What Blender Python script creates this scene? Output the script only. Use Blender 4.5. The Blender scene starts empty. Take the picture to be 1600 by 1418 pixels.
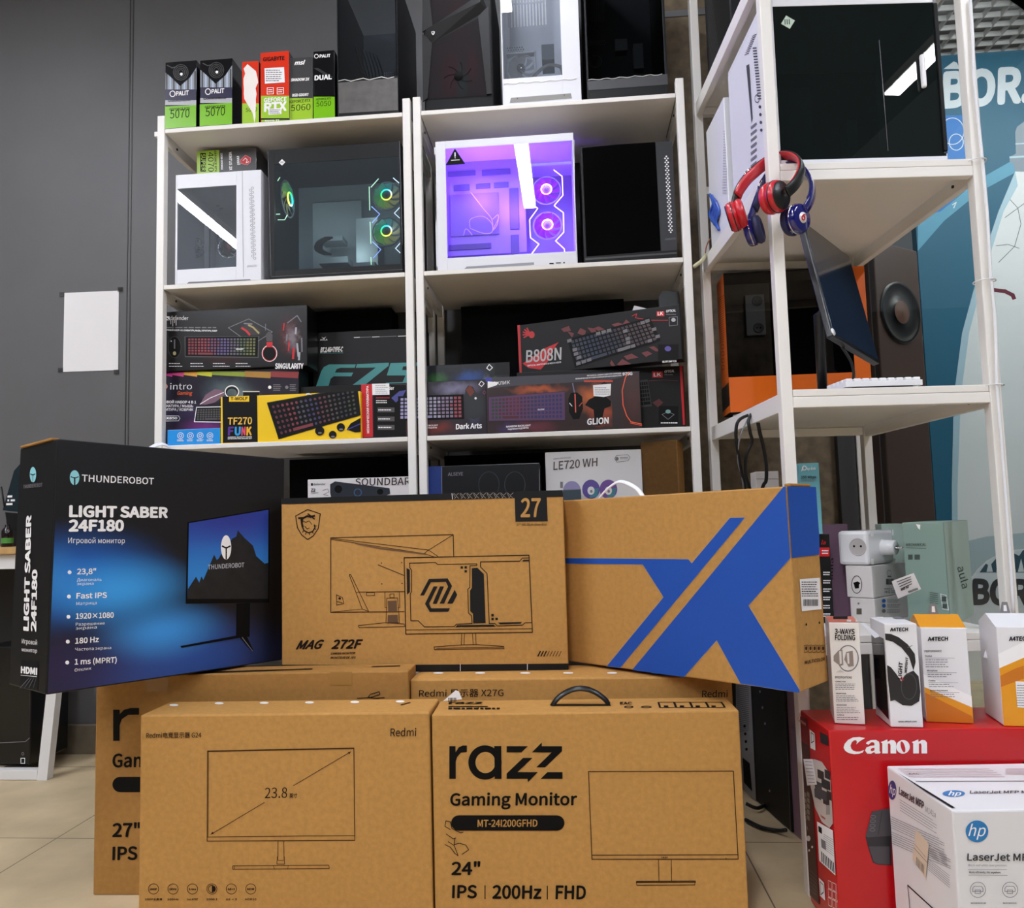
import bpy, bmesh, math, random
from mathutils import Vector, Matrix
random.seed(7)
sc = bpy.context.scene
COL = sc.collection

# ------------------------------------------------------------------ camera
F, CY, YAW, PIT, ROL = 1187.1, 725.13, -0.0785, 0.0777, -0.0271
CP = Vector((-0.0797, -2.264, 0.8085))
_f = Vector((math.sin(YAW)*math.cos(PIT), math.cos(YAW)*math.cos(PIT), math.sin(PIT)))
_r0 = Vector((math.cos(YAW), -math.sin(YAW), 0)); _u0 = _r0.cross(_f)
CR = _r0*math.cos(ROL) + _u0*math.sin(ROL)
CU = -_r0*math.sin(ROL) + _u0*math.cos(ROL)
CF = _f
cam = bpy.data.cameras.new('camera')
cam.sensor_fit = 'HORIZONTAL'; cam.sensor_width = 36; cam.lens = F/1600*36
cam.shift_y = (CY-709)/1600; cam.clip_start = .05
camo = bpy.data.objects.new('camera', cam); COL.objects.link(camo)
camo.matrix_world = Matrix((( CR.x, CU.x, -CF.x, CP.x), (CR.y, CU.y, -CF.y, CP.y), (CR.z, CU.z, -CF.z, CP.z), (0, 0, 0, 1)))
sc.camera = camo
# ------------------------------------------------------------------ view and world
sc.view_settings.view_transform = 'Standard'
sc.view_settings.look = 'None'
sc.view_settings.gamma = 1
sc.view_settings.exposure = 0.0
wd = bpy.data.worlds.new('world'); sc.world = wd; wd.use_nodes = True
wd.node_tree.nodes['Background'].inputs[0].default_value = (.9, .95, 1, 1)
wd.node_tree.nodes['Background'].inputs[1].default_value = .12
LAMP_POWER = 128.0
LAMPS = [(-2.7, -3.9, -.7), (-.32, -3.1, -1.75), (-.32, -.95, -.1), (2.1, -2.68, -1.15), (-1.5, -6.9, -4.95), (.8, -6.9, -4.95)]  # the short near one and the rear pair are unseen, added as fill
LAMP_Z = 3.1

# ------------------------------------------------------------------ helpers
def lin(h):
    h = h.lstrip('#'); c = [int(h[i:i+2], 16)/255 for i in (0, 2, 4)]
    return tuple(x/12.92 if x <= .04045 else ((x+.055)/1.055)**2.4 for x in c) + (1,)
def ray(px, py): return CF + CR*((px-800)/F) + CU*((CY-py)/F)
def atD(px, py, D): return CP + ray(px, py)*D
def atY(px, py, Y): r = ray(px, py); return CP + r*((Y-CP.y)/r.y)
def atZ(px, py, z): r = ray(px, py); return CP + r*((z-CP.z)/r.z)
def atX(px, py, x): r = ray(px, py); return CP + r*((x-CP.x)/r.x)

MATS = {}
def mat(name, col='#888888', rough=.5, metal=0., emit=None, es=0., coat=0., bump=0., bscale=200., mottle=0., mscale=60., spec=.5):
    if name in MATS: return MATS[name]
    m = bpy.data.materials.new(name); m.use_nodes = True; MATS[name] = m
    nt = m.node_tree; b = nt.nodes['Principled BSDF']
    c = lin(col); b.inputs['Base Color'].default_value = c
    b.inputs['Roughness'].default_value = rough; b.inputs['Metallic'].default_value = metal
    b.inputs['Coat Weight'].default_value = coat; b.inputs['Coat Roughness'].default_value = .08
    b.inputs['Specular IOR Level'].default_value = spec
    if emit: b.inputs['Emission Color'].default_value = lin(emit); b.inputs['Emission Strength'].default_value = es
    if mottle or bump:
        tc = nt.nodes.new('ShaderNodeTexCoord')
    if mottle:
        n = nt.nodes.new('ShaderNodeTexNoise'); n.inputs['Scale'].default_value = mscale; n.inputs['Detail'].default_value = 5
        nt.links.new(tc.outputs['Object'], n.inputs['Vector'])
        r = nt.nodes.new('ShaderNodeValToRGB'); nt.links.new(n.outputs['Fac'], r.inputs['Fac'])
        r.color_ramp.elements[0].position = .3; r.color_ramp.elements[1].position = .7
        r.color_ramp.elements[0].color = tuple(x*(1-mottle) for x in c[:3])+(1,)
        r.color_ramp.elements[1].color = tuple(min(1, x*(1+mottle)) for x in c[:3])+(1,)
        nt.links.new(r.outputs['Color'], b.inputs['Base Color'])
    if bump:
        n2 = nt.nodes.new('ShaderNodeTexNoise'); n2.inputs['Scale'].default_value = bscale
        nt.links.new(tc.outputs['Object'], n2.inputs['Vector'])
        bp = nt.nodes.new('ShaderNodeBump'); bp.inputs['Strength'].default_value = bump; bp.inputs['Distance'].default_value = .002
        nt.links.new(n2.outputs['Fac'], bp.inputs['Height']); nt.links.new(bp.outputs['Normal'], b.inputs['Normal'])
    return m
def glass(name, tint='#ffffff', refl=.08, rough=.0, see=1., haze=0., dcol='#c8d0d8'):
    """thin pane: tinted see-through plus a mirror-like reflection"""
    if name in MATS: return MATS[name]
    m = bpy.data.materials.new(name); m.use_nodes = True; MATS[name] = m
    nt = m.node_tree; nt.nodes.clear()
    o = nt.nodes.new('ShaderNodeOutputMaterial'); t = nt.nodes.new('ShaderNodeBsdfTransparent'); g = nt.nodes.new('ShaderNodeBsdfGlossy')
    t.inputs[0].default_value = tuple(x*see for x in lin(tint)[:3])+(1,); g.inputs['Roughness'].default_value = rough
    fr = nt.nodes.new('ShaderNodeFresnel'); fr.inputs[0].default_value = 1.5
    ad = nt.nodes.new('ShaderNodeMath'); ad.operation = 'ADD'; ad.use_clamp = True; ad.inputs[1].default_value = refl-.04
    nt.links.new(fr.outputs[0], ad.inputs[0])
    mx = nt.nodes.new('ShaderNodeMixShader'); nt.links.new(ad.outputs[0], mx.inputs[0]); nt.links.new(t.outputs[0], mx.inputs[1]); nt.links.new(g.outputs[0], mx.inputs[2])
    out = mx.outputs[0]
    if haze:     # flat pale haze added to the pane to lighten what shows behind
        df = nt.nodes.new('ShaderNodeBsdfDiffuse'); df.inputs[0].default_value = lin(dcol)
        m2 = nt.nodes.new('ShaderNodeMixShader'); m2.inputs[0].default_value = haze; nt.links.new(out, m2.inputs[1]); nt.links.new(df.outputs[0], m2.inputs[2]); out = m2.outputs[0]
    nt.links.new(out, o.inputs[0]); return m
def art(name, base, blobs, axes='xz', rough=.35, coat=0., noise=None, spec=.5):
    """printed artwork: soft colour fields given in the object's own metres"""
    if name in MATS: return MATS[name]
    m = bpy.data.materials.new(name); m.use_nodes = True; MATS[name] = m
    nt = m.node_tree; b = nt.nodes['Principled BSDF']; b.inputs['Roughness'].default_value = rough; b.inputs['Coat Weight'].default_value = coat; b.inputs['Specular IOR Level'].default_value = spec
    tc = nt.nodes.new('ShaderNodeTexCoord'); cur = None; base = lin(base)
    vec = tc.outputs['Object']
    if noise:
        wn = nt.nodes.new('ShaderNodeTexNoise'); wn.inputs['Scale'].default_value = noise[0]; wn.inputs['Detail'].default_value = 6
        nt.links.new(vec, wn.inputs['Vector'])
        ma = nt.nodes.new('ShaderNodeVectorMath'); ma.operation = 'MULTIPLY_ADD'; ma.inputs[1].default_value = (noise[1],)*3
        nt.links.new(wn.outputs['Color'], ma.inputs[0]); nt.links.new(vec, ma.inputs[2])
        sb = nt.nodes.new('ShaderNodeVectorMath'); sb.operation = 'SUBTRACT'; sb.inputs[1].default_value = (noise[1]*.5,)*3
        nt.links.new(ma.outputs[0], sb.inputs[0]); vec = sb.outputs[0]
    for (u, v, ru, rv, col, st) in blobs:
        mp = nt.nodes.new('ShaderNodeVectorMath'); mp.operation = 'SUBTRACT'; mp.inputs[1].default_value = (u, 0, v); nt.links.new(vec, mp.inputs[0])
        ms = nt.nodes.new('ShaderNodeVectorMath'); ms.operation = 'MULTIPLY'; ms.inputs[1].default_value = (1/ru, 0, 1/rv); nt.links.new(mp.outputs[0], ms.inputs[0])
        ln_ = nt.nodes.new('ShaderNodeVectorMath'); ln_.operation = 'LENGTH'; nt.links.new(ms.outputs[0], ln_.inputs[0])
        mr = nt.nodes.new('ShaderNodeMapRange'); mr.interpolation_type = 'SMOOTHSTEP'; mr.inputs[1].default_value = 1; mr.inputs[2].default_value = 0; mr.inputs[3].default_value = 0; mr.inputs[4].default_value = st
        nt.links.new(ln_.outputs['Value'], mr.inputs[0])
        mx = nt.nodes.new('ShaderNodeMix'); mx.data_type = 'RGBA'
        nt.links.new(mr.outputs[0], mx.inputs[0]); mx.inputs[7].default_value = lin(col)
        if cur is None: mx.inputs[6].default_value = base
        else: nt.links.new(cur, mx.inputs[6])
        cur = mx.outputs[2]
    nt.links.new(cur, b.inputs['Base Color']); return m

class MB:
    def __init__(s): s.v = []; s.f = []; s.m = []; s.sm = []; s.mats = []
    def mi(s, m):
        if m not in s.mats: s.mats.append(m)
        return s.mats.index(m)
    def poly(s, pts, m, smooth=False):
        b = len(s.v); s.v += [tuple(p) for p in pts]; s.f.append(tuple(range(b, b+len(pts)))); s.m.append(s.mi(m)); s.sm.append(smooth)
    def mesh(s, vs, fs, m, smooth=False):
        b = len(s.v); s.v += [tuple(p) for p in vs]; i = s.mi(m)
        for f in fs: s.f.append(tuple(b+k for k in f)); s.m.append(i); s.sm.append(smooth)
    def box(s, a, b, m, bev=0., M=None, seg=2):
        bm = bmesh.new(); bmesh.ops.create_cube(bm, size=1)
        for v in bm.verts: v.co = Vector([(a[i]+b[i])/2 + v.co[i]*(b[i]-a[i]) for i in range(3)])
        if bev > 0: bmesh.ops.bevel(bm, geom=bm.edges[:], offset=min(bev, min(abs(b[i]-a[i]) for i in range(3))*.45), segments=seg, affect='EDGES', profile=.5)
        bmesh.ops.recalc_face_normals(bm, faces=bm.faces[:])
        if M is not None: bm.transform(M)
        bm.verts.index_update()
        s.mesh([v.co[:] for v in bm.verts], [[v.index for v in f.verts] for f in bm.faces], m); bm.free()
    def prism(s, pts, vec, m):
        """closed solid: outline extruded along vec"""
        n = len(pts); vec = Vector(vec); top = [Vector(p)+vec for p in pts]
        nrm = Vector((0, 0, 0))
        for i in range(n): nrm += Vector(pts[i]).cross(Vector(pts[(i+1) % n]))
        rev = nrm.dot(vec) > 0
        P = [Vector(p) for p in pts]
        fs = [list(range(n))[::-1] if rev else list(range(n)), [n+i for i in range(n)] if rev else [n+i for i in range(n)][::-1]]
        for i in range(n):
            j = (i+1) % n; q = [i, j, n+j, n+i]; fs.append(q if rev else q[::-1])
        s.mesh(P+top, fs, m)
    def tube(s, pts, r, m, seg=8, cap=True, sub=0, flat=None, up=None):
        P = [Vector(p) for p in pts]
        if sub:
            Q = []
            for i in range(len(P)-1):
                p0 = P[max(i-1, 0)]; p1 = P[i]; p2 = P[i+1]; p3 = P[min(i+2, len(P)-1)]
                for k in range(sub):
                    t = k/sub; Q.append(.5*((2*p1)+(p2-p0)*t+(2*p0-5*p1+4*p2-p3)*t*t+(3*p1-p0-3*p2+p3)*t**3))
            Q.append(P[-1]); P = Q
        vs = []; n = None
        for i, p in enumerate(P):
            t = (P[min(i+1, len(P)-1)]-P[max(i-1, 0)]).normalized()
            if up is not None: n = (Vector(up)-t*Vector(up).dot(t)).normalized()
            elif n is None: n = t.orthogonal().normalized()
            else: n = (n-t*n.dot(t)).normalized()
            bn = t.cross(n); ra, rb = flat if flat else (r, r)
            for k in range(seg):
                a = 2*math.pi*k/seg
                vs.append(p+n*math.cos(a)*ra+bn*math.sin(a)*rb)
        fs = []
        for i in range(len(P)-1):
            for k in range(seg): fs.append((i*seg+k, i*seg+(k+1) % seg, (i+1)*seg+(k+1) % seg, (i+1)*seg+k))
        if cap: fs += [tuple(range(seg))[::-1], tuple((len(P)-1)*seg+k for k in range(seg))]
        s.mesh(vs, fs, m, True)
    def lathe(s, prof, m, M=None, seg=24, smooth=True):
        """profile of (radius, height) about the z axis"""
        vs = []; M = M or Matrix()
        for (r, z) in prof:
            for k in range(seg): a = 2*math.pi*k/seg; vs.append(M @ Vector((r*math.cos(a), r*math.sin(a), z)))
        fs = []
        for i in range(len(prof)-1):
            for k in range(seg): fs.append((i*seg+k, i*seg+(k+1) % seg, (i+1)*seg+(k+1) % seg, (i+1)*seg+k))
        s.mesh(vs, fs, m, smooth)
    def torus(s, R, r, m, M=None, seg=32, rs=8, sx=1., sy=1.):
        M = M or Matrix(); vs = []
        for i in range(seg):
            a = 2*math.pi*i/seg
            for k in range(rs):
                b = 2*math.pi*k/rs; vs.append(M @ Vector(((R+r*math.cos(b))*math.cos(a)*sx, (R+r*math.cos(b))*math.sin(a)*sy, r*math.sin(b))))
        s.mesh(vs, [(i*rs+k, ((i+1) % seg)*rs+k, ((i+1) % seg)*rs+(k+1) % rs, i*rs+(k+1) % rs) for i in range(seg) for k in range(rs)], m, True)
    def build(s, name, parent=None, M=None):
        me = bpy.data.meshes.new(name); me.from_pydata(s.v, [], s.f)
        for m in s.mats: me.materials.append(m)
        for p, i, q in zip(me.polygons, s.m, s.sm): p.material_index = i; p.use_smooth = q
        me.update()
        o = bpy.data.objects.new(name, me); COL.objects.link(o)
        if parent: o.parent = parent
        if M is not None:
            if parent: o.matrix_local = M
            else: o.matrix_world = M
        return o
def tag(o, label, cat=None, group=None, kind=None):
    if label: o['label'] = label
    if cat: o['category'] = cat
    if group: o['group'] = group
    if kind: o['kind'] = kind
    return o
def empty(name, label, cat, M=None, group=None):
    o = bpy.data.objects.new(name, None); COL.objects.link(o); o.empty_display_size = .05
    if M is not None: o.matrix_world = M
    return tag(o, label, cat, group)
def structure(name, mb, M=None):
    o = mb.build(name, None, M); o['kind'] = 'structure'; return o
def pose(x, y, z, yaw=0, pitch=0, roll=0):
    return Matrix.Translation((x, y, z)) @ Matrix.Rotation(yaw, 4, 'Z') @ Matrix.Rotation(roll, 4, 'Y') @ Matrix.Rotation(pitch, 4, 'X')

_tc = {}
try:
    FONT = bpy.data.fonts.load(bpy.utils.system_resource('DATAFILES', path='fonts')+'/Noto Sans CJK Regular.woff2')
except Exception:
    FONT = None
def text_mesh(s, bold=0., shear=0.):
    k = (s, bold, shear)
    if k not in _tc:
        c = bpy.data.curves.new('lettering', 'FONT'); c.body = s; c.font = FONT or c.font; c.shear = shear; c.resolution_u = 4
        o = bpy.data.objects.new('lettering', c); m = bpy.data.meshes.new_from_object(o)
        vs = [v.co.copy() for v in m.vertices]; fs = [tuple(p.vertices) for p in m.polygons]
        if FONT:
            if not _tc.get('scale'):
                _tc['scale'] = 1.; _tc['scale'] = .69/max(v.y for v in text_mesh('H')[0]); _tc.pop(('H', 0., 0.))
            vs = [v*_tc['scale'] for v in vs]
        if bold > .003:      # heavier weight: the same outline struck again around itself
            n = len(vs); v0 = vs[:]; f0 = fs[:]
            for k in range(8):
                d = Vector((math.cos(k*math.pi/4)*bold*1.1, math.sin(k*math.pi/4)*bold*1.1, (k+1)*3e-5)); b_ = len(vs)
                vs += [v+d for v in v0]; fs += [tuple(b_+i for i in f) for f in f0]
        bpy.data.objects.remove(o); bpy.data.curves.remove(c); bpy.data.meshes.remove(m)
        _tc[k] = (vs, fs)
    return _tc[k]
CAP = .69
def clip(poly, w, h):
    def cut(P, ins, inter):
        Q = []
        for i in range(len(P)):
            a, b = P[i-1], P[i]
            if ins(b):
                if not ins(a): Q.append(inter(a, b))
                Q.append(b)
            elif ins(a): Q.append(inter(a, b))
        return Q
    for ax, lim, sg in ((0, 0, 1), (0, w, -1), (1, 0, 1), (1, h, -1)):
        if not poly: return poly
        def ins(p, ax=ax, lim=lim, sg=sg): return (p[ax]-lim)*sg >= -1e-9
        def inter(a, b, ax=ax, lim=lim):
            t = (lim-a[ax])/(b[ax]-a[ax]); return (a[0]+(b[0]-a[0])*t, a[1]+(b[1]-a[1])*t)
        poly = cut(poly, ins, inter)
    return poly

_K = 0
class Face:
    """one face of a carton; marks are printed on it in metres, read off the photograph"""
    def __init__(s, mb, M, O, U, V, w, h):
        s.mb = mb; s.M = M; s.Mi = M.inverted(); s.O = Vector(O); s.U = Vector(U); s.V = Vector(V); s.N = s.U.cross(s.V); s.w = w; s.h = h
    def uv(s, px, py):
        o = s.Mi @ CP; d = (s.Mi.to_3x3() @ ray(px, py)); t = (s.O-o).dot(s.N)/d.dot(s.N); p = o+d*t-s.O
        return (p.dot(s.U), p.dot(s.V))
    def pt(s, u, v, l=0): return s.O+s.U*u+s.V*v+s.N*(.0005+l*.0003)
    def poly_uv(s, P, m, l=0):
        P = clip(list(P), s.w, s.h)
        if len(P) < 3: return
        a = sum(P[i-1][0]*P[i][1]-P[i][0]*P[i-1][1] for i in range(len(P)))
        if a < 0: P = P[::-1]
        global _K
        _K = (_K+1) % 60; e = s.N*(_K*4e-6)
        s.mb.poly([s.pt(u, v, l)+e for u, v in P], m)
    def poly(s, pts, m, l=0): s.poly_uv([s.uv(*p) for p in pts], m, l)
    def rect(s, x0, y0, x1, y1, m, l=0): s.poly([(x0, y0), (x1, y0), (x1, y1), (x0, y1)], m, l)
    def all(s, m, l=0, i=.002): s.poly_uv([(i, i), (s.w-i, i), (s.w-i, s.h-i), (i, s.h-i)], m, l)
    def mpp(s, p): a = s.uv(*p); b = s.uv(p[0], p[1]+1); return math.hypot(a[0]-b[0], a[1]-b[1])
    def line(s, pts, wpx, m, l=1, closed=False):
        Q = [s.uv(*p) for p in pts]; wd = wpx*s.mpp(pts[0])/2
        if closed: Q.append(Q[0])
        for (a, b), (c, d) in zip(Q[:-1], Q[1:]):
            L = math.hypot(c-a, d-b)
            if L < 1e-7: continue
            ex, ey = (c-a)/L*wd*.6, (d-b)/L*wd*.6; nx, ny = -(d-b)/L*wd, (c-a)/L*wd
            s.poly_uv([(a-ex+nx, b-ey+ny), (a-ex-nx, b-ey-ny), (c+ex-nx, d+ey-ny), (c+ex+nx, d+ey+ny)], m, l)
    def ell(s, cx, cy, rx, ry, m, l=0, ring=0, n=28, rot=0):
        P = []
        for k in range(n):
            a = 2*math.pi*k/n; x, y = rx*math.cos(a), ry*math.sin(a)
            P.append((cx+x*math.cos(rot)-y*math.sin(rot), cy+x*math.sin(rot)+y*math.cos(rot)))
        if ring: s.line(P, ring, m, l, True)
        else: s.poly(P, m, l)
    def text(s, t, p0, p1, h, m, bold=0., l=2, shear=0., pt=None):
        vs, fs = text_mesh(t, bold, shear)
        if not vs: return
        x0 = min(v.x for v in vs); x1 = max(v.x for v in vs)
        A = s.uv(*p0); B = s.uv(*p1); T = s.uv(*(pt or (p0[0]+(h*.03), p0[1]-h)))
        W = x1-x0; out = []
        for v in vs:
            a = (v.x-x0)/W; b = v.y/CAP
            out.append(s.pt(A[0]+(B[0]-A[0])*a+(T[0]-A[0])*b, A[1]+(B[1]-A[1])*a+(T[1]-A[1])*b, l)+s.N*v.z)
        s.mb.mesh(out, fs, m)
    def fine(s, x0, y0, x1, y1, rows, m, l=2, fill=.5, cut=.25):
        """rows of print too small to read, as short word-like dashes; box given by its corners"""
        for r in range(rows):
            y = y0+(y1-y0)*(r+.5)/rows; hh = (y1-y0)/rows*fill/2; x = x0; end = x1-(x1-x0)*random.random()*cut
            while x < end:
                w = (x1-x0)*random.uniform(.05, .16); s.rect(x, y-hh, min(x+w, end), y+hh, m, l); x += w+(x1-x0)*.025
    def bars(s, x0, y0, x1, y1, m, n=14, l=3):
        x = x0
        while x < x1:
            w = (x1-x0)/n*random.uniform(.25, .8); s.rect(x, y0, min(x+w, x1), y1, m, l); x += w+(x1-x0)/n*random.uniform(.3, .6)
    def keys(s, q, rows, cols, mf, base, l=1, gap=.22, roundk=False):
        """drawing of a keyboard inside quad q = TL, TR, BR, BL"""
        s.poly(q, base, l)
        Q = [s.uv(*p) for p in q]
        def bl(a, b):
            t = [Q[0][i]*(1-a)+Q[1][i]*a for i in (0, 1)]; d = [Q[3][i]*(1-a)+Q[2][i]*a for i in (0, 1)]
            return (t[0]*(1-b)+d[0]*b, t[1]*(1-b)+d[1]*b)
        for r in range(rows):
            c = 0.
            while c < cols-.2:
                w = 1. if r < rows-1 or not (3 <= c < 8) else 5.
                w = min(w, cols-c)
                a0, a1 = .03+.94*(c+gap/2)/cols, .03+.94*(c+w-gap/2)/cols; b0, b1 = .06+.88*(r+gap/2)/rows, .06+.88*(r+1-gap/2)/rows
                if roundk and w < 2:
                    P = [bl((a0+a1)/2+(a1-a0)/2*math.cos(k*math.pi/5), (b0+b1)/2+(b1-b0)/2*math.sin(k*math.pi/5)) for k in range(10)]
                else: P = [bl(a0, b0), bl(a1, b0), bl(a1, b1), bl(a0, b1)]
                s.poly_uv(P, mf(r, c/cols), l+1); c += w

class Box:
    """a carton or case body: local x width, y depth away from the viewer, z up; origin at its front lower corner"""
    def __init__(s, M, w, d, h, m, bev=.003, shell=True):
        s.M = M; s.w, s.d, s.h = w, d, h; s.mb = MB()
        if shell: s.mb.box((0, 0, 0), (w, d, h), m, bev)
        s.F = Face(s.mb, M, (0, 0, 0), (1, 0, 0), (0, 0, 1), w, h)
        s.L = Face(s.mb, M, (0, d, 0), (0, -1, 0), (0, 0, 1), d, h)
        s.R = Face(s.mb, M, (w, 0, 0), (0, 1, 0), (0, 0, 1), d, h)
        s.T = Face(s.mb, M, (0, 0, h), (1, 0, 0), (0, 1, 0), w, d)
    def onto(s, face, mb):
        f = Face(mb, s.M, face.O, face.U, face.V, face.w, face.h); return f
    def done(s, name, label, cat, group=None): s.o = tag(s.mb.build(name, None, s.M), label, cat, group); return s.o
    def part(s, name, fn, label=None, face=None):
        """a sticker, flap or tape: its own mesh"""
        mb = MB(); fn(s.onto(face or s.F, mb)); o = mb.build(name, s.o)
        if label: o['label'] = label
        return o
def place(xl, xr, yt, Y, zb, yaw=0., ym=None):
    """front lower corner, width and height of a thing whose front stands at depth Y on height zb"""
    p = atY(xl, yt, Y); z = p.z; ym = ym or yt
    a = atY(xl, ym, Y); n = Vector((math.sin(yaw), -math.cos(yaw), 0)); r = ray(xr, ym); t = (a-CP).dot(n)/r.dot(n); b = CP+r*t
    w = math.hypot(b.x-a.x, b.y-a.y)
    return pose(a.x, a.y, zb+.0008, yaw), w, z-zb-.0008

# ------------------------------------------------------------------ shared materials
WHITE_METAL = mat('white powder coat', '#e9e5df', .4)
SHELF = mat('white laminate', '#e6e1da', .45)
BLACK = mat('black print', '#060505', .6, spec=.15)
INK = mat('dark brown ink', '#1c100b', .65, spec=.15)
INK2 = mat('thin brown ink', '#38200f', .65, spec=.15)
WHITE = mat('white print', '#f2f0ee', .45)
GREYINK = mat('grey print', '#77757a', .5)
PAPER = mat('white paper', '#efeceb', .6)
CARD = mat('kraft cardboard', '#b48442', .75, mottle=.09, mscale=90, bump=.12, bscale=160)
CARDD = mat('brown cardboard', '#a17335', .75, mottle=.10, mscale=80, bump=.12, bscale=160)
TAPE = mat('clear brown tape', '#9a6f35', .2)
BLKCARD = mat('black carton', '#0e0d0e', .5, mottle=.1, spec=.3)
BLKPL = mat('black plastic', '#0d0d0e', .35)
BLKGL = mat('black glass sheet', '#050506', .05, spec=.5)
BLKMT = mat('black painted steel', '#0a0a0b', .5, spec=.3)
WHTPL = mat('white plastic', '#e8e8ea', .3)
WHTST = mat('white painted steel', '#dfdfe4', .4)
GREY = mat('grey steel', '#85858a', .4, metal=.3)
CHROME = mat('chrome', '#cfcfd2', .15, metal=1)
RED = mat('red print', '#c3141c', .4)
RUBBER = mat('black rubber', '#0a0a0b', .5)
GREENP = mat('lime print', '#76b900', .3, coat=.6)
GREENQ = mat('yellow green print', '#9cc52c', .3, coat=.5)

# ------------------------------------------------------------------ lamps (long ceiling lights and added fill)
LAMPM = mat('lit lamp diffuser', '#ffffff', .5, emit='#f1f5ff', es=LAMP_POWER); LAMPN = mat('dimmer fill diffuser', '#ffffff', .5, emit='#f1f5ff', es=LAMP_POWER*.5)
LAMPS_LABEL = ['long white ceiling lamp over the desk side', 'white ceiling lamp in front of the stacked monitor cartons', 'added unseen fill lamp right above the stacked monitor cartons', 'long white ceiling lamp over the printer cartons', 'added fill lamp behind the viewer towards the desk', 'added fill lamp behind the viewer towards the printers']
for (x, y0, y1), lb in zip(LAMPS, LAMPS_LABEL):
    mb = MB(); mb.box((-.05, 0, .012), (.05, y1-y0, .06), WHITE_METAL, .004)
    o = tag(mb.build('ceiling_lamp', None, pose(x, y0, LAMP_Z-.01)), lb, 'lamp', 'ceiling lamps')
    mb = MB(); mb.box((-.042, .01, 0), (.042, y1-y0-.01, .012), LAMPN if y1 > -.3 else LAMPM, .003); mb.build('diffuser', o)

# ------------------------------------------------------------------ the room
WY = .4985
m = mat('warm stone floor', '#c6b18d', .5, mottle=.14, mscale=7, bump=.05, bscale=60)
nt = m.node_tree; bs = nt.nodes['Principled BSDF']
tc = nt.nodes.new('ShaderNodeTexCoord'); br = nt.nodes.new('ShaderNodeTexBrick'); br.inputs['Scale'].default_value = 1
br.offset = 0; br.inputs['Mortar Size'].default_value = .0018; br.inputs['Brick Width'].default_value = .6; br.inputs['Row Height'].default_value = .6; br.inputs['Mortar Smooth'].default_value = .1
mp = nt.nodes.new('ShaderNodeMapping'); mp.inputs['Location'].default_value = (.29, .26, 0); nt.links.new(tc.outputs['Object'], mp.inputs[0]); nt.links.new(mp.outputs[0], br.inputs['Vector'])
mx = nt.nodes.new('ShaderNodeMix'); mx.data_type = 'RGBA'; src = bs.inputs['Base Color'].links[0].from_socket
nt.links.new(br.outputs['Fac'], mx.inputs[0]); nt.links.new(src, mx.inputs[6]); mx.inputs[7].default_value = lin('#6a5e4c'); nt.links.new(mx.outputs[2], bs.inputs['Base Color'])
mb = MB(); mb.box((-4, -7, -.1), (6, 5, 0), m); structure('floor', mb)
GWALL = mat('matt grey wall panel', '#5f5e5e', .55, mottle=.05, mscale=4)
mb = MB(); mb.box((-4, WY, 0), (.26, WY+.1, 3.5), GWALL); structure('wall_back', mb)
mb = MB()
for dx in (-.008, .004): mb.box((-1.772+dx, WY-.002, .108), (-1.772+dx+.004, WY, 3.5), mat('panel joint', '#3a3938', .5))
structure('trim_1', mb)
BT = mat('brown stone tile', '#75654f', .55, mottle=.3, mscale=28)
mb = MB(); mb.box((.26, WY, 0), (.94, WY+.1, 3.5), BT); structure('wall_right', mb)
p = atY(1068, 21, WY)
mb = MB(); mb.box((.262, WY-.004, p.z-.012), (.94, WY, p.z+.012), mat('dull aluminium strip', '#9a9a9a', .35, metal=.6)); structure('trim_2', mb)
BB = mat('stone baseboard tile', '#6d6353', .5, mottle=.15, mscale=25)
GROUT = mat('pale grout', '#8d877c', .7)
mb = MB(); mb.box((-4, WY-.012, 0), (.26, WY, .108), BB)
for k in range(8): x = -3.87+.6*k; mb.box((x, WY-.013, 0), (x+.004, WY-.011, .108), GROUT)
mb.box((-4, WY-.013, .104), (.26, WY-.011, .108), GROUT)
structure('baseboard_back', mb)
mb = MB(); mb.box((-4.1, -7, 0), (-4, WY+.1, 3.5), GWALL); structure('wall_left', mb)
mb = MB(); mb.box((-4.1, -7.1, 0), (6, -7, 3.5), mat('shop wall paint', '#3a3a3a', .7)); structure('wall_front', mb)
mb = MB(); mb.box((-4.1, -7.1, 3.4), (2.6, WY+.1, 3.5), mat('dark ceiling', '#2a2a2a', .8)); structure('ceiling', mb)
# open lattice ceiling of the mall beyond the glass
LAT = mat('white lattice bars', '#d8d8d8', .5)
mb = MB()
for k in range(34): y = 1.72+.088*k; mb.box((1.2, y, 3.5), (4.2, y+.007, 3.53), LAT)
for k in range(34): x = 1.2+.095*k; mb.box((x, 1.7, 3.5), (x+.007, 4.7, 3.53), LAT)
o = structure('ceiling_lattice', mb)
mb = MB(); mb.box((.6, 1.4, 3.85), (6, 5, 3.95), mat('grey slab', '#8f8f92', .8)); structure('ceiling_slab', mb)
mb = MB(); mb.box((-1.6, -.02, .06), (1.6, .02, .09), WHITE_METAL, .004); o = tag(mb.build('mall_fill_lamp', None, pose(2.9, .75, 3.1)), 'added unseen fill lamp between the glass and the blue billboard', 'lamp')  # unseen lamp added to brighten the billboard and lattice
mb = MB(); mb.box((-1.62, -.13, .0), (1.62, .13, .055), mat('lit mall fill diffuser', '#ffffff', .5, emit='#fbfaf6', es=20), .002); mb.build('diffuser', o)
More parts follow.
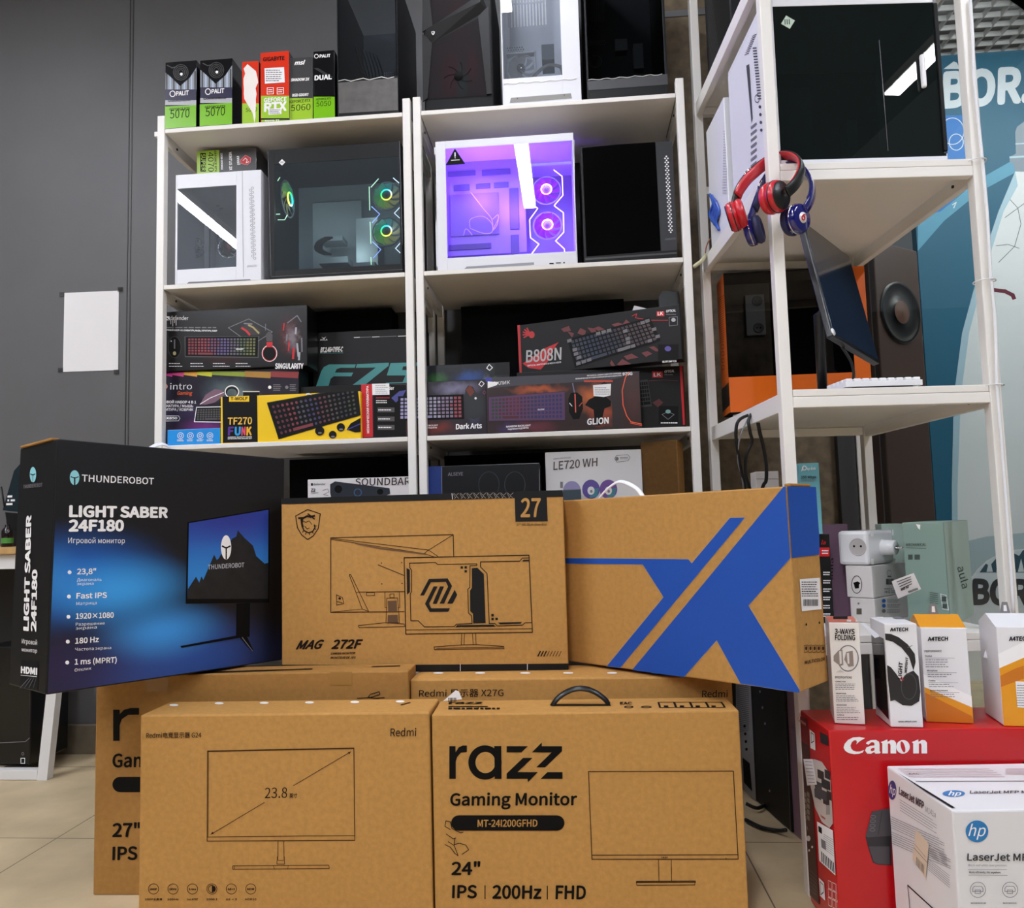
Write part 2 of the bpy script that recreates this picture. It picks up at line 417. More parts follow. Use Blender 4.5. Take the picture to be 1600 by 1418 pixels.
# glass shop front with its uprights
mb = MB(); mb.box((1.02, WY+.03, .02), (4.5, WY+.04, 3.4), glass('shop front glass', '#eef2f3', .05)); w1 = structure('window_1', mb)
def upright(xa, xb, m):
    a = atY(xa, 740, WY-.03).x; b = atY(xb, 740, WY-.03).x
    mb = MB(); mb.box((a, WY-.03, 0), (b, WY+.05, 3.4), m, .003); mb.build('window_frame', w1)
upright(1311, 1339, mat('dark grey profile', '#3c3c3e', .4)); upright(1341, 1351.5, WHITE_METAL); upright(1352, 1357.5, BLKPL); upright(1358, 1363, WHITE_METAL)
mb = MB(); mb.box((1.02, WY+.0, 0), (4.5, WY+.07, .05), GREY); mb.build('window_sill', w1)

# ------------------------------------------------------------------ hoarding across the mall: bottle picture and lettering
HY = 1.6
a = atY(1434, 400, HY); b = atY(1760, 400, HY); zt = atY(1535, 82, HY).z
HB = Box(pose(a.x, HY, 0), b.x-a.x, .05, zt, mat('blue hoarding', '#1e6480', .5), .002)
f = HB.F; HW = mat('hoarding white', '#dfe8ef', .5); HG = mat('bottle pale grey', '#eef1f2', .5); HN = mat('navy lettering', '#1d2638', .5); HL = mat('bottle pale blue', '#b5d3e2', .5)
HB2 = mat('hoarding bright blue', '#1f78c8', .5); HMT = mat('cap grey', '#8795a3', .4); HD = mat('mountain dark', '#3b5a6b', .5)
f.poly([(1434, 180), (1510, 180), (1535, 300), (1500, 300), (1450, 370), (1434, 372)], HB2)
f.poly([(1434, 340), (1470, 330), (1530, 280), (1600, 240), (1700, 180), (1700, 200), (1600, 262), (1530, 300), (1475, 345), (1434, 392)], mat('pale blue swoosh', '#5fa3c0', .5), 1)
for cx, cy, r in ((1494, 222, 11), (1498, 283, 11), (1488, 205, 18)): f.ell(cx, cy, r, r*1.15, HW, 1, ring=1.2)
f.poly([(1474, 108), (1490, 96), (1495, 98), (1500, 108)], HW, 1)  # small white reflection painted onto the board
f.line([(1488, 320), (1494, 316), (1490, 325)], 1.4, HW); 
# bottle
f.poly([(1586, 268), (1560, 330), (1530, 420), (1503, 520), (1490, 620), (1487, 760), (1490, 1180), (1760, 1180), (1760, 270)], HG, 2)
f.poly([(1586, 268), (1560, 330), (1530, 420), (1503, 520), (1490, 620), (1487, 760), (1490, 1180), (1497, 1180), (1496, 760), (1501, 620), (1514, 520), (1540, 420), (1568, 330), (1590, 290)], HL, 3)
f.poly([(1589, 198), (1586, 206), (1587, 240), (1578, 245), (1577, 252), (1583, 256), (1586, 268), (1680, 268), (1680, 190), (1600, 190)], HMT, 3)
f.line([(1578, 246), (1680, 240)], 3, HL, 4); f.line([(1587, 225), (1680, 220)], 2, HL, 4)
f.poly([(1490, 850), (1540, 838), (1600, 832), (1760, 836), (1760, 900), (1490, 900)], mat('label grey blue', '#b9cbd2', .5), 3)
f.ell(1600, 940, 92, 82, HW, 4); f.ell(1600, 940, 92, 82, HG, 5, ring=2)
f.poly([(1530, 894), (1540, 880), (1546, 884), (1556, 872), (1564, 880), (1580, 862), (1592, 868), (1604, 850), (1620, 870), (1640, 894)], HD, 5)
for x in (1541, 1556, 1577, 1590, 1603): f.poly([(x, 893), (x+5, 872), (x+10, 893)], HW, 6)
f.line([(1488, 1004), (1600, 985)], 1.2, HL, 4)
for k in range(5): f.line([(1488, 940+9*k), (1520, 938+9*k)], .8, HL, 4)
f.line([(1553, 453), (1570, 455), (1582, 461), (1584, 466)], 6, mat('dark red stroke', '#6d1030', .5), 4)
f.line([(1578, 312), (1590, 325), (1595, 350), (1585, 385), (1560, 410)], 1, GREYINK, 4); f.line([(1556, 384), (1575, 382), (1592, 388)], 1, GREYINK, 4); f.line([(1570, 340), (1600, 318)], 1, GREYINK, 4)
f.text('BOR.', (1472, 167), (1610, 157), 51, HW, .045, 5)
f.text('BOR', (1518, 942), (1608, 943), 36, HN, .05, 7)
for x0, x1 in ((1530, 1560), (1580, 1610)): f.rect(x0, 972, x1, 973, HL, 4)
HB.done('billboard', 'blue billboard of a giant pale bottle with white and navy capital letters beyond the glass', 'billboard')
# brown loudspeaker seen through the glass
a = atY(1378, 600, .95)
bx = Box(pose(a.x, .95, 0, .6), .31, .25, atY(1400, 372, .95).z, mat('dark brown veneer', '#4d382f', .4), .006)
bx.done('loudspeaker', 'tall dark brown loudspeaker with a black round driver behind the glass', 'loudspeaker')
zc = atY(1411, 480, .95).z
mb = MB(); Mr = Matrix.Translation((.155, -.004, zc)) @ Matrix.Rotation(math.pi/2, 4, 'X')
mb.lathe([(.0, .002), (.05, .004), (.055, .0), (.12, .002), (.13, .006), (.135, .0)], BLKPL, Mr, 32); mb.build('driver', bx.o)
mb = MB(); mb.lathe([(.0, .012), (.05, .006)], mat('copper brown cone', '#6a4a3c', .4), Mr, 24); mb.build('cone', bx.o)

# ------------------------------------------------------------------ white storage racks
def rack(label, M, W, D, tops, ztop, pt=.0245, rail=.0, board=.0145, brace=(), group='white storage racks', zmax=None):
    r = empty('storage_rack', label, 'shelf', M, group)
    for x in (0, W-pt):
        for y in (0, D-pt):
            mb = MB(); mb.box((x, y, 0), (x+pt, y+pt, ztop), WHITE_METAL, .002); mb.build('post', r)
    for z in tops:
        mb = MB(); mb.box((pt+.001, .002, z-board), (W-pt-.001, D-.002, z), SHELF, .0015); mb.build('shelf', r)
        rz = z-board-.001
        for x in (0, W-pt):
            mb = MB(); mb.box((x+.004, pt, rz-.03), (x+pt-.004, D-pt, rz+.012), WHITE_METAL, .0015)
            mb.lathe([(.004, 0), (.004, .003), (0, .003)], BLKPL, Matrix.Translation((x+(pt-.004 if x == 0 else .004), pt+.06, rz-.012)) @ Matrix.Rotation(math.pi/2 if x == 0 else -math.pi/2, 4, 'Y'), 8)
            mb.build('side_rail', r)
        if rail:
            for y in (.001, D-pt+.003):
                mb = MB(); mb.box((pt, y, rz-rail), (W-pt, y+pt-.004, rz), WHITE_METAL, .0015); mb.build('cross_rail', r)
    for z in brace:
        mb = MB(); mb.box((pt, D-pt+.004, z-.012), (W-pt, D-.004, z+.012), WHITE_METAL, .0015); mb.build('back_brace', r)
    return r
S1, S2, S3, S4 = 2.1078, 1.5926, 1.0804, .566
xA0, xA1, xB0, xB1 = -1.3769, -.5491, -.5405, .3004
ra = rack('white metal rack full of small white and black computer cases beside the grey wall', pose(xA0, 0, 0), xA1-xA0, .39, (S1, S2, S3, S4, .06), 2.152)
p = MB(); p.box((-.012, .004, S1-.022), (0, .02, S1-.006), WHITE_METAL, .001); p.build('shelf_peg', ra)
rack('white metal rack holding the purple lit computer case', pose(xB0, 0, 0), xB1-xB0, .39, (S1, S2, S3, S4, .06), 2.154)
Cy = .0791; CM = pose(.3918, -.5409, 0, Cy); CW, CD = .4926, .6445
c1, c2, CZ3, CZ4 = 2.1174, 1.6132, 1.0899, .545
rc = rack('white metal rack turned sideways by the glass, two pairs of headphones on its post', CM, CW, CD, (c1, c2, CZ3, CZ4), 2.9, .026, .024, .016, (1.83,))
def cw(x, y, z): return CM @ Vector((x, y, z))
CMi = CM.inverted()
def cl(px, py, y):
    """point of the sideways rack's own frame at depth y"""
    o = CMi @ CP; d = CMi.to_3x3() @ ray(px, py); t = (y-o.y)/d.y; return o+d*t
# cable strip tied to the outer post
mb = MB(); pts = [(1516, 0), (1520, 60), (1522, 120), (1530, 200), (1535, 250), (1543, 340), (1548, 430), (1555, 500), (1558, 600), (1566, 700), (1578, 860), (1584, 960)]
mb.tube([cw(*(cl(x, y, -.0058))) for x, y in pts], .0035, WHTPL, 6, sub=3)
o = tag(mb.build('cable'), 'white cable tied along the outer post of the sideways rack', 'cable')
for y in (248, 436, 600):
    mb = MB(); q = cl(1515+(y/980)*75+12, y, -.005); mb.torus(.0225, .0015, WHTPL, Matrix.Translation(cw(CW-.013, .011, q.z)), 16, 5); mb.build('cable_tie', o)

# ------------------------------------------------------------------ big monitor cartons in front
def c5(x, y): return (630+x/2.909, 1020+y/2.909)
def c4(x, y): return (140+x/2.963, 1020+y/2.963)
def carry(B, pxs, r, m, name='carry_handle', label=None, up=.0, sub=6, fl=None):
    mb = MB(); mb.tube(pxs, r, m, 8, sub=sub, flat=fl); o = mb.build(name, B.o)
    if label: o['label'] = label
    return o
# razz carton, front right
B = Box(pose(-.3799, -.7056, 0, .0219), .6152, .1178, .4266, CARD, .003); f = B.F
f.poly([c5(210, 422), c5(238, 422), c5(238, 450), c5(252, 428), c5(270, 419), c5(290, 419), c5(290, 448), c5(262, 452), c5(246, 470), c5(239, 492), c5(239, 570), c5(210, 570)], BLACK, 1)
f.ell(*c5(372, 496), 26, 26.8, BLACK, 1, n=40); f.ell(*c5(374, 496), 15.5, 16.5, CARD, 2, n=40)
f.poly([c5(414, 421), c5(446, 421), c5(447, 570), c5(416, 570)], BLACK, 3)
f.poly([c5(470, 422), c5(567, 422), c5(537, 450), c5(470, 450)], BLACK, 1)
f.poly([c5(545, 475), c5(588, 475), c5(520, 540), c5(612, 540), c5(567, 586), c5(565, 570), c5(470, 570), c5(470, 546)], BLACK, 1)
f.poly([c5(630, 405), c5(630, 422), c5(722, 422), c5(722, 445), c5(645, 518), c5(605, 518), c5(675, 450), c5(585, 450)], BLACK, 1)
f.poly([c5(655, 540), c5(724, 540), c5(724, 570), c5(625, 570)], BLACK, 1)
f.text('Gaming Monitor', c5(213, 690), c5(790, 688), 18, BLACK, .024)
def pill(f, x0, y0, x1, y1, m, l):
    r = (y1-y0)/2; P = []
    for k in range(13): a = math.pi/2+math.pi*k/12; P.append((x0+r+r*math.cos(a), (y0+y1)/2-r*math.sin(a)))
    for k in range(13): a = -math.pi/2+math.pi*k/12; P.append((x1-r+r*math.cos(a), (y0+y1)/2-r*math.sin(a)))
    f.poly(P, m, l)
pill(f, 705, 1273, 882, 1297, BLACK, 1)
f.text('MT-24I200GFHD', c5(338, 787), c5(610, 786), 10.5, CARD, .02, 3)
f.text('24"', c5(219, 1005), c5(350, 1004), 19, BLACK, .026)
f.text('IPS', c5(222, 1110), c5(335, 1110), 19, BLACK, .026); f.line([c5(372, 1055), c5(372, 1115)], 1.5, BLACK)
f.text('200Hz', c5(405, 1112), c5(628, 1113), 19.5, BLACK, .026); f.line([c5(655, 1057), c5(655, 1117)], 1.5, BLACK); f.text('FHD', c5(692, 1114), c5(830, 1115), 20, BLACK, .026)
f.line([c5(190, 868), c5(215, 880), c5(235, 908), c5(250, 918)], 1.1, BLACK, 4); f.line([c5(250, 918), c5(232, 872), c5(205, 855)], 1.1, BLACK, 4)
f.line([c5(236, 838), c5(232, 868), c5(256, 862), c5(285, 870), c5(298, 892), c5(268, 912)], 1.2, BLACK, 4); f.line([c5(196, 820), c5(228, 842), c5(240, 838)], 1.1, BLACK, 4)
f.line([c5(215, 800), c5(190, 785), c5(195, 760), c5(215, 765), c5(222, 795), c5(262, 815), c5(273, 812)], 1.2, BLACK, 4)
f.line([c5(842, 537), c5(1500, 535), c5(1522, 935), c5(858, 936)], 1.3, INK2, closed=True); f.line([c5(860, 917), c5(1520, 915)], 1.1, INK2)
f.line([c5(1160, 937), c5(1163, 1033)], 1, INK2); f.line([c5(1218, 937), c5(1220, 1033)], 1, INK2)
f.line([c5(1060, 1036), c5(1328, 1034), c5(1325, 1052), c5(1062, 1054)], 1, INK2, closed=True); f.line([c5(1060, 1040), c5(1328, 1039)], 1.6, BLACK)
f.text('razz', c5(1173, 930), c5(1202, 930), 2.6, BLACK, .02); f.ell(*c5(1467, 932), .8, .8, BLACK, 1)
t = B.T
t.text('razz', c5(205, 233), c5(362, 233), 3.5, BLACK, .03, pt=c5(210, 221)); t.rect(*c5(205, 242), *c5(385, 246), BLACK, 1); t.fine(*c5(205, 249), *c5(460, 258), 1, BLACK, fill=.8)
t.text('EAC', c5(985, 235), c5(1040, 235), 3, BLACK, .03, pt=c5(985, 224)); t.ell(*c5(1025, 246), 6, 1.4, BLACK, 1, ring=.7); t.ell(*c5(1105, 246), 7, 1.2, BLACK, 1, ring=.6)
for k in range(4): t.line([c5(1160+72*k, 225), c5(1230+72*k, 224), c5(1240+74*k, 248), c5(1168+74*k, 249)], .7, BLACK, closed=True); t.rect(*c5(1185+72*k, 240), *c5(1205+72*k, 247), BLACK, 2)
B.done('monitor_carton', 'brown monitor carton with a big black zig-zag letter logo and black carrying handle', 'box', 'brown monitor cartons')
h0 = atZ(*c5(680, 238), .427); h1 = atZ(*c5(935, 238), .427); loc = lambda P: B.M.inverted() @ P
l0, l1 = loc(h0), loc(h1)
carry(B, [Vector((l0.x+(l1.x-l0.x)*u, l0.y, .4275+.034*math.sin(math.pi*min(max(u, 0), 1))**.7)) for u in (0, .06, .2, .35, .5, .65, .8, .94, 1)], .004, BLKPL, label='black plastic carrying handle', fl=(.003, .007))
B.part('handle_slot', lambda f: f.poly([c5(668, 233), c5(940, 233), c5(945, 241), c5(672, 242)], BLACK, 1), 'black slot around the handle', B.T)
def slip(f):
    f.mb.prism([(.03, .05, .4268), (.058, .05, .4268), (.058, .066, .462), (.036, .066, .456)], (0, .0004, 0), PAPER)
mb = MB(); q = [loc(atY(x, y, -.625)) for x, y in ((692, 1095), (722, 1092), (717, 1080), (712, 1078))]; mb.prism(q, (0, .0006, 0), PAPER); o = mb.build('price_slip', B.o); o['label'] = 'white paper slip with a barcode'
fs = Face(mb, B.M, q[0], (1, 0, 0), (0, 0, 1), 1, 1)
mb = MB()
for k in range(6): mb.box((q[0].x+.012+.003*k, q[0].y-.001, .4266+.006), (q[0].x+.0135+.003*k, q[0].y-.0006, .4266+.015), BLACK)
mb.build('barcode', o)

# Redmi carton, front left
B = Box(pose(-.992, -.715, 0, .012), .608, .12, .432, CARD, .004); f = B.F
f.text('Redmi电竞显示器 G24', c4(263, 391), c4(518, 389), 7.2, INK, .006); f.text('Redmi', c4(1393, 384), c4(1512, 383), 12, INK, .004)
f.line([c4(547, 452), c4(1224, 438), c4(1228, 865), c4(545, 869)], 1.2, INK2, closed=True); f.line([c4(549, 455), c4(1222, 441)], .9, INK2); f.line([c4(548, 850), c4(1227, 843)], .9, INK2); f.line([c4(551, 455), c4(549, 850)], .7, INK2)
f.line([c4(945, 612), c4(1210, 455)], .9, INK2); f.line([c4(810, 690), c4(562, 838)], .9, INK2)
f.poly([c4(1210, 455), c4(1196, 457), c4(1203, 467)], INK, 1); f.poly([c4(562, 838), c4(576, 835), c4(569, 825)], INK, 1)
f.text('23.8', c4(812, 670), c4(915, 668), 16, INK, -.004); f.text('英寸', c4(925, 668), c4(962, 667), 6, INK, .01)
f.line([c4(873, 869), c4(872, 955)], .9, INK2); f.line([c4(900, 868), c4(901, 955)], .9, INK2); f.line([c4(870, 940), c4(868, 975), c4(903, 975), c4(902, 940)], .9, INK2); f.line([c4(872, 958), c4(901, 958)], .8, INK2)
f.line([c4(664, 983), c4(1108, 980), c4(1110, 996), c4(664, 999)], 1, INK2, closed=True); f.line([c4(852, 983), c4(856, 998)], .7, INK2); f.line([c4(920, 982), c4(918, 998)], .7, INK2); f.line([c4(672, 983), c4(672, 998)], .7, INK2)
for k, (a, b) in enumerate((('1080P', '1080P全高清'), ('165Hz', '165Hz'), ('1ms', '1ms MPRT'), ('◑', '2000:1'), ('ΔE<2', 'ΔE < 2'), ('HDR', 'HDR10'))):
    x = 297+90*k; f.ell(*c4(x, 1090), 8, 8, INK2, 1, ring=.9)
    if k == 3: f.ell(*c4(x, 1090), 5.6, 5.6, INK, 1, ring=1); f.poly([c4(x, 1074), c4(x+15, 1082), c4(x+15, 1098), c4(x, 1106)], INK, 1)
    else: f.text(a, c4(x-17, 1095), c4(x+17, 1095), 3, INK, .03)
    f.text(b, c4(x-(40 if k == 0 else 26), 1142), c4(x+(40 if k == 0 else 26), 1142), 2.8, INK2, .02)
t = B.T
for x in (390, 600, 808, 1018, 1228, 1438): t.ell(*c4(x, 242 if x < 500 else 234-(x-600)*.01), 7, 1.8, WHITE, 1)
t.line([c4(1445, 240), c4(1482, 230)], 1, INK2)
B.done('monitor_carton', 'brown monitor carton printed with a thin-lined screen and the size 23.8', 'box', 'brown monitor cartons')
for x0, x1, y in ((310, 470, 270), (668, 790, 268), (985, 1110, 262), (1300, 1420, 258)):
    B.part('tape', lambda f: f.poly([c4(x0, y-2), c4(x1, y-4), c4(x1-10, y+10), c4(x0+14, y+10)], CARDD, 1))

# carton behind it, front edge seen at the side (27 inch)
B = Box(pose(-1.1867, -.5656, 0, .018), .7265, .09, .4852, CARDD, .003); f = B.F
f.poly([c4(110, 262), c4(140, 262), c4(140, 282), c4(160, 262), c4(190, 254), c4(230, 254), c4(230, 284), c4(180, 285), c4(150, 305), c4(140, 335), c4(140, 405), c4(110, 405)], BLACK, 1)
f.text('Gaming Monitor', c4(106, 526), c4(690, 520), 20, BLACK, .024); pill(f, 176, 1213, 360, 1237, BLACK, 1)
f.text('27"', c4(106, 848), c4(235, 846), 20, BLACK, .026); f.text('IPS', c4(106, 955), c4(222, 953), 19.5, BLACK, .026)
f.line([c4(1240, 208), c4(1300, 205), c4(1345, 190), c4(1340, 178), c4(1300, 190), c4(1290, 205), c4(1330, 208), c4(1365, 205)], 1.2, BLACK, 2)
t = B.T
t.poly([c4(455, 97), c4(1030, 77), c4(1034, 72), c4(465, 90)], BLACK, 1); t.poly([c4(1300, 66), c4(1440, 62), c4(1436, 58), c4(1310, 62)], BLACK, 1)
t.poly([c4(645, 66), c4(760, 52), c4(800, 50), c4(900, 60), c4(780, 62), c4(700, 64)], INK, 1); t.fine(*c4(1240, 42), *c4(1400, 52), 2, INK, cut=.1)
B.done('monitor_carton', 'brown monitor carton mostly hidden behind the front pair, starting with a black letter r', 'box', 'brown monitor cartons')
B.part('tape', lambda f: f.poly([c4(1115, 80), c4(1215, 78), c4(1215, 148), c4(1115, 146)], TAPE, 2))
B.part('tape', lambda f: f.poly([c4(265, 104), c4(370, 102), c4(362, 175), c4(262, 178)], TAPE, 2))

# Redmi X27G carton behind the razz one
a = atY(641, 1063, -.54)
B = Box(pose(a.x, -.54, 0, -.006), .712, .15, .464, CARD, .004); f = B.F
f.text('Redmi 显示器 X27G', c5(72, 197), c5(456, 194), 10, INK, .004); f.text('Redmi', c5(1358, 199), c5(1474, 199), 10, INK, .004)
for x in (160, 350, 555, 750, 950, 1150): B.T.ell(*c5(x, 92), 8, 1.3, WHITE, 1)
B.done('monitor_carton', 'brown monitor carton under the blue striped one, thin lettering along its top edge', 'box', 'brown monitor cartons')

# ------------------------------------------------------------------ MSI carton standing on top
def m1(x, y): return (420+x/4.727, 750+y/4.727)
def m2(x, y): return (640+x/4.727, 750+y/4.727)
B = Box(pose(-.7891, -.4594, .465, .0096), .6866, .075, .4196, CARD, .003); f = B.F
f.poly([(437, 776), (879, 764), (880, m2(0, 122)[1]), (437, m1(0, 178)[1])], BLKCARD, 1)
f.poly([m2(0, 1362), m2(1187, 1352), m2(1190, 1412), m2(-1100, 1412), m2(-1100, 1362)], BLKCARD, 1)
for x in (375, 870): f.line([m2(x, 1355), m2(x, 1412)], .8, WHITE, 2)
f.line([m2(312, 88), m2(318, 140)], .8, WHITE, 2)
LINEW = mat('grey line print', '#8c8277', .5)
for k in range(9):
    x = 322+50*k
    f.line([m2(x, 92), m2(x+22, 112), m2(x+44, 92)], .7, LINEW, 2); f.line([m2(x+8, 138-k*.8), m2(x+25, 118), m2(x+42, 136-k*.8)], .7, LINEW, 2); f.line([m2(x, 100), m2(x+18, 132)], .6, LINEW, 2)
f.poly([m2(775, 100), m2(1012, 90), m2(1020, 303), m2(782, 306)], BLKCARD, 2)
f.text('27', m2(820, 270), m2(965, 268), 28, CARD, .02, 3); f.text('27" (68.58cm viewable)', m2(790, 336), m2(1012, 332), 3.2, INK, .01)
f.line([m1(288, 216), m1(381, 248), m1(366, 355), m1(330, 410), m1(288, 437), m1(245, 405), m1(212, 350), m1(199, 264)], 1.4, INK, closed=True)
def blob(f, pts, m, l=2): f.poly(pts, m, l)
f.line([m1(222, 280), m1(258, 278), m1(285, 265), m1(310, 270), m1(338, 262)], 3, INK, 2); f.line([m1(290, 248), m1(310, 262), m1(338, 286)], 2, INK, 2); f.poly([m1(235, 290), m1(258, 268), m1(252, 320), m1(262, 350), m1(240, 330)], INK, 2)
f.line([m1(250, 300), m1(275, 310), m1(300, 300), m1(318, 325)], 1, INK, 2); f.line([m1(245, 335), m1(262, 372), m1(295, 388), m1(325, 378), m1(342, 350), m1(338, 330)], 2, INK, 2)
for a, b in (((258, 370), (250, 385)), ((278, 385), (272, 400)), ((300, 390), (302, 402)), ((322, 382), (330, 392)), ((338, 358), (350, 362)), ((340, 338), (352, 336)), ((268, 340), (285, 360)), ((285, 360), (300, 352))): f.line([m1(*a), m1(*b)], 1.2, INK, 2)
# drawing: screen seen from behind
f.line([m1(458, 425), m2(322, 401), m2(326, 562)], 1.3, INK2); f.line([m1(458, 425), m1(458, 975), m1(1000, 970)], 1.3, INK2)
f.line([m1(460, 428), m2(140, 515), m2(318, 405)], .9, INK2); f.line([m1(460, 436), m2(105, 540), m2(180, 565)], .9, INK2); f.line([m1(640, 465), m1(830, 505), m1(960, 520), m1(1160, 545)], 2.4, mat('grey brown line', '#6b4a2a', .6), 1); f.line([m2(140, 515), m2(210, 562)], .9, INK2); f.line([m2(110, 540), m2(140, 515)], .9, INK2)
f.line([m1(595, 697), m1(690, 950), m1(738, 968), m1(606, 697)], .9, INK2, closed=True); f.line([m1(690, 950), m1(470, 972)], .7, INK2); f.line([m1(665, 825), m1(1000, 822)], 1.1, INK2); f.line([m1(648, 830), m1(665, 825)], .8, INK2)
f.line([m1(722, 830), m1(722, 852), m1(782, 850), m1(782, 828)], .7, INK2, closed=True); f.line([m1(808, 624), m1(1000, 703)], 1.1, INK2)
for q in ((833, 611), (982, 608), (836, 765), (985, 762)): f.ell(*m1(*q), .9, .9, INK2, 1)
f.line([m1(500, 845), m1(545, 865), m1(555, 910), m1(502, 922)], .9, INK2, closed=True); f.ell(*m1(525, 872), 2, 2, INK, 1); f.line([m1(505, 895), m1(545, 905)], 1, INK2)
f.line([m1(858, 825), m1(860, 940), m1(872, 940)], .9, INK2); f.line([m1(965, 822), m1(968, 940), m1(955, 940)], .9, INK2); f.line([m1(895, 840), m1(925, 838), m1(926, 866), m1(895, 866)], .9, INK2, closed=True)
f.poly([m1(880, 890), m1(945, 888), m1(948, 970), m1(882, 972)], mat('hatched brown', '#5d3f24', .7), 1); f.poly([m1(880, 995), m1(952, 992), m1(956, 1055), m1(878, 1057)], mat('hatched brown', '#5d3f24', .7), 1); f.line([m1(873, 870), m1(952, 868), m1(966, 1050), m1(865, 1052)], .9, INK2, closed=True)
f.line([m1(662, 1072), m1(850, 1052), m1(1000, 1060), m1(1005, 1080), m1(668, 1087)], 1, INK2, closed=True)
# drawing: screen from the front
f.line([m1(1000, 572), m2(882, 553), m2(907, 1122), m1(1012, 1135)], 1.4, INK, closed=True); f.line([m1(1010, 1105), m2(905, 1095)], .9, INK2)
f.line([m1(1040, 612), m2(192, 607), m2(208, 622), m2(497, 617), m2(497, 629), m2(446, 632)], 1.2, INK); f.line([m1(1040, 612), m1(1042, 645), m1(1055, 665), m1(1055, 820), m1(1045, 840), m1(1050, 1037), m1(1105, 1037), m2(110, 1082), m2(330, 1080), m2(345, 1062), m2(462, 1057), m2(458, 1000), m2(435, 980), m2(430, 805), m2(445, 790), m2(446, 632)], 1.2, INK)
f.poly([m1(1018, 648), m1(1042, 660), m1(1043, 825), m1(1022, 845)], BLKCARD, 1)
f.poly([m2(460, 650), m2(500, 645), m2(548, 692), m2(562, 1055), m2(470, 1057), m2(468, 985), m2(448, 965), m2(446, 815), m2(460, 795)], BLKCARD, 1)
f.line([m2(524, 602), m2(812, 597), m2(832, 575), m2(880, 573)], 1.2, INK); f.line([m2(524, 602), m2(524, 640), m2(572, 688), m2(588, 1058), m2(630, 1057), m2(648, 1075), m2(835, 1068), m2(852, 1052), m2(903, 1050)], 1.2, INK)
f.poly([m2(338, 1085), m2(350, 1070), m2(620, 1066), m2(640, 1080)], BLKCARD, 1); f.poly([m2(652, 1050), m2(828, 1045), m2(822, 1058), m2(670, 1064)], BLKCARD, 1); f.poly([m2(835, 592), m2(845, 586), m2(880, 586), m2(880, 598), m2(835, 600)], BLKCARD, 1)
for x, y in ((386, 644), (415, 643), (415, 672), (613, 995), (613, 1024), (643, 1023)): f.poly([m2(x-9, y-9), m2(x+9, y-9), m2(x+9, y+9), m2(x-9, y+9)], BLKCARD, 1)
f.poly([m2(78, 850), m2(143, 728), m2(282, 724), m2(314, 780), m2(255, 910), m2(222, 910), m2(285, 785), m2(268, 750), m2(158, 752), m2(107, 850)], BLKCARD, 1)
f.poly([m2(178, 783), m2(208, 783), m2(145, 910), m2(160, 945), m2(298, 945), m2(285, 970), m2(150, 972), m2(114, 912)], BLKCARD, 1)
f.poly([m2(225, 783), m2(255, 783), m2(200, 912), m2(170, 912)], BLKCARD, 1); f.poly([m2(333, 808), m2(352, 845), m2(318, 910), m2(278, 910)], BLKCARD, 1)
f.line([m2(385, 1132), m2(382, 1215)], 1, INK2); f.line([m2(405, 1132), m2(402, 1215)], .8, INK2); f.line([m2(465, 1130), m2(470, 1215)], .8, INK2); f.line([m2(488, 1130), m2(492, 1212)], 1, INK2)
f.line([m2(180, 1230), m2(385, 1215), m2(495, 1213), m2(695, 1226), m2(698, 1242), m2(185, 1250)], 1.1, INK2, closed=True); f.line([m2(200, 1240), m2(690, 1232)], .8, INK2)
f.text('MAG', m1(200, 1247), m1(410, 1240), 12.8, INK, .035, shear=.5); f.text('272F', m1(462, 1242), m1(696, 1238), 13, INK, .035, shear=.3)
f.text('GAMING MONITOR', m1(458, 1287), m1(640, 1283), 3.4, INK, .02, shear=.3); f.text('MONITEUR DE JEU', m1(456, 1318), m1(645, 1314), 3.4, INK, .02, shear=.3)
for k in range(8): f.line([m2(948+22*k, 1298), m2(966+22*k, 1262)], 1.8 if k < 3 else 1, INK if k < 3 else INK2, 2)
B.done('monitor_carton', 'brown monitor carton with black bands, a shield emblem and the number 27 in its corner', 'box', 'brown monitor cartons')

# ------------------------------------------------------------------ carton with the big blue X
def x3(x, y): return (870+x/3.636, 740+y/3.636)
BLUE = mat('royal blue print', '#0a4aa8', .5, mottle=.03, mscale=150)
XM = pose(-.1165, -.3626, .47, -.7135, .0044, -.0068) @ Matrix.Translation((.015, 0, 0))
B = Box(XM, .585, .1288, .3918, CARD, .003); f = B.F
LW = mat('pale print edge', '#b9a184', .6)
Q1 = [(1300, 60), (1328, 478), (1090, 748), (1392, 1245), (1045, 1190), (910, 945), (725, 1152), (420, 1125)]
Q2 = [(985, 250), (1070, 248), (363, 1100), (285, 1092), (608, 700), (490, 515), (-20, 508), (-20, 478), (750, 485), (768, 508)]
f.poly([x3(*q) for q in Q1], BLUE, 2); f.poly([x3(*q) for q in Q2], BLUE, 2)
f.line([x3(*q) for q in Q1[1:7]], 1, LW, 1); f.line([x3(437, 1108), x3(1295, 75)], 1, LW, 1); f.line([x3(*q) for q in Q2], 1, LW, 1, True)
r = B.R
r.poly([x3(1285, 50), x3(1480, 60), x3(1490, 458), x3(1315, 480)], BLUE, 2)
for k in range(5): r.line([x3(1402+24*k, 975), x3(1422+24*k, 971), x3(1424+24*k, 1010), x3(1404+24*k, 1015)], .8, INK2, closed=True); r.ell(*x3(1414+24*k, 990), 1.5, 3, INK2, 1)
r.text('MULTICOLOR', x3(1405, 1080), x3(1520, 1058), 5, INK2, .02)
for q in ((1415, 855), (1490, 845)): r.ell(*x3(*q), 1.2, 2, INK, 1)
B.done('monitor_carton', 'brown carton with a huge royal blue letter X across its front', 'box', 'brown monitor cartons')
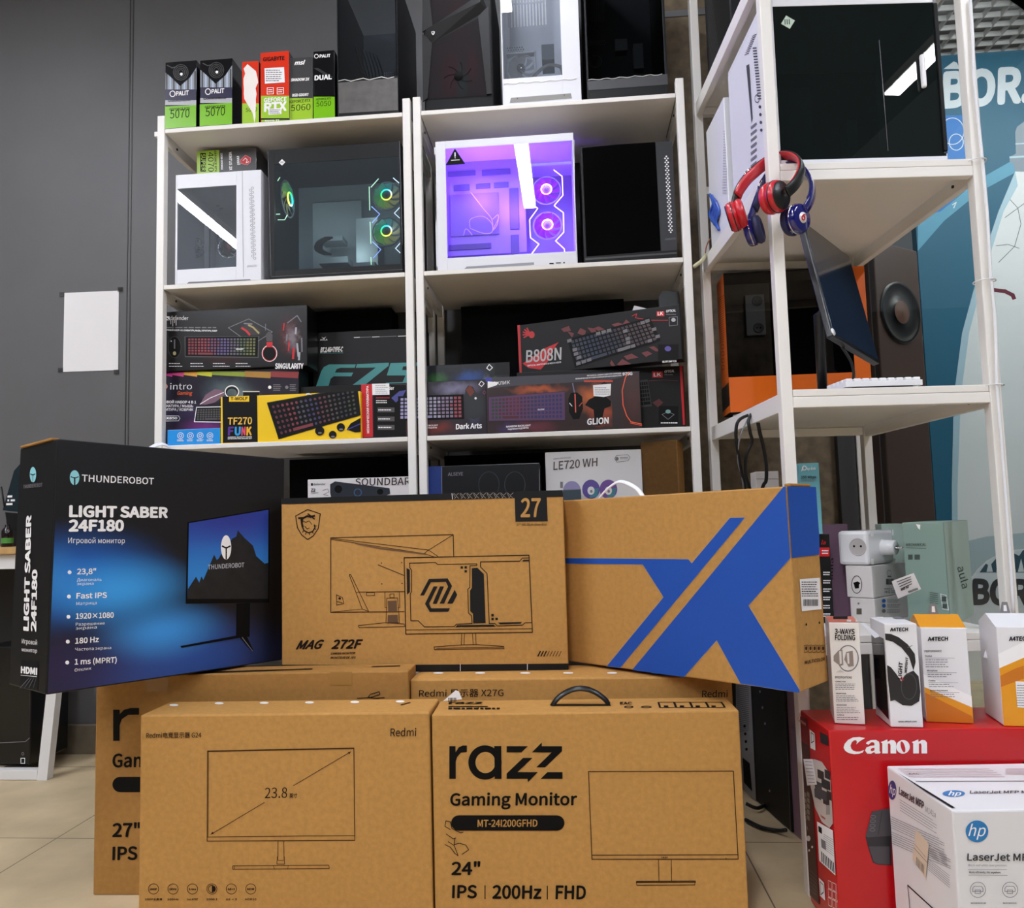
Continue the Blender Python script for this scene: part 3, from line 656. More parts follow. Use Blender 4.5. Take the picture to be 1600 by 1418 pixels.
def lab(f):
    f.poly([x3(1376, 598), x3(1490, 590), x3(1500, 768), x3(1388, 780)], PAPER, 3)
    f.fine(*x3(1386, 608), *x3(1480, 700), 7, BLACK, 4, .35); f.bars(*x3(1396, 712), *x3(1482, 750), BLACK, 16, 4)
B.part('shipping_label', lab, 'white label with a barcode', B.R)
B.part('top_flap', lambda f: f.mb.box((.57, .02, .392), (.584, .11, .398), CARDD, .002), 'lifted cardboard flap edge')
# handle: white strap standing over the top edge
h0 = atD(1009, 772, 2.02); h1 = atD(1080, 768, 1.93); mi = B.M.inverted(); l0, l1 = mi @ h0, mi @ h1
zt = B.h-.003
carry(B, [Vector((l0.x, .06, zt)), Vector((l0.x+.022, .06, zt+.022)), Vector(((l0.x+l1.x)/2, .06, zt+.042)), Vector((l1.x-.02, .06, zt+.024)), Vector((l1.x, .06, zt))], .004, WHTPL, label='white plastic carrying handle', sub=8, fl=(.0025, .006))

# ------------------------------------------------------------------ dark blue carton leaning out on the left
LM = pose(-1.1131, -.8353, .5005, .9656, -.0139, .027)
B = Box(LM, .5313, .203, .5035, BLKCARD, .004); f = B.F
def l1_(x, y): return (x/3.221, 660+y/3.222)
def l2_(x, y): return (200+x/3.546, 680+y/3.546)
u = f.uv
def bl(px, py, ru, rv, c, s): a = u(px, py); return (a[0], a[1], ru, rv, c, s)
ARTL = art('night blue artwork', '#0d0d10', [bl(230, 1040, .42, .13, '#2a2350', .9), bl(300, 1030, .3, .12, '#1f4f9e', .85), bl(120, 905, .24, .13, '#1d66c0', .95), bl(190, 920, .20, .09, '#3aa0ea', .9), bl(255, 985, .18, .08, '#3a9aea', .85), bl(95, 1040, .18, .09, '#241c44', .8), bl(75, 900, .08, .08, '#3a8fd4', .5), bl(430, 900, .15, .5, '#07070a', .85)], rough=.4)
f.all(ARTL, 0, .003)
def helmet(f, cx, cy, rx, ry, m, d, l=3):
    f.ell(cx, cy, rx, ry, m, l, n=28); f.line([(cx-rx*.75, cy-ry*.1), (cx-rx*.2, cy+ry*.02), (cx, cy+ry*.02), (cx+rx*.2, cy+ry*.02), (cx+rx*.75, cy-ry*.1)], ry*.13, d, l+1); f.line([(cx, cy), (cx, cy+ry*.95)], rx*.28, d, l+1)
AQUA = mat('pale aqua print', '#8fd0d8', .4)
helmet(f, *l1_(374, 277), 7.5, 11.5, AQUA, BLKCARD)
f.text('THUNDEROBOT', l1_(410, 296), (240, 756.5), 10.5, WHITE, .012)
f.text('LIGHT SABER', l1_(346, 472), l2_(219, 454), 16.5, WHITE, .045); f.text('24F180', l1_(344, 545), l1_(622, 543), 16.5, WHITE, .045)
f.text('Игровой монитор', l1_(342, 606), l1_(627, 607), 8.5, WHITE, .0)
for (yb, ys, t1, x1, sub, dy) in ((763, 798, '23,8"', 482, ('Диагональ', 'экрана'), 510), (885, 918, 'Fast IPS', 537, ('Матрица',), 486), (987, 1022, '1920×1080', 571, ('Разрешение', 'экрана'), 526), (1112, 1148, '180 Hz', 496, ('Частота экрана',), 558), (1217, 1253, '1 ms (MPRT)', 586, ('Отклик',), 458)):
    x0 = 386-(yb-763)*.026; sk = (763-yb)*.02-2
    f.ell(*l1_(x0-37, yb-10), 3, 3, WHITE, 2); f.text(t1, l1_(x0, yb), l1_(x1, yb+sk), 8.3, WHITE, .022)
    for k, s in enumerate(sub): f.text(s, l1_(x0, ys+k*20), l1_(dy-(k*40 if len(sub) > 1 else 0), ys+k*20+sk), 4.6, WHITE, .0)
# picture of a monitor
su, sv = u(*l2_(540, 660))
SCR = art('blue screen artwork', '#2b5fb0', [(su, sv+.09, .4, .09, '#2a2e86', .9), (su, sv-.05, .5, .10, '#2f8fd8', .7)], rough=.35)
f.poly([l2_(328, 480), l2_(782, 404), l2_(782, 925), l2_(318, 932)], BLACK, 2); f.poly([l2_(336, 486), l2_(776, 412), l2_(774, 905), l2_(328, 905)], SCR, 3)
ROCK = mat('black rock print', '#0e0d0d', .6, mottle=.8, mscale=40)
f.poly([l2_(328, 905), l2_(330, 850), l2_(375, 782), l2_(392, 815), l2_(405, 780), l2_(415, 800), l2_(475, 660), l2_(490, 690), l2_(500, 682), l2_(512, 660), l2_(540, 625), l2_(575, 572), l2_(598, 560), l2_(606, 525), l2_(640, 565), l2_(690, 610), l2_(708, 668), l2_(755, 710), l2_(774, 705), l2_(774, 905)], ROCK, 4)
helmet(f, *l2_(541, 620), 8, 19, WHITE, BLACK, 5); f.text('THUNDEROBOT', l2_(440, 742), l2_(641, 728), 7, mat('grey white print', '#b9bcc2', .5), .01, 5)
f.poly([l2_(600, 930), l2_(675, 927), l2_(672, 1115), l2_(597, 1118)], BLACK, 3); f.poly([l2_(600, 1108), l2_(630, 1118), l2_(295, 1176), l2_(288, 1166)], BLACK, 3); f.poly([l2_(612, 1115), l2_(655, 1110), l2_(693, 1190), l2_(686, 1195)], BLACK, 3); f.line([l2_(630, 1118), l2_(688, 1193)], 1.2, GREYINK, 4)
L = B.L
helmet(L, *l1_(170, 262), 5, 12, AQUA, BLKCARD); L.text('THUNDEROBOT', l1_(120, 332), l1_(216, 322), 5.5, GREYINK, .015)
L.text('LIGHT SABER', l1_(146, 1049), l1_(160, 464), 8, WHITE, .05, pt=l1_(122, 1046)); L.text('24F180', l1_(184, 1053), l1_(190, 738), 8, WHITE, .05, pt=l1_(160, 1051))
L.text('Игровой', l1_(113, 1110), l1_(189, 1118), 7, WHITE, 0); L.text('монитор', l1_(113, 1150), l1_(189, 1158), 6, WHITE, 0)
L.text('HDMI', l1_(108, 1258), l1_(190, 1268), 9.5, WHITE, .05); L.line([l1_(108, 1270), l1_(188, 1278)], .8, WHITE, 2)
B.done('monitor_carton', 'black and blue monitor carton with a picture of a screen showing dark mountains', 'box')
B.part('tape', lambda f: f.poly([l1_(106, 1195), l1_(196, 1200), l1_(192, 1350), l1_(104, 1335)], glass('clear shiny tape', '#d0d0d0', .1, .15), 1), 'shiny clear tape', B.L)
B.part('tape', lambda f: [f.line([l1_(105+22*k, 1335), l1_(150+12*k, 1285)], .7, GREYINK, 3) for k in range(4)], 'crumpled tape streaks', B.L)
mb = MB(); mb.box((-.004, .02, B.h-.001), (.012, .19, B.h+.004), CARDD, .0015); o = mb.build('top_flap', B.o); o['label'] = 'brown torn cardboard edge'
mi = B.M.inverted(); l0 = mi @ atD(238, 705, 1.75); l1 = mi @ atD(288, 708, 1.8); zt = B.h-.003
carry(B, [Vector((l0.x, .1, zt)), Vector((l0.x+.012, .1, zt+.016)), Vector(((l0.x+l1.x)/2, .1, zt+.026)), Vector((l1.x-.012, .1, zt+.016)), Vector((l1.x, .1, zt))], .003, WHTPL, label='white plastic carrying handle', fl=(.002, .006))

# ------------------------------------------------------------------ graphics card boxes on the top shelf
def g2(x, y): return (230+x/5.065, 60+y/5.065)
SILV = mat('foil silver print', '#9aa0aa', .2, coat=.8)
GB = mat('glossy black print', '#101012', .18, coat=.8); GO = mat('glossy orange red print', '#d8341a', .25, coat=.7); GD = mat('satin dark grey print', '#3b3a3a', .35, coat=.3)
INDIGO = mat('indigo print', '#241f3d', .3, coat=.6)
def gpu(xl, xr, yt, Y, d, label, name='graphics_card_box', yaw=0, base=None, z=S1, grp='graphics card boxes'):
    M, w, h = place(xl, xr, yt, Y, z, yaw); return Box(M, w, d, h, base or GB, .0015)
for i, (dx, dy, lab_) in enumerate(((0, 0, 'glossy black and lime box at the outer end of the top shelf'), (281, -17, 'glossy black and lime box, second from the outer end of the top shelf'))):
    B = gpu(*((259, 307.2) if i == 0 else (312.8, 363)), 97.5 if i == 0 else 94.5, .004, .16, lab_)
    f = B.F; q = lambda x, y: g2(x+dx, y+dy*(1 if x else 1))
    f.rect(*q(140, 200), *q(392, 420), SILV, 0)
    for k in range(9): f.rect(*q(150+28*k, 260), *q(162+28*k, 430), mat('pale blue foil', '#b8c6d8', .2, coat=.5) if k % 2 else GD, 1)
    f.poly([q(140, 195), q(392, 195), q(392, 230), q(340, 310), q(262, 378), q(180, 300), q(140, 265)], GB, 2)
    for r in (72, 56, 40, 24): f.ell(*q(268, 270), r/5.065*.8, r/5.065*.85, GD, 3, ring=1.1)
    f.ell(*q(272, 285), 2.2, 2.2, WHITE, 3); f.line([q(160, 215), q(200, 235), q(235, 225)], 1.4, GD, 3)
    f.rect(*q(140, 405), *q(392, 520), INDIGO, 2); f.rect(*q(140, 490), *q(392, 530), mat('grey foil', '#b5b5bb', .25, coat=.5), 2)
    f.ell(*q(202, 440), 4, 4.4, WHITE, 3, ring=1.2); f.text('PALIT', q(230, 455), q(330, 448), 6.5, WHITE, .03, 4); f.text('GAMINGPRO-O', q(165, 503), q(345, 497), 2.6, BLACK if i else INDIGO, .04, 4)
    f.poly([q(130, 540), q(400, 528), q(400, 720), q(130, 725)], GREENP, 3)
    f.text('GEFORCE RTX', q(178, 572), q(340, 566), 3.6, BLACK, .02, 4); f.text('5070', q(182, 635), q(335, 626), 13, BLACK, -.01, 4)
    B.done('graphics_card_box', lab_, 'box', 'graphics card boxes')
B = gpu(378.5, 404.5, 97, .006, .16, ''); f = B.F; f.all(GO, 0, 0); f.rect(*g2(750, 515), *g2(895, 690), GREENQ, 1); f.text('5070', g2(780, 583), g2(870, 577), 6, BLACK, 0, 2)
GLR = mat('painted white glare', '#f1e8e2', .3, coat=.5)  # lamp glare on the glossy box, painted as a white patch
P = [(795, 205)]+[(770+random.uniform(-8, 14), 240+40*k) for k in range(7)]+[(835, 590), (850, 670)]+[(868+random.uniform(-10, 14), 620-45*k) for k in range(9)]
f.poly([g2(*p) for p in P], GLR, 2)
B.done('graphics_card_box', 'narrow orange box with white glare painted on between the black pair and the tall orange box', 'box', 'graphics card boxes')
B = gpu(407.2, 451.6, 83, .004, .17, ''); f = B.F; f.all(GO, 0, 0)
f.text('GIGABYTE', g2(918, 182), g2(1088, 172), 6, BLACK, .03); f.rect(*g2(902, 455), *g2(1125, 640), GREENQ, 1); f.rect(*g2(905, 645), *g2(1125, 700), GREENQ, 1); f.rect(*g2(900, 633), *g2(1125, 645), BLACK, 2)
f.text('GEFORCE', g2(925, 505), g2(1105, 497), 6, WHITE, .03, 3); f.text('RTX', g2(925, 580), g2(1105, 570), 13, WHITE, .045, 3); f.text('5070 Ti', g2(930, 660), g2(1045, 654), 2.2, WHITE, .03, 3)
for x in (950, 1030): f.line([g2(x, 392), g2(x+50, 390), g2(x+50, 440), g2(x, 442)], .8, WHITE, 2, True); f.fine(*g2(x+8, 400), *g2(x+44, 432), 2, WHITE, 3)
B.done('graphics_card_box', 'tall bright orange box with white print and a lime foot on the top shelf', 'box', 'graphics card boxes')
def pr(f): f.poly([g2(930, 238), g2(1085, 230), g2(1090, 350), g2(933, 360)], PAPER, 3); f.fine(*g2(940, 246), *g2(1080, 345), 6, GREYINK, 4)
B.part('price_sticker', pr, 'white price sticker'); B.part('price_sticker', lambda f: (f.poly([g2(962, 560), g2(1062, 553), g2(1065, 600), g2(962, 606)], PAPER, 4), f.fine(*g2(970, 562), *g2(1058, 600), 3, GREYINK, 5)), 'white price sticker')
B = gpu(452.2, 488.3, 91, .012, .15, '', base=GD); f = B.F; f.text('msi', g2(1165, 212), g2(1252, 205), 6, WHITE, .04, shear=.3); f.text('SHADOW 2X', g2(1138, 340), g2(1285, 333), 4, WHITE, .05, shear=.2); f.text('8GB GDDR7', g2(1148, 462), g2(1278, 455), 4, WHITE, .04)
f.rect(*g2(1122, 474), *g2(1313, 655), GREENQ, 1); f.text('GEFORCE RTX', g2(1132, 515), g2(1292, 502), 4.4, BLACK, .02); f.text('5060', g2(1137, 576), g2(1292, 566), 9.5, BLACK, -.005)
B.done('graphics_card_box', 'dark grey box with a yellow green foot numbered 5060 on the top shelf', 'box', 'graphics card boxes')
B = gpu(489.6, 522.5, 80.5, .006, .16, ''); f = B.F
f.ell(*g2(1340, 142), 3, 3, WHITE, 2, ring=.9); f.text('PALIT', g2(1365, 154), g2(1450, 148), 4.6, WHITE, .03); f.text('DUAL', g2(1325, 332), g2(1462, 322), 7, WHITE, .04)
for k in range(4): f.line([g2(1320+10*k, 235), g2(1440+10*k, 310)], .6, GD, 1)
f.rect(*g2(1315, 462), *g2(1490, 650), GREENP, 1); f.text('GEFORCE RTX', g2(1338, 492), g2(1455, 484), 3, BLACK, .02); f.text('5050', g2(1338, 540), g2(1455, 532), 7.5, BLACK, 0)
B.done('graphics_card_box', 'narrow black box with a lime foot numbered 5050 beside the tall case', 'box', 'graphics card boxes')

# ------------------------------------------------------------------ computer cases
def case_shell(B, frame, inside, win, gl, t=.012, top=True):
    """hollow case whose front is a frame around a window; win is its rectangle (u0,v0,u1,v1) in metres"""
    w, d, h = B.w, B.d, B.h; u0, v0, u1, v1 = win; m = B.mb
    m.box((0, .004, 0), (w, d, t), frame, .002); (m.box((0, .004, h-t), (w, d*(.6 if top == 'vent' else 1), h), frame, .002) if top else None)
    if top == 'vent': m.box((0, d*.68, h-t), (w, d, h), frame, .002)
    m.box((0, .004, t), (t*.6, d, h-t), frame); m.box((w-t*.6, .004, t), (w, d, h-t), frame)
    if inside: m.box((t*.6, d-t*.5, t), (w-t*.6, d, h-t), inside)
    fr = .006
    for a, b in (((0, 0, 0), (u0, fr, h)), ((u1, 0, 0), (w, fr, h)), ((u0, 0, 0), (u1, fr, v0)), ((u0, 0, v1), (u1, fr, h))):
        if b[0]-a[0] > .0005 and b[2]-a[2] > .0005: m.box(a, b, frame, .001)
    return win
def pane(B, win, gl, name='glass_panel', y=.001):
    mb = MB(); u0, v0, u1, v1 = win; mb.poly([(u0, y, v0), (u1, y, v0), (u1, y, v1), (u0, y, v1)], gl); return mb.build(name, B.o)
def inner(B, name, boxes, m, bev=.001):
    mb = MB()
    for a, b in boxes: mb.box(a, b, m, bev)
    return mb.build(name, B.o)
def fan(B, c, R, blade, ring, hubm, name='fan', axis='y', fr=None, n=7, ringw=.16, lit=None):
    Mf = Matrix.Translation(c) @ (Matrix.Rotation(math.pi/2, 4, 'X') if axis == 'y' else Matrix.Rotation(math.pi/2, 4, 'Y'))
    mb = MB(); s = R*1.08
    if fr:
        for k in range(4): mb.box((-s, s-.006, -.012), (s, s, .012), fr, .001, Matrix.Rotation(math.pi/2*k, 4, 'Z'))
    mb.torus(R, R*.05, fr or ring, None, 32, 6)
    o = mb.build(name, B.o, Mf)
    mb = MB()
    for k in range(n):
        a0 = 2*math.pi*k/n; vs = []
        for j in range(6):
            r = R*(.3+.64*j/5); a = a0+.5*(j/5)
            for e in (0, .62): vs.append((r*math.cos(a+e), r*math.sin(a+e), .006-.012*(e > 0)))
        mb.mesh(vs, [(2*j, 2*j+1, 2*j+3, 2*j+2) for j in range(5)], blade, True)
    mb.build('blades', o)
    mb = MB(); mb.lathe([(0, .008), (R*.28, .007), (R*.3, 0), (R*.3, -.008)], hubm, None, 24); mb.build('hub', o)
    if lit:
        mb = MB(); mb.torus(R*.36, R*.045, lit, Matrix.Translation((0, 0, .009)), 40, 6); mb.build('light_ring', o)
    return o
def cut_below(o, z):
    for q in [o]+list(o.children):
        bm = bmesh.new(); bm.from_mesh(q.data); Mq = o.matrix_local if q is o else o.matrix_local @ q.matrix_local
        bm.transform(Mq); bmesh.ops.bisect_plane(bm, geom=bm.verts[:]+bm.edges[:]+bm.faces[:], plane_co=(0, 0, z), plane_no=(0, 0, -1), clear_outer=True)
        bm.transform(Mq.inverted()); bm.to_mesh(q.data); bm.free()
def wheel(name, stops, es):
    """ring light whose colour runs round the ring"""
    if name in MATS: return MATS[name]
    m = bpy.data.materials.new(name); m.use_nodes = True; MATS[name] = m; nt = m.node_tree; b = nt.nodes['Principled BSDF']
    tc = nt.nodes.new('ShaderNodeTexCoord'); g = nt.nodes.new('ShaderNodeTexGradient'); g.gradient_type = 'RADIAL'; r = nt.nodes.new('ShaderNodeValToRGB')
    nt.links.new(tc.outputs['Object'], g.inputs[0]); nt.links.new(g.outputs['Fac'], r.inputs[0])
    e = r.color_ramp.elements
    while len(e) < len(stops): e.new(.5)
    for k, (p_, c) in enumerate(stops): e[k].position = p_; e[k].color = lin(c)
    nt.links.new(r.outputs[0], b.inputs['Emission Color']); b.inputs['Emission Strength'].default_value = es; b.inputs['Base Color'].default_value = (.02, .02, .02, 1); b.inputs['Roughness'].default_value = .4
    return m
def within(B, px, py, dd):
    """point inside a case at depth dd behind its front, as (x, z) in its own metres"""
    o = B.F.Mi @ CP; d = B.F.Mi.to_3x3() @ ray(px, py); t = (dd-o.y)/d.y; q = o+d*t; return (q.x, q.z)
def win_of(B, *px):
    us = [B.F.uv(*p) for p in px]; return (min(u for u, v in us), min(v for u, v in us), max(u for u, v in us), max(v for u, v in us))
DG = glass('smoked glass', '#a4abb0', .06, haze=.012); DG2 = glass('dark smoked glass', '#5c6164', .05); CG = glass('clear glass', '#d9dee4', .07, haze=.10); FILM = glass('clear film', '#e8ecee', .05, .03)
INB = mat('dark case interior', '#33373c', .5); ING = mat('grey case interior', '#6c737b', .5); INW = mat('white case interior', '#c9ccd4', .5)
# tall black case with a glass front
def c3(x, y): return (510+x/5.517, y/5.517)
M, w, h = place(525.5, 619.5, -40, .006, S1, 0); B = Box(M, w, .30, h, BLKMT, shell=False)
W = win_of(B, c3(100, 690), c3(600, -200)); W = (W[0], W[1], W[2], h-.02)
case_shell(B, BLKMT, INB, W, DG, top=False); f = B.F; f.poly([c3(103, 715), c3(614, 672), c3(618, 950), c3(108, 978)], mat('brushed grey steel', '#6f6c69', .35, metal=.5, mottle=.15, mscale=30), 1)
B.done('computer_case', 'tall black computer case with a glass front over a grey metal foot', 'computer case', 'computer cases')
pane(B, W, DG)
mb = MB()
for r in range(16):
    for c in range(12): mb.box((w*.42+c*.0075, .285, .2+r*.0075), (w*.42+c*.0075+.004, .287, .2+r*.0075+.004), GREY)
mb.build('mesh_panel', B.o); mb = MB()
for r in range(4):
    for c in range(13): mb.box((w*.5+c*.0065, .2, .115+r*.006), (w*.5+c*.0065+.0035, .202, .115+r*.006+.0035), mat('pale hole', '#a9adb0', .5))
mb.build('vent_panel', B.o); mb = MB()
for k in range(7): a = Vector((w*(.15+.05*k), .10+.01*k, .30)); mb.tube([a, a+Vector((.02, 0, -.08)), a+Vector((.045-.008*k, 0, -.15)), a+Vector((.0+.012*k, -.02, -.225))], .0025, RUBBER, 6, sub=5)
mb.build('cables', B.o)
mb = MB(); mb.tube([(.004+.02*k, -.0008, B.F.uv(*c3(103, 700))[1]+.004*math.sin(k*2.1)) for k in range(int((w-.01)/.02)+1)], .0011, WHITE, 5); mb.build('film_edge', B.o)
# black case with angular front
M, w, h = place(659.8, 766.5, -40, .03, S1, 0); B = Box(M, w, .30, h, mat('dull black steel', '#0f0f10', .6, spec=.2), .004); f = B.F
HAZ = art('tinted mesh', '#1a1416', [(w*.4, .12, .05, .12, '#34121a', .5), (w*.7, .15, .03, .1, '#34121a', .4), (w*.55, .10, .03, .1, '#12282a', .5), (w*.5, .32, .05, .1, '#2c1214', .5)], rough=.75, noise=(40, .03), spec=.15)
def mesh_pat(f, P, l):
    f.poly(P, HAZ, l)
    xs = [p[0] for p in P]; ys = [p[1] for p in P]
mesh_pat(f, [c3(915, 380), c3(1305, 165), c3(1385, 820), c3(880, 852)], 1); mesh_pat(f, [c3(890, -60), c3(1330, -60), c3(1240, 60), c3(915, 215)], 1)
f.line([c3(915, 380), c3(1305, 165), c3(1385, 825), c3(875, 855), c3(915, 380)], 1.2, BLACK, 2)
mb = MB()
def P3(x, y, yy): q = B.F.uv(*c3(x, y)); return (q[0], yy, q[1])
A = [P3(835, 270, 0), P3(1330, -60, 0), P3(1390, 85, 0), P3(915, 372, 0), P3(895, 355, 0)]; R_ = [P3(900, 255, -.014), P3(1330, 40, -.014)]
FRM = mat('graphite plastic', '#1b1a1a', .55, spec=.25)
mb.mesh(A+R_, [(0, 5, 6, 1), (1, 6, 2), (6, 5, 3, 2), (5, 4, 3), (0, 4, 5)], FRM); bar = mb; mb2 = B.mb
mb2.prism([P3(828, 300, 0), P3(915, 380, 0), P3(875, 855, 0), P3(835, 880, 0)], (0, -.006, 0), FRM); mb2.prism([P3(1310, 150, 0), P3(1400, 60, 0), P3(1425, 815, 0), P3(1385, 820, 0)], (0, -.006, 0), FRM); mb2.prism([P3(832, -60, 0), P3(885, -60, 0), P3(918, 230, 0), P3(828, 285, 0)], (0, -.006, 0), FRM)
B.done('computer_case', 'black computer case with an angular slanted front and a small white shield badge', 'computer case', 'computer cases'); bar.build('front_bar', B.o)
mb = MB(); q0 = P3(925, 305, -.0105); s = .0055
mb.prism([(q0[0]+x*s, q0[1], q0[2]+z*s) for x, z in ((-1, .9), (0, 1.2), (1, .9), (.8, -.3), (0, -1.2), (-.8, -.3))], (0, -.0012, 0), WHITE); bd = mb.build('badge', B.o)
mb = MB(); mb.tube([(q0[0]-s*.5, q0[1]-.002, q0[2]+s*.4), (q0[0]+s*.3, q0[1]-.002, q0[2]+s*.6), (q0[0]-s*.2, q0[1]-.002, q0[2]-s*.1), (q0[0]+s*.4, q0[1]-.002, q0[2]-s*.3)], .0009, BLACK, 5, sub=3); mb.build('dragon_mark', bd)
DKF = mat('fan behind mesh', '#141414', .8, spec=.1); fan(B, (w*.5, .004, .12), .05, DKF, DKF, DKF, fr=None)
# white case with a glass front
def c4p(x, y): return (760+x/4.848, y/4.848)
M, w, h = place(780.8, 902.5, -150, .012, S1, 0, -20); B = Box(M, w, .32, h, WHTST, shell=False)
W = win_of(B, c4p(112, 600), c4p(555, 0)); W = (.004, W[1], W[2], h-.02); case_shell(B, WHTST, INW, W, CG, top=False)
f = B.F; f.poly([c4p(185, 742), c4p(640, 708), c4p(648, 745), c4p(178, 780)], mat('grey recess', '#8a8782', .5), 1)
for q in ((235, 748), (590, 722)): f.ell(*c4p(*q), .8, .8, BLACK, 2)
B.done('computer_case', 'white computer case with white slotted panels behind glass on the top shelf', 'computer case', 'computer cases'); pane(B, W, CG)
uu = lambda x, y, dd=0: within(B, *c4p(x, y), dd)
mb = MB(); a = uu(560, 0); b = uu(618, 560)
mb.box((a[0], .001, b[1]), (b[0], .012, h-.02), WHTPL, .002); mb.build('front_rail', B.o)
mb = MB(); a = uu(165, 250, .24); b = uu(440, 0, .24)
for k in range(13): x = a[0]+(b[0]-a[0])*k/12; mb.box((x, .24, a[1]+.02), (x+.0045, .242, h-.03), WHITE)
mb.box((a[0], .239, a[1]+.10), (b[0], .2395, a[1]+.106), INW); mb.build('slotted_panel', B.o)
c = uu(262, 520, .10); fan(B, (c[0], .10, c[1]), .047, mat('pale grey blade', '#b9bbc0', .4), WHTST, CHROME, fr=WHTST, n=9)
mb = MB(); a = uu(160, 400, .09); b = uu(360, 350, .09)
for k in range(7):
    for j in range(3): mb.lathe([(0, 0), (.0024, .0), (.0024, .001)], ING, Matrix.Translation((a[0]+.008*k+.004*(j % 2), .09, a[1]+.0075*j)) @ Matrix.Rotation(math.pi/2, 4, 'X'), 6)
mb.build('hole_panel', B.o)
a = uu(420, 455, .12); b = uu(510, 330, .12); inner(B, 'power_block', [((a[0], .12, a[1]), (b[0], .2, b[1]))], ING)
mb = MB(); a = uu(340, 600, .05); b = uu(600, 560, .05); mb.tube([(a[0], .05, a[1]-.0), (a[0]+.02, .05, a[1]+.02), ((a[0]+b[0])/2, .05, a[1]+.043), (b[0]-.012, .05, a[1]+.032), (b[0], .05, a[1])], .01, mat('pale grey cloth', '#a3a3a5', .6), 8, sub=6, flat=(.004, .02)); mb.build('ribbon_cable', B.o)
mb = MB(); mb.tube([(.004+.012*k, -.001, uu(115, 640)[1]+.0025*math.sin(k*1.7)) for k in range(int((w-.01)/.012)+1)], .0009, WHITE, 5); mb.build('film_edge', B.o)
# black case with a glass front, end of the shelf
M, w, h = place(911.5, 1037, -150, .012, S1, 0, -20); B = Box(M, w, .32, h, BLKMT, shell=False); uu = lambda x, y, dd=0: within(B, *c4p(x, y), dd)
W = (.006, uu(770, 605)[1], w-.008, h-.02); case_shell(B, BLKMT, INB, W, DG2, top=False)
f = B.F; f.poly([c4p(765, 618), c4p(1385, 560), c4p(1388, 640), c4p(772, 685)], mat('dark grey panel', '#3f3f41', .4), 1)
B.done('computer_case', 'black computer case with a clear front at the brown tile end of the top shelf', 'computer case', 'computer cases'); pane(B, W, glass('grey glass', '#7d8285', .03))
LG = mat('mid grey plastic', '#8d9094', .5)
for x0, y0, x1, y1 in ((975, 385, 1068, 290), (1118, 520, 1185, 325)): a = uu(x0, y0, .03); b = uu(x1, y1, .03); inner(B, 'drive_bay', [((a[0], .03, a[1]), (b[0], .06, b[1]))], LG)
mb = MB(); a = uu(755, 190, .2)
for k in range(11): mb.tube([(a[0]+.006*k, .2, a[1]+.01), (a[0]+.006*k+.01, .2, h-.03)], .0009, LG, 4)
mb.build('vent_slots', B.o)
mb = MB(); a = uu(765, 345, .06)
for k in range(9):
    for j in range(3): mb.lathe([(0, 0), (.002, 0), (.002, .001)], LG, Matrix.Translation((a[0]+.0068*k+.0034*(j % 2), .06, a[1]+.006*j)) @ Matrix.Rotation(math.pi/2, 4, 'X'), 6)
mb.build('hole_panel', B.o)
c = uu(815, 465, .08); fan(B, (c[0]+.004, .08, c[1]), .02, INB, LG, BLKPL)
mb = MB(); mb.tube([(.004+.012*k, -.001, uu(770, 608)[1]+(uu(1380, 560)[1]-uu(770, 608)[1])*k*.012/w+.002*math.sin(k*1.7)) for k in range(int((w-.01)/.012)+1)], .0008, WHITE, 5); mb.build('film_edge', B.o)

# small white case on the second shelf
def c7(x, y): return (240+x/5.25, 190+y/5.25)
M, w, h = place(274, 408, 273.5, .004, S2, 0, 350); B = Box(M, w, .26, h, WHTST, shell=False); uu = lambda x, y, dd=0: within(B, *c7(x, y), dd)
a = uu(192, 1215); b = uu(678, 520); W = (a[0], a[1], b[0], b[1]); case_shell(B, WHTST, mat('blue grey interior', '#a4abb3', .5), W, CG); f = B.F
f.line([c7(728, 400), c7(738, 1275)], .7, GREY, 1)
for k in range(33):
    y = 545+18*k; x = 803+.6*k
    f.ell(*c7(x+(-9 if k % 2 else 9), y), 1.9, 1.9, GREYINK, 1, ring=.5, n=6)
f.text('GINZZU', c7(768, 1195), c7(850, 1190), 3, GREYINK, 0, shear=.3)
f.poly([c7(262, 1338), c7(290, 1315), c7(790, 1292), c7(815, 1310)], GREYINK, 1)
B.done('computer_case', 'small white computer case with two fans behind glass, a green and black box on it', 'computer case', 'computer cases'); pane(B, W, glass('hazed clear glass', '#d9dee4', .07, haze=.12))
c = uu(345, 1035, .12); fan(B, (c[0], .12, c[1]), .033, mat('pale blade', '#8f959b', .4), ING, ING, n=11); c = uu(625, 1030, .04); fan(B, (c[0]-.004, .04, c[1]), .034, BLKPL, CHROME, mat('dark red hub', '#7a2028', .4), n=9)
a = uu(415, 1215, .05); b = uu(455, 770, .05); inner(B, 'strut', [((a[0], .05, a[1]), (b[0], .06, b[1]))], LG)
mb = MB(); a = uu(560, 870, .05); mb.tube([(a[0], .05, a[1]), (a[0]-.012, .045, a[1]-.04), (a[0]+.0, .04, a[1]-.07)], .003, RUBBER, 6, sub=5); mb.build('cables', B.o)
for k in range(3): pass
mb = MB()
for k in range(9): q = uu(330+26*k, 520+24*k, .2); mb.box((q[0], .2, q[1]-.001), (q[0]+.012, .202, q[1]), LG, 0, None)
mb.build('vent_slots', B.o)
zcase = S2+h+.0016
M2, w2, h2 = place(308, 400.5, 236.5, .10, zcase, 0); g = Box(M2, w2, .1, h2, GD, .001); f = g.F
f.rect(*c7(350, 230), *c7(540, 430), GREENQ, 1)
VT = lambda f, s, x, y0, y1, hx, m, b: f.text(s, c7(x, y0), c7(x+4, y1), hx, m, b, 3, pt=c7(x+hx*5.25, y0-1))
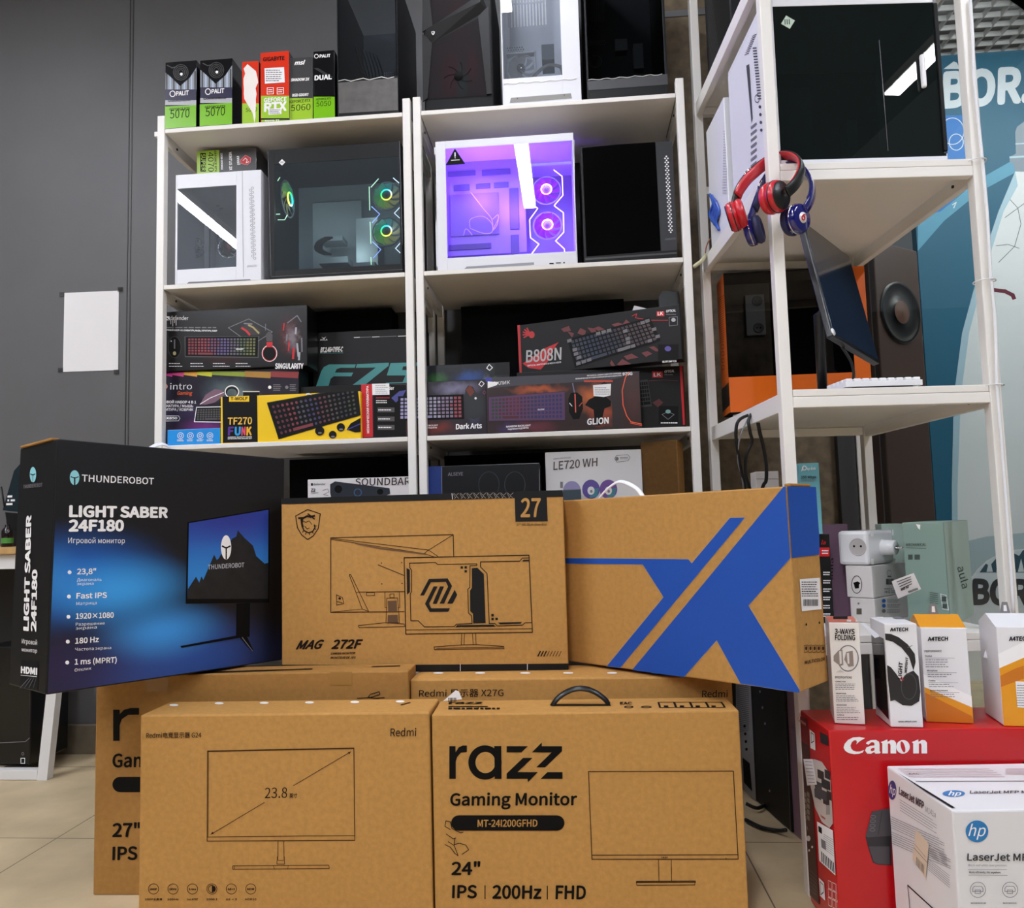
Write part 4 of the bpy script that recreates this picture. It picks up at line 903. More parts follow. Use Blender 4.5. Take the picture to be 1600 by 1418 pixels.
f.rect(*c7(385, 258), *c7(430, 410), BLACK, 2); VT(f, 'SUPER', 392, 266, 404, 6, GREENQ, .03); VT(f, '4070', 447, 252, 412, 8.5, BLACK, 0); VT(f, 'GEFORCE RTX', 500, 240, 412, 3, BLACK, .02); VT(f, '12GB GDDR6X', 552, 258, 396, 2.6, WHITE, .03); VT(f, 'VENTUS 2X', 620, 250, 400, 4, WHITE, .04); VT(f, 'msi', 685, 285, 355, 4.2, WHITE, .04)
f.poly([c7(712, 318), c7(755, 276), c7(798, 300), c7(795, 335), c7(770, 356), c7(720, 345)], RED, 2); f.line([c7(735, 320), c7(755, 300), c7(770, 315), c7(760, 340), c7(782, 330)], 1, WHITE, 3); f.line([c7(712, 318), c7(755, 276), c7(798, 300), c7(795, 335), c7(770, 356), c7(720, 345)], .8, mat('pale red line', '#e5898d', .4), 3, True)
g.done('graphics_card_box', 'dark grey and lime box lying on top of the small white case', 'box', 'graphics card boxes')

# black case with rainbow fans
def c8(x, y): return (410+x/5.456, 200+y/5.456)
M, w, h = place(418.5, 627.5, 234.5, .006, S2, 0, 330); B = Box(M, w, .26, h, BLKMT, shell=False); uu = lambda x, y, dd=0: within(B, *c8(x, y), dd)
a = uu(105, 1215); b = uu(1190, 240); W = (a[0], a[1], w-.006, b[1]); case_shell(B, BLKMT, mat('slate interior', '#8b949c', .6), W, DG)
B.done('computer_case', 'black glass computer case with rainbow lit fans on the second shelf', 'computer case', 'computer cases'); pane(B, W, glass('smoked pane', '#b5bcc2', .05, haze=.10, dcol='#8f9aa4'))
RBW = wheel('rainbow ring light', [(0, '#22d060'), (.12, '#9be04a'), (.25, '#e8e24a'), (.45, '#f2e65a'), (.55, '#cfe9ff'), (.7, '#20d8e8'), (.85, '#10d8b0'), (1, '#22d060')], 5)
RBD = wheel('rainbow glow blades', [(0, '#2f7a4a'), (.15, '#4f8a3a'), (.3, '#6f7a40'), (.5, '#8a8a60'), (.7, '#2a7a80'), (.85, '#2a8a70'), (1, '#2f7a4a')], 1.3)
EDGE = mat('white edge light', '#ffffff', .5, emit='#cfe4ff', es=3); EDGEB = mat('blue edge light', '#ffffff', .5, emit='#6f8fff', es=3); EDGEG = mat('green edge light', '#ffffff', .5, emit='#b9f0c0', es=2.4)
def led_lines(name, segs, y, r=.0014):
    for pts, m in segs:
        mb = MB(); mb.tube([(uu(*p, y)[0], y, uu(*p, y)[1]) for p in pts], r, m, 5); mb.build(name, B.o)
for cy in (578, 885, 1185):
    c = uu(1062, cy, .03); r_ = .046
    if cy < 1100: fan(B, (c[0], .03, c[1]), r_, RBD, ING, INB, n=9, lit=RBW)
    else:
        cut_below(fan(B, (c[0], .045, c[1]), r_, RBD, ING, INB, n=9, lit=RBW), .014)
led_lines('light_strip', [([(990, 432), (925, 505)], EDGEG), ([(1115, 425), (1185, 485)], EDGE), ([(930, 668), (1000, 733), (935, 808)], EDGEB), ([(1190, 655), (1125, 725), (1190, 785)], EDGE), ([(938, 968), (1010, 1035), (945, 1108)], EDGEB), ([(1197, 955), (1135, 1025), (1200, 1088)], EDGE), ([(910, 500), (915, 700)], EDGEG), ([(918, 800), (925, 985)], EDGEG), ([(925, 1100), (928, 1165)], EDGEG)], .018)
for lx, lz in ((.8, .6), (.2, .6), (.6, .25)):
    lt = bpy.data.lights.new('case_light', 'POINT'); lt.energy = .35; lt.color = (.8, 1, .95); lt.shadow_soft_size = .03
    lo = bpy.data.objects.new('case_light', lt); COL.objects.link(lo); lo.parent = B.o; lo.location = (w*lx, .07, h*lz)
c = uu(170, 610, .09); fan(B, (max(c[0]+.004, .03), .09, c[1]), .058, RBD, ING, INB, axis='x', n=9, lit=RBW)
led_lines('light_strip', [([(150, 420), (130, 450)], EDGEG), ([(132, 782), (190, 782), (213, 740)], EDGEG), ([(103, 735), (150, 733)], EDGEG)], .05)
inner(B, 'tray', [((w*.16, .22, .06), (w*.56, .235, h*.8)), ((w*.58, .12, .03), (w*.75, .2, h*.55)), ((w*.28, .14, h*.40), (w*.46, .2, h*.44)), ((w*.27, .14, h*.22), (w*.5, .2, h*.27)), ((w*.62, .03, .02), (w*.78, .1, h*.12))], mat('slate panel', '#9aa2a8', .55))
mb = MB()
for k in range(5): a = uu(600-14*k, 930, .1); mb.tube([(a[0], .1, a[1]), (a[0]-.03, .1, a[1]-.015), (a[0]-.036, .1, a[1]-.04), (a[0]-.005, .1, a[1]-.058)], .0035, RUBBER, 6, sub=5)
mb.build('cables', B.o)
mb = MB(); q = uu(168, 293); s = .0105; mb.prism([(q[0]-s, -.0006, q[1]), (q[0], -.0006, q[1]-s), (q[0]+s, -.0006, q[1]), (q[0], -.0006, q[1]+s)], (0, -.0004, 0), PAPER)
for k in (-1, 0, 1): mb.box((q[0]-s*.5, -.0013, q[1]+k*s*.2-.0005), (q[0]+s*.5, -.001, q[1]+k*s*.2+.0004), GREYINK)
o = mb.build('warning_sticker', B.o); o['label'] = 'white diamond sticker'
mb = MB()
for (p0, p1, n) in (((50, 200), (75, 1260), 40), ((75, 1268), (1205, 1205), 40), ((1170, 110), (1195, 1000), 34)):
    mb.tube([(uu(p0[0]+(p1[0]-p0[0])*k/n, 0)[0] if 0 else uu(p0[0]+(p1[0]-p0[0])*k/n, p0[1]+(p1[1]-p0[1])*k/n)[0], -.001-.0007*(k % 2), uu(p0[0]+(p1[0]-p0[0])*k/n, p0[1]+(p1[1]-p0[1])*k/n)[1]) for k in range(n+1)], .0006, GREY, 4)
mb.build('film_edge', B.o)

# white case lit purple
def c6(x, y): return (660+x/5.908, 190+y/5.908)
M, w, h = place(682, 899.5, 221.3, .006, S2, 0, 320); B = Box(M, w, .27, h, WHTST, shell=False); uu = lambda x, y, dd=0: within(B, *c6(x, y), dd)
a = uu(232, 1262); b = uu(1400, 245); W = (a[0], uu(850, 1225)[1], w-.004, uu(800, 212)[1]); PIN = mat('lit white interior', '#a9abb8', .5); case_shell(B, WHTST, PIN, W, CG, top='vent'); f = B.F
f.poly([c6(385, 1360), c6(410, 1338), c6(1030, 1298), c6(1030, 1322)], GREY, 1); f.rect(*c6(1172, 1304), *c6(1212, 1316), BLACK, 1); f.line([c6(1235, 1305), c6(1276, 1303)], 1.6, BLACK, 1); f.ell(*c6(1308, 1302), 1.3, 1.3, BLACK, 1)
B.done('computer_case', 'white computer case glowing purple inside, a black warning triangle on its glass', 'computer case', 'computer cases'); pane(B, W, glass('clear purple case glass', '#e6e6f0', .06))
PRW = wheel('pink ring light', [(0, '#ff9fd0'), (.25, '#c060ff'), (.5, '#ffb0e0'), (.75, '#fff0ff'), (1, '#ff9fd0')], 9)
PBL = mat('purple lit blade', '#8a3fe0', .4, emit='#7a2cf0', es=.9); PED = mat('pink edge light', '#ffffff', .5, emit='#ffc8ff', es=5)
for cx, cy in ((1145, 635), (1155, 960), (1165, 1262)):
    c = uu(cx, cy, .045); fo = fan(B, (c[0], .045, c[1]), .044, PBL, INW, mat('lilac hub', '#9a8ad8', .4), n=9, lit=PRW)
    if cy > 1200: cut_below(fo, .014)
led_lines('light_strip', [([(1212, 445), (1290, 505), (1297, 680), (1220, 770)], PED), ([(975, 735), (1065, 800), (990, 905), (997, 1070), (1075, 1130), (1010, 1218)], PED), ([(1215, 775), (1302, 840), (1305, 1020), (1230, 1100), (1310, 1175), (1312, 1198)], PED)], .02)
mb = MB(); V = lambda x, y, Y_: (uu(x, y, Y_)[0], Y_, uu(x, y, Y_)[1])
def plate(x0, y0, x1, y1, Y_, m, t=.004): a = uu(x0, y1, Y_); b = uu(x1, y0, Y_); mb.box((max(a[0], .01), Y_, max(a[1], .013)), (b[0], Y_+t, b[1]), m, .0015)
plate(215, 330, 940, 1245, .12, PIN); plate(235, 445, 490, 508, .117, ING); plate(550, 430, 810, 500, .117, ING); plate(290, 575, 435, 640, .117, ING); plate(495, 565, 625, 620, .117, ING); plate(660, 555, 795, 612, .117, ING); plate(260, 650, 700, 1062, .116, LG); plate(810, 610, 885, 995, .117, ING); plate(820, 1040, 890, 1225, .117, ING); plate(245, 1115, 635, 1190, .117, ING)
mb.build('motherboard_tray', B.o)
mb = MB()
for pts in ([(445, 650), (560, 800), (640, 900), (650, 1010)], [(440, 980), (445, 900), (560, 875), (640, 940), (640, 1020), (560, 1030), (440, 985)], [(380, 1050), (400, 990), (440, 1020), (460, 1050)], [(650, 900), (700, 860), (690, 950), (650, 1000), (700, 900)]): mb.tube([V(x, y, .1) for x, y in pts], .0012, WHITE, 5, sub=5)
mb.build('cables', B.o)
mb = MB(); q = [uu(*p) for p in ((215, 405), (300, 248), (396, 390))]; mb.prism([(a, -.0006, b) for a, b in q], (0, -.0004, 0), BLACK); q0 = uu(302, 315)
mb.box((q0[0]-.0018, -.0016, q0[1]-.003), (q0[0]+.0018, -.001, q0[1]+.010), WHITE); mb.box((q0[0]-.0015, -.0016, q0[1]-.0085), (q0[0]+.0015, -.001, q0[1]-.0055), WHITE); mb.box((q0[0]-.013, -.0016, q0[1]-.0155), (q0[0]+.014, -.001, q0[1]-.0135), WHITE)
o = mb.build('warning_sticker', B.o); o['label'] = 'black triangle sticker with a white exclamation mark'
mb = MB()
for x, y0, y1 in ((112, 205, 275), (125, 900, 1320)): a = uu(x, y1); b = uu(x+22, y0); mb.box((-.008, .02, a[1]), (0, .04, b[1]), WHTST, .001)
mb.build('side_clips', B.o)
for k in range(3):
    lt = bpy.data.lights.new('case_light', 'POINT'); lt.energy = 1.6; lt.color = (.22, .07, 1); lt.shadow_soft_size = .03
    lo = bpy.data.objects.new('case_light', lt); COL.objects.link(lo); lo.parent = B.o; lo.location = (w*(.3+.25*k), .06, h*(.66-.1*k) if k < 2 else h*.35)
mb = MB(); mb.tube([(uu(1400+.35*k, 170+26*k)[0], -.0012-.001*(k % 2), uu(1400+.9*k, 170+26*k)[1]) for k in range(42)], .0008, WHITE, 4); mb.build('film_edge', B.o)
# black case beside it
def c9(x, y): return (880+x/5.909, 190+y/5.909)
M, w, h = place(909.5, 1055, 229.5, .006, S2, 0, 320); B = Box(M, w, .3, h, BLKMT, .002); f = B.F
f.poly([c9(175, 245), c9(848, 175), c9(900, 1190), c9(215, 1245)], BLKGL, 1); f.poly([c9(850, 170), c9(1028, 165), c9(1075, 1185), c9(905, 1195)], mat('satin black panel', '#1d1d1f', .4), 1)
for k in range(39):
    y = 322+18.4*k; x = 952+1.07*k
    for dx in ((-13, 13) if k % 2 else (0,)): f.poly([c9(x+dx-9.5, y), c9(x+dx, y-9.5), c9(x+dx+9.5, y), c9(x+dx, y+9.5)], WHITE, 2)
f.text('GINZZU', c9(940, 1094), c9(1045, 1085), 2.4, GREYINK, 0, 2, shear=.3)
f.poly([c9(200, 1262), c9(1110, 1200), c9(1110, 1215), c9(205, 1280)], GD, 1)
B.done('computer_case', 'plain black computer case with a column of white holes, beside the purple one', 'computer case', 'computer cases')

# ------------------------------------------------------------------ keyboard boxes on the third shelf
def k1(x, y): return (230+x/5.671, 470+y/5.671)
def k2(x, y): return (460+x/5.673, 470+y/5.673)
def k3(x, y): return (640+x/5.908, 460+y/5.908)
def k4(x, y): return (800+x/5.333, 460+y/5.333)
def ramp(cols):
    ms = [mat('key colour '+c, c, .5) for c in cols]
    return lambda r, t: ms[min(len(ms)-1, int(t*len(ms)+random.uniform(-.3, .3))) if t*len(ms) > .4 else 0]
KB = mat('keyboard print black', '#0c0b0b', .55, spec=.2); KG = mat('keyboard print grey', '#4a4646', .5)
def kbox(xl, xr, yt, Y, d, base=None, z=S3, yaw=0., ym=None):
    M, w, h = place(xl, xr, yt, Y, z, yaw, ym); return Box(M, w, d, h, base or BLKCARD, .0015)
SATB = mat('satin black carton', '#0c0b0c', .4, coat=.1, spec=.3)
# lower of the two combo sets: purple artwork
B = kbox(250, 467, 583, .060, .09); f = B.F; zi = B.h+S3
W_ = B.w; H_ = B.h
f.all(art('purple storm artwork', '#1c1626', [(W_*.5, H_*.75, .12, .05, '#5d6f72', .7), (W_*.35, H_*.2, .14, .06, '#8a3a86', .75), (W_*.2, H_*.45, .1, .05, '#34284a', .8), (W_*.8, H_*.5, .1, .08, '#2c2030', .8), (W_*.62, H_*.65, .06, .03, '#8fa0a2', .5)], rough=.3, noise=(18, .06)), 0)
for (x0, x1, c) in ((148, 230, '#d2318f'), (225, 330, '#e0498f'), (325, 450, '#e2a43c'), (445, 580, '#c9c92d'), (575, 870, '#8a9a2a'), (865, 1100, '#a87a2a'), (1095, 1345, '#8a2c2c')):
    f.poly([k1(x0, 622), k1(x1, 628), k1(x1-8, 672 if x0 < 580 else 685), k1(x0, 655 if x0 < 580 else 672)], mat('rainbow strip '+c, c, .4), 1)
f.ell(*k1(145, 757), 6.5, 5.5, mat('salmon print', '#e59a88', .4), 2); f.text('intro', k1(205, 785), k1(398, 783), 9.5, WHITE, .0, 3); f.text('Gaming', k1(268, 832), k1(402, 832), 5.5, mat('orange print', '#e0602c', .4), .02, 3, shear=.2)
f.text('ИГРОВОЙ НАБОР 4 В 1', k1(90, 905), k1(435, 908), 3.8, WHITE, .03, 3); f.text('КЛАВИАТУРА / МЫШЬ', k1(92, 940), k1(410, 942), 3.8, WHITE, .02, 3); f.text('ГАРНИТУРА / КОВРИК', k1(92, 972), k1(410, 974), 3.8, WHITE, .02, 3)
f.line([k1(100, 1020), k1(280, 1018), k1(292, 1040), k1(280, 1062), k1(100, 1065)], .8, WHITE, 3); f.text('OX850', k1(140, 1050), k1(268, 1048), 3.6, WHITE, .03, 3)
f.poly([k1(470, 915), k1(520, 830), k1(600, 780), k1(665, 790), k1(690, 830), k1(600, 900), k1(520, 920)], mat('rose grey print', '#7a5a6a', .4), 2); f.line([k1(470, 915), k1(560, 860), k1(680, 810)], 1, WHITE, 3)
f.ell(*k1(752, 805), 10.5, 9.5, WHITE, 2, ring=1.6); f.ell(*k1(752, 815), 9, 8, KB, 2, ring=2.4); f.rect(*k1(852, 808), *k1(992, 870), KB, 2); f.line([k1(850, 803), k1(995, 803)], 1, WHITE, 2)
f.keys([k1(440, 950), k1(660, 945), k1(660, 1062), k1(430, 1065)], 5, 9, lambda r, t: KG, KB, 2); f.line([k1(660, 938), k1(440, 942), k1(420, 1070), k1(660, 1074)], 1.2, WHITE, 4)
f.ell(*k1(1087, 765), 2.6, 2.6, WHITE, 2); f.ell(*k1(1238, 765), 2.6, 2.6, GREYINK, 2); f.fine(*k1(1118, 735), *k1(1190, 800), 4, GREYINK, 2); f.fine(*k1(1265, 735), *k1(1330, 800), 4, GREYINK, 2)
B.done('keyboard_box', 'dark box with purple stormy artwork and a rainbow strip under the black combo box', 'box', 'keyboard boxes')
# upper combo set
M, w, h = place(250, 480, 487.5, .05, zi+.002); B = Box(M, w, .1, h, SATB, .0015); f = B.F
f.all(art('black red artwork', '#110d0e', [(w*.88, h*.5, .05, .09, '#5a1418', .75), (w*.9, h*.45, .03, .06, '#8f8f94', .55), (w*.45, h*.2, .1, .03, '#3a0e10', .7)], rough=.3, coat=.2, noise=(60, .05)), 0)
f.poly([k1(162, 138), k1(200, 138), k1(200, 172), k1(162, 172)], WHITE, 2); f.line([k1(165, 142), k1(192, 168)], 1.4, KB, 3); f.text('defender', k1(205, 168), k1(366, 170), 6, WHITE, .0, 3); f.fine(*k1(165, 228), *k1(625, 245), 1, GREYINK, 2, .5, .05); f.text('ИГРОВОЙ НАБОР 4 В 1 КЛАВИАТУРА, МЫШЬ, ГАРНИТУРА, КОВЕР', k1(165, 266), k1(622, 272), 2.4, WHITE, .03, 3)
for x, l in ((210, 40), (228, 58), (244, 30), (258, 52)): f.line([k1(x, 165), k1(x, 165+l)], .8, WHITE, 2)
f.ell(*k1(245, 410), 10.5, 17, mat('grey rim print', '#3c3734', .4), 2); f.ell(*k1(245, 410), 9.5, 16, KB, 3); f.line([k1(245, 345), k1(245, 420)], 2, GREYINK, 4); f.ell(*k1(245, 465), 2.5, 3, mat('gold print', '#b8a878', .4), 4); f.ell(*k1(215, 357), 1, 1, WHITE, 4)
kf = ramp(['#7a2c34', '#8a3440', '#6a3a5a', '#5a4a7a', '#5a5260', '#4f5a44', '#6a6a3a'])
f.poly([k1(332, 315), k1(995, 312), k1(990, 505), k1(335, 498)], KG, 1); f.keys([k1(342, 320), k1(985, 317), k1(980, 495), k1(342, 488)], 6, 21, kf, KB, 2, .3); f.text('SINGULARITY', k1(788, 434), k1(856, 434), 2.2, WHITE, .03, 5)
f.line([k1(720, 238), k1(900, 160), k1(1110, 275), k1(930, 390), k1(720, 238)], 1, GREYINK, 1)
f.poly([k1(830, 240), k1(900, 190), k1(1000, 250), k1(1010, 300), k1(900, 305)], mat('dark plate print', '#2a2320', .4), 1); f.line([k1(840, 240), k1(880, 265), k1(910, 300)], 3, RED, 2); f.line([k1(900, 215), k1(940, 235), k1(990, 285)], 2.6, mat('straw print', '#a8955c', .4), 2); f.line([k1(860, 200), k1(930, 205)], 2, GREYINK, 2)
f.ell(*k1(1085, 465), 11.5, 12.5, WHITE, 2, ring=1); f.ell(*k1(1085, 465), 10.5, 11.5, RED, 3, ring=1.2); f.ell(*k1(1085, 465), 9.5, 10.5, KB, 2); f.rect(*k1(1060, 365), *k1(1112, 410), RED, 3); f.poly([k1(1050, 300), k1(1080, 268), k1(1112, 300), k1(1110, 358), k1(1060, 358)], KG, 2); f.line([k1(1050, 205), k1(1050, 260)], 1, GREYINK, 2)
for x, y, l in ((1215, 200, 60), (1240, 300, 50), (1260, 360, 80), (1300, 420, 90), (1330, 380, 110), (1370, 330, 120), (1320, 240, 50), (1350, 460, 60)): f.line([k1(x, y), k1(x+random.uniform(-8, 20), y+l)], random.uniform(1.4, 3.4), random.choice([RED, GREYINK, mat('pale streak', '#a6a6ac', .4)]), 2)
f.line([k1(1245, 195), k1(1330, 130), k1(1365, 185)], 1.5, GREYINK, 2)
for x in (195, 385, 585, 785): f.fine(*k1(x, 542), *k1(x+150, 592), 2, WHITE, 3, .22, .4)
f.text('SINGULARITY', k1(1135, 600), k1(1385, 600), 7.8, WHITE, .035, 4)
B.done('keyboard_box', 'black box with a printed keyboard, mouse and red-ringed headset on top of the purple one', 'box', 'keyboard boxes')
# small blue box lying in front
B = kbox(261.5, 344, 671.5, .012, .028, mat('sky blue carton', '#1f8fdc', .35)); f = B.F
for k in range(4): x = 297+87*k; f.ell(*k1(x, 1193), 4.6, 4.6, WHITE, 1, ring=.8); f.ell(*k1(x, 1193), 2, 2, WHITE, 1, ring=.8); f.fine(*k1(x-30, 1225), *k1(x+30, 1245), 2, WHITE, 1, .5)
B.done('small_box', 'small sky blue box with four white round icons, in front of the purple keyboard box', 'box')
# yellow keyboard box
YEL = mat('bright yellow print', '#f2c60a', .4)
B = kbox(344.8, 563.5, 620, .012, .05, YEL, ym=640); f = B.F
f.poly([k1(668, 850), k1(975, 836), k1(980, 1250), k1(672, 1257)], KB, 1); f.rect(*k1(727, 840), *k1(905, 892), YEL, 2)
f.text('T-WOLF', k1(740, 880), k1(892, 878), 4.6, KB, .03, 3); f.text('TF270', k1(714, 1095), k1(930, 1090), 10.5, mat('pale gold print', '#f0c048', .4), .02, 3)
for ch, x0, x1, c in (('F', 716, 768, '#5a2c8a'), ('U', 776, 830, '#2f9fe0'), ('N', 836, 872, '#e04f6a'), ('K', 880, 928, '#f0b020')): f.text(ch, k1(x0, 1188), k1(x1, 1185), 12, mat('letter '+c, c, .4), .05, 3)
f.text('GAMING QUALITY GAME', k1(716, 1212), k1(930, 1208), 1.6, WHITE, .03, 3); f.text('KEYBOARD AND MOUSE SET', k1(716, 1226), k1(930, 1222), 1.6, WHITE, .03, 3)
kf = ramp(['#5c2030', '#7a3038', '#4a4650', '#38305c', '#5a2a34', '#4a3c3c', '#2c2c34', '#3a3f2c'])
f.keys([k1(1062, 900), k2(560, 755), k2(590, 1010), k1(1165, 1225)], 6, 18, lambda r, t: KB, mat('keyboard plate', '#1d1b1d', .5), 1, .1, True)
f.keys([k1(1062, 905), k2(556, 765), k2(586, 1014), k1(1165, 1222)], 6, 18, lambda r, t: kf(r, t), KB, 3, .42, True)
for x, y, r in ((226, 1152, 7.2), (413, 1120, 6.4), (341, 1185, 6)): f.ell(*k2(x, y), r, r, KB, 5); f.ell(*k2(x+3, y+18), 3, 1.4, GREYINK, 6)
f.poly([k2(465, 1140), k2(500, 1085), k2(590, 1035), k2(600, 1160), k2(540, 1165)], KB, 4); f.line([k2(470, 1140), k2(585, 1090)], 1.6, mat('blue violet print', '#3a3f8a', .4), 5)
f.poly([k1(1395, 795), k1(1425, 805), k1(1455, 800), k1(1440, 822), k1(1460, 835), k1(1425, 828), k1(1405, 838), k1(1415, 820)], WHITE, 6)
B.done('keyboard_box', 'bright yellow keyboard box with a black panel, lying along the shelf edge', 'box', 'keyboard boxes')
# plain dark box behind it
B = kbox(464, 570, 604.5, .075, .03, SATB); B.done('keyboard_box', 'plain black box peeping out just above the yellow one', 'box', 'keyboard boxes')
# teal lettered box
GRB = mat('charcoal carton', '#1d1c1d', .45, spec=.3)
B = kbox(489, 664, 520, .17, .07, GRB); f = B.F; TEAL = mat('teal print', '#4d9a98', .35)
f.poly([k2(190, 765), k2(240, 620), k2(262, 585), k2(310, 562), k2(545, 562), k2(535, 592), k2(410, 592), k2(375, 605), k2(360, 635), k2(522, 635), k2(505, 668), k2(348, 668), k2(322, 690), k2(300, 765)], TEAL, 1)
f.poly([k2(555, 560), k2(838, 548), k2(835, 575), k2(600, 765), k2(490, 765), k2(722, 590), k2(545, 592)], TEAL, 1)
f.poly([k2(852, 552), k2(1120, 542), k2(1112, 575), k2(965, 580), k2(955, 612), k2(1060, 612), k2(1085, 640), k2(1060, 720), k2(1010, 760), k2(800, 765), k2(812, 725), k2(960, 720), k2(985, 660), k2(820, 660)], TEAL, 1)
f.text('AULA', k2(228, 352), k2(294, 350), 2.4, WHITE, .03); f.poly([k2(240, 318), k2(262, 328), k2(284, 316), k2(262, 340)], WHITE, 2); f.text('BT.2.4G+TYPE-C', k2(230, 455), k2(432, 448), 7, WHITE, .06, 2, shear=.3)
f.line([k2(230, 466), k2(432, 460)], .8, TEAL, 2)
for x0, x1, m_ in ((530, 580, WHITE), (588, 680, GREYINK), (690, 755, WHITE), (762, 905, GREYINK), (920, 990, WHITE)): f.line([k2(x0, 325-(x0-530)*.03), k2(x1, 324-(x1-530)*.03)], 1.1, m_, 2)
B.done('keyboard_box', 'charcoal box with huge teal italic characters behind the rack posts', 'box', 'keyboard boxes')
# red ended box behind the posts
B = kbox(564.5, 760.5, 600.5, .03, .05, SATB); f = B.F
f.all(art('smoky artwork', '#221a22', [(B.w*.3, B.h*.2, .08, .04, '#5a2218', .8), (B.w*.6, B.h*.15, .08, .03, '#7a2a1a', .75), (B.w*.75, B.h*.85, .1, .03, '#7f7a96', .8), (B.w*.9, B.h*.4, .03, .06, '#3c3f5c', .7)], rough=.3, noise=(30, .04)), 0)
f.poly([k2(590, 735), k2(690, 735), k2(697, 1205), k2(600, 1210)], RED, 2); f.text('МЕХАНИЧЕСКАЯ КЛАВИАТУРА', k2(664, 1172), k2(658, 752), 4.2, WHITE, .03, 3, pt=k2(645, 1172))
f.poly([k2(700, 740), k2(990, 745), k2(990, 1200), k2(702, 1205)], KB, 1); f.text('defender', k2(740, 800), k2(885, 785), 5, WHITE, .02, 3)
for y, m_ in ((965, KG), (1045, KG), (1120, KG)): f.rect(*k2(738, y-20), *k2(888, y+22), m_, 3); f.fine(*k2(745, y-8), *k2(880, y+10), 1, WHITE, 4, .5)
f.fine(*k2(725, 875), *k2(830, 910), 2, WHITE, 3, .4); f.fine(*k2(725, 850), *k2(850, 868), 1, RED, 3, .4)
f.poly([k2(860, 860), k2(930, 800), k2(990, 790), k2(960, 850), k2(900, 900)], mat('violet flare', '#46468c', .4), 2)
kf = ramp(['#9a93b8', '#8f8aa6', '#a09ab0', '#7a6a80', '#8a4048'])
f.keys([k2(920, 845), k3(498, 922), k3(505, 1150), k2(918, 1062)], 6, 15, kf, KB, 3, .3)
f.text('RAINBOW BACKLIGHT', k3(100, 1218), k3(262, 1212), 2.2, WHITE, .03, 4); f.text('РАДУЖНАЯ ПОДСВЕТКА', k3(100, 1240), k3(255, 1234), 2, WHITE, .03, 4)
f.poly([k3(515, 880), k3(540, 840), k3(585, 850), k3(610, 905), k3(680, 960), k3(700, 1100), k3(600, 1150), k3(515, 1130)], mat('dark cloak print', '#1f2226', .5), 3); f.poly([k3(520, 880), k3(560, 835), k3(600, 900), k3(560, 945)], mat('rust print', '#6a2a18', .5), 4); f.ell(*k3(610, 958), 1.8, 1.8, WHITE, 5)
f.text('Dark Arts', k3(428, 1243), k3(668, 1232), 7.6, WHITE, .03, 5)
f.line([k3(640, 830), k3(662, 800), k3(690, 822), k3(665, 850)], 1, WHITE, 5, True); f.line([k3(676, 905), k3(692, 888), k3(705, 905), k3(690, 922)], 1, mat('plum print', '#7a3a5a', .4), 5, True)
B.done('keyboard_box', 'keyboard box with a red end and violet keys, passing behind the middle posts', 'box', 'keyboard boxes')
B.part('price_sticker', lambda f: (f.poly([k2(690, 735), k2(842, 732), k2(845, 832), k2(693, 835)], PAPER, 6), f.fine(*k2(720, 742), *k2(835, 826), 5, GREYINK, 7, .3)), 'white price sticker')
# long box with green and blue art behind
B = kbox(657, 797, 571.5, .10, .06, SATB, ym=600); f = B.F
f.all(art('green blue artwork', '#0c0f14', [(B.w*.2, B.h*.8, .05, .03, '#2f6a2c', .8), (B.w*.55, B.h*.8, .07, .04, '#234f9a', .85), (B.w*.85, B.h*.75, .02, .02, '#7fb84a', .8), (B.w*.75, B.h*.75, .02, .03, '#8fa09a', .5)], rough=.3, noise=(40, .04)), 0)
f.line([k3(712, 680), k3(735, 645), k3(765, 675), k3(740, 700)], 1.2, WHITE, 2, True); f.poly([k3(922, 588), k3(942, 588), k3(945, 740), k3(928, 740)], mat('blue edge print', '#2f5fc0', .4), 1); f.poly([k3(785, 600), k3(922, 590), k3(928, 740), k3(785, 745)], GRB, 1)
B.done('keyboard_box', 'dark box with green and blue artwork beside the middle posts', 'box', 'keyboard boxes')
# orange keyboard set box
B = kbox(758.5, 1000, 590, .014, .05, SATB); f = B.F
f.all(art('fiery artwork', '#2a1714', [(B.w*.35, B.h*.75, .12, .02, '#b5562a', .9), (B.w*.68, B.h*.55, .06, .06, '#c9682e', .9), (B.w*.75, B.h*.3, .06, .05, '#b04a20', .8), (B.w*.3, B.h*.1, .1, .03, '#6a2a3a', .8), (B.w*.15, B.h*.1, .06, .03, '#3c2a5a', .8), (B.w*.95, B.h*.5, .05, .12, '#4a2018', .7)], rough=.3, coat=.3, noise=(26, .05)), 0)
f.poly([k3(700, 768), k4(1065, 582), k4(1066, 640), k4(830, 712), k4(0, 762), k3(720, 868)], mat('slate print', '#3d3b42', .35, coat=.3), 1); f.poly([k3(650, 770), k3(760, 765), k3(760, 800), k3(652, 805)], mat('blue print', '#3a3f9a', .4), 2)
f.text('ОКЛИК', k3(770, 838), k3(925, 826), 5.5, WHITE, .0, 3)
kf = ramp(['#3f8a4a', '#8a3a30', '#b0342c', '#a03050', '#6a7ab8', '#8fa4e0', '#6f8ae0', '#5a7ad8'])
f.keys([k3(728, 945), k4(442, 805), k4(445, 1050), k3(730, 1170)], 6, 20, kf, mat('keyboard deep blue', '#14162a', .4), 2, .5); f.keys([k3(732, 949), k4(439, 809), k4(442, 1046), k3(733, 1166)], 6, 20, lambda r, t: KB, KB if 0 else mat('keyboard lit blue', '#3f56b8', .4), 2, .28)
kf2 = ramp(['#1d3a24', '#4a1a18', '#5a1a1a', '#3a1a3a', '#20264a', '#1c2a5c', '#1c2a5c', '#1c2a5c'])
f.keys([k3(732, 949), k4(439, 809), k4(442, 1046), k3(733, 1166)], 6, 20, kf2, mat('keyboard lit red', '#553058', .4), 4, .34)
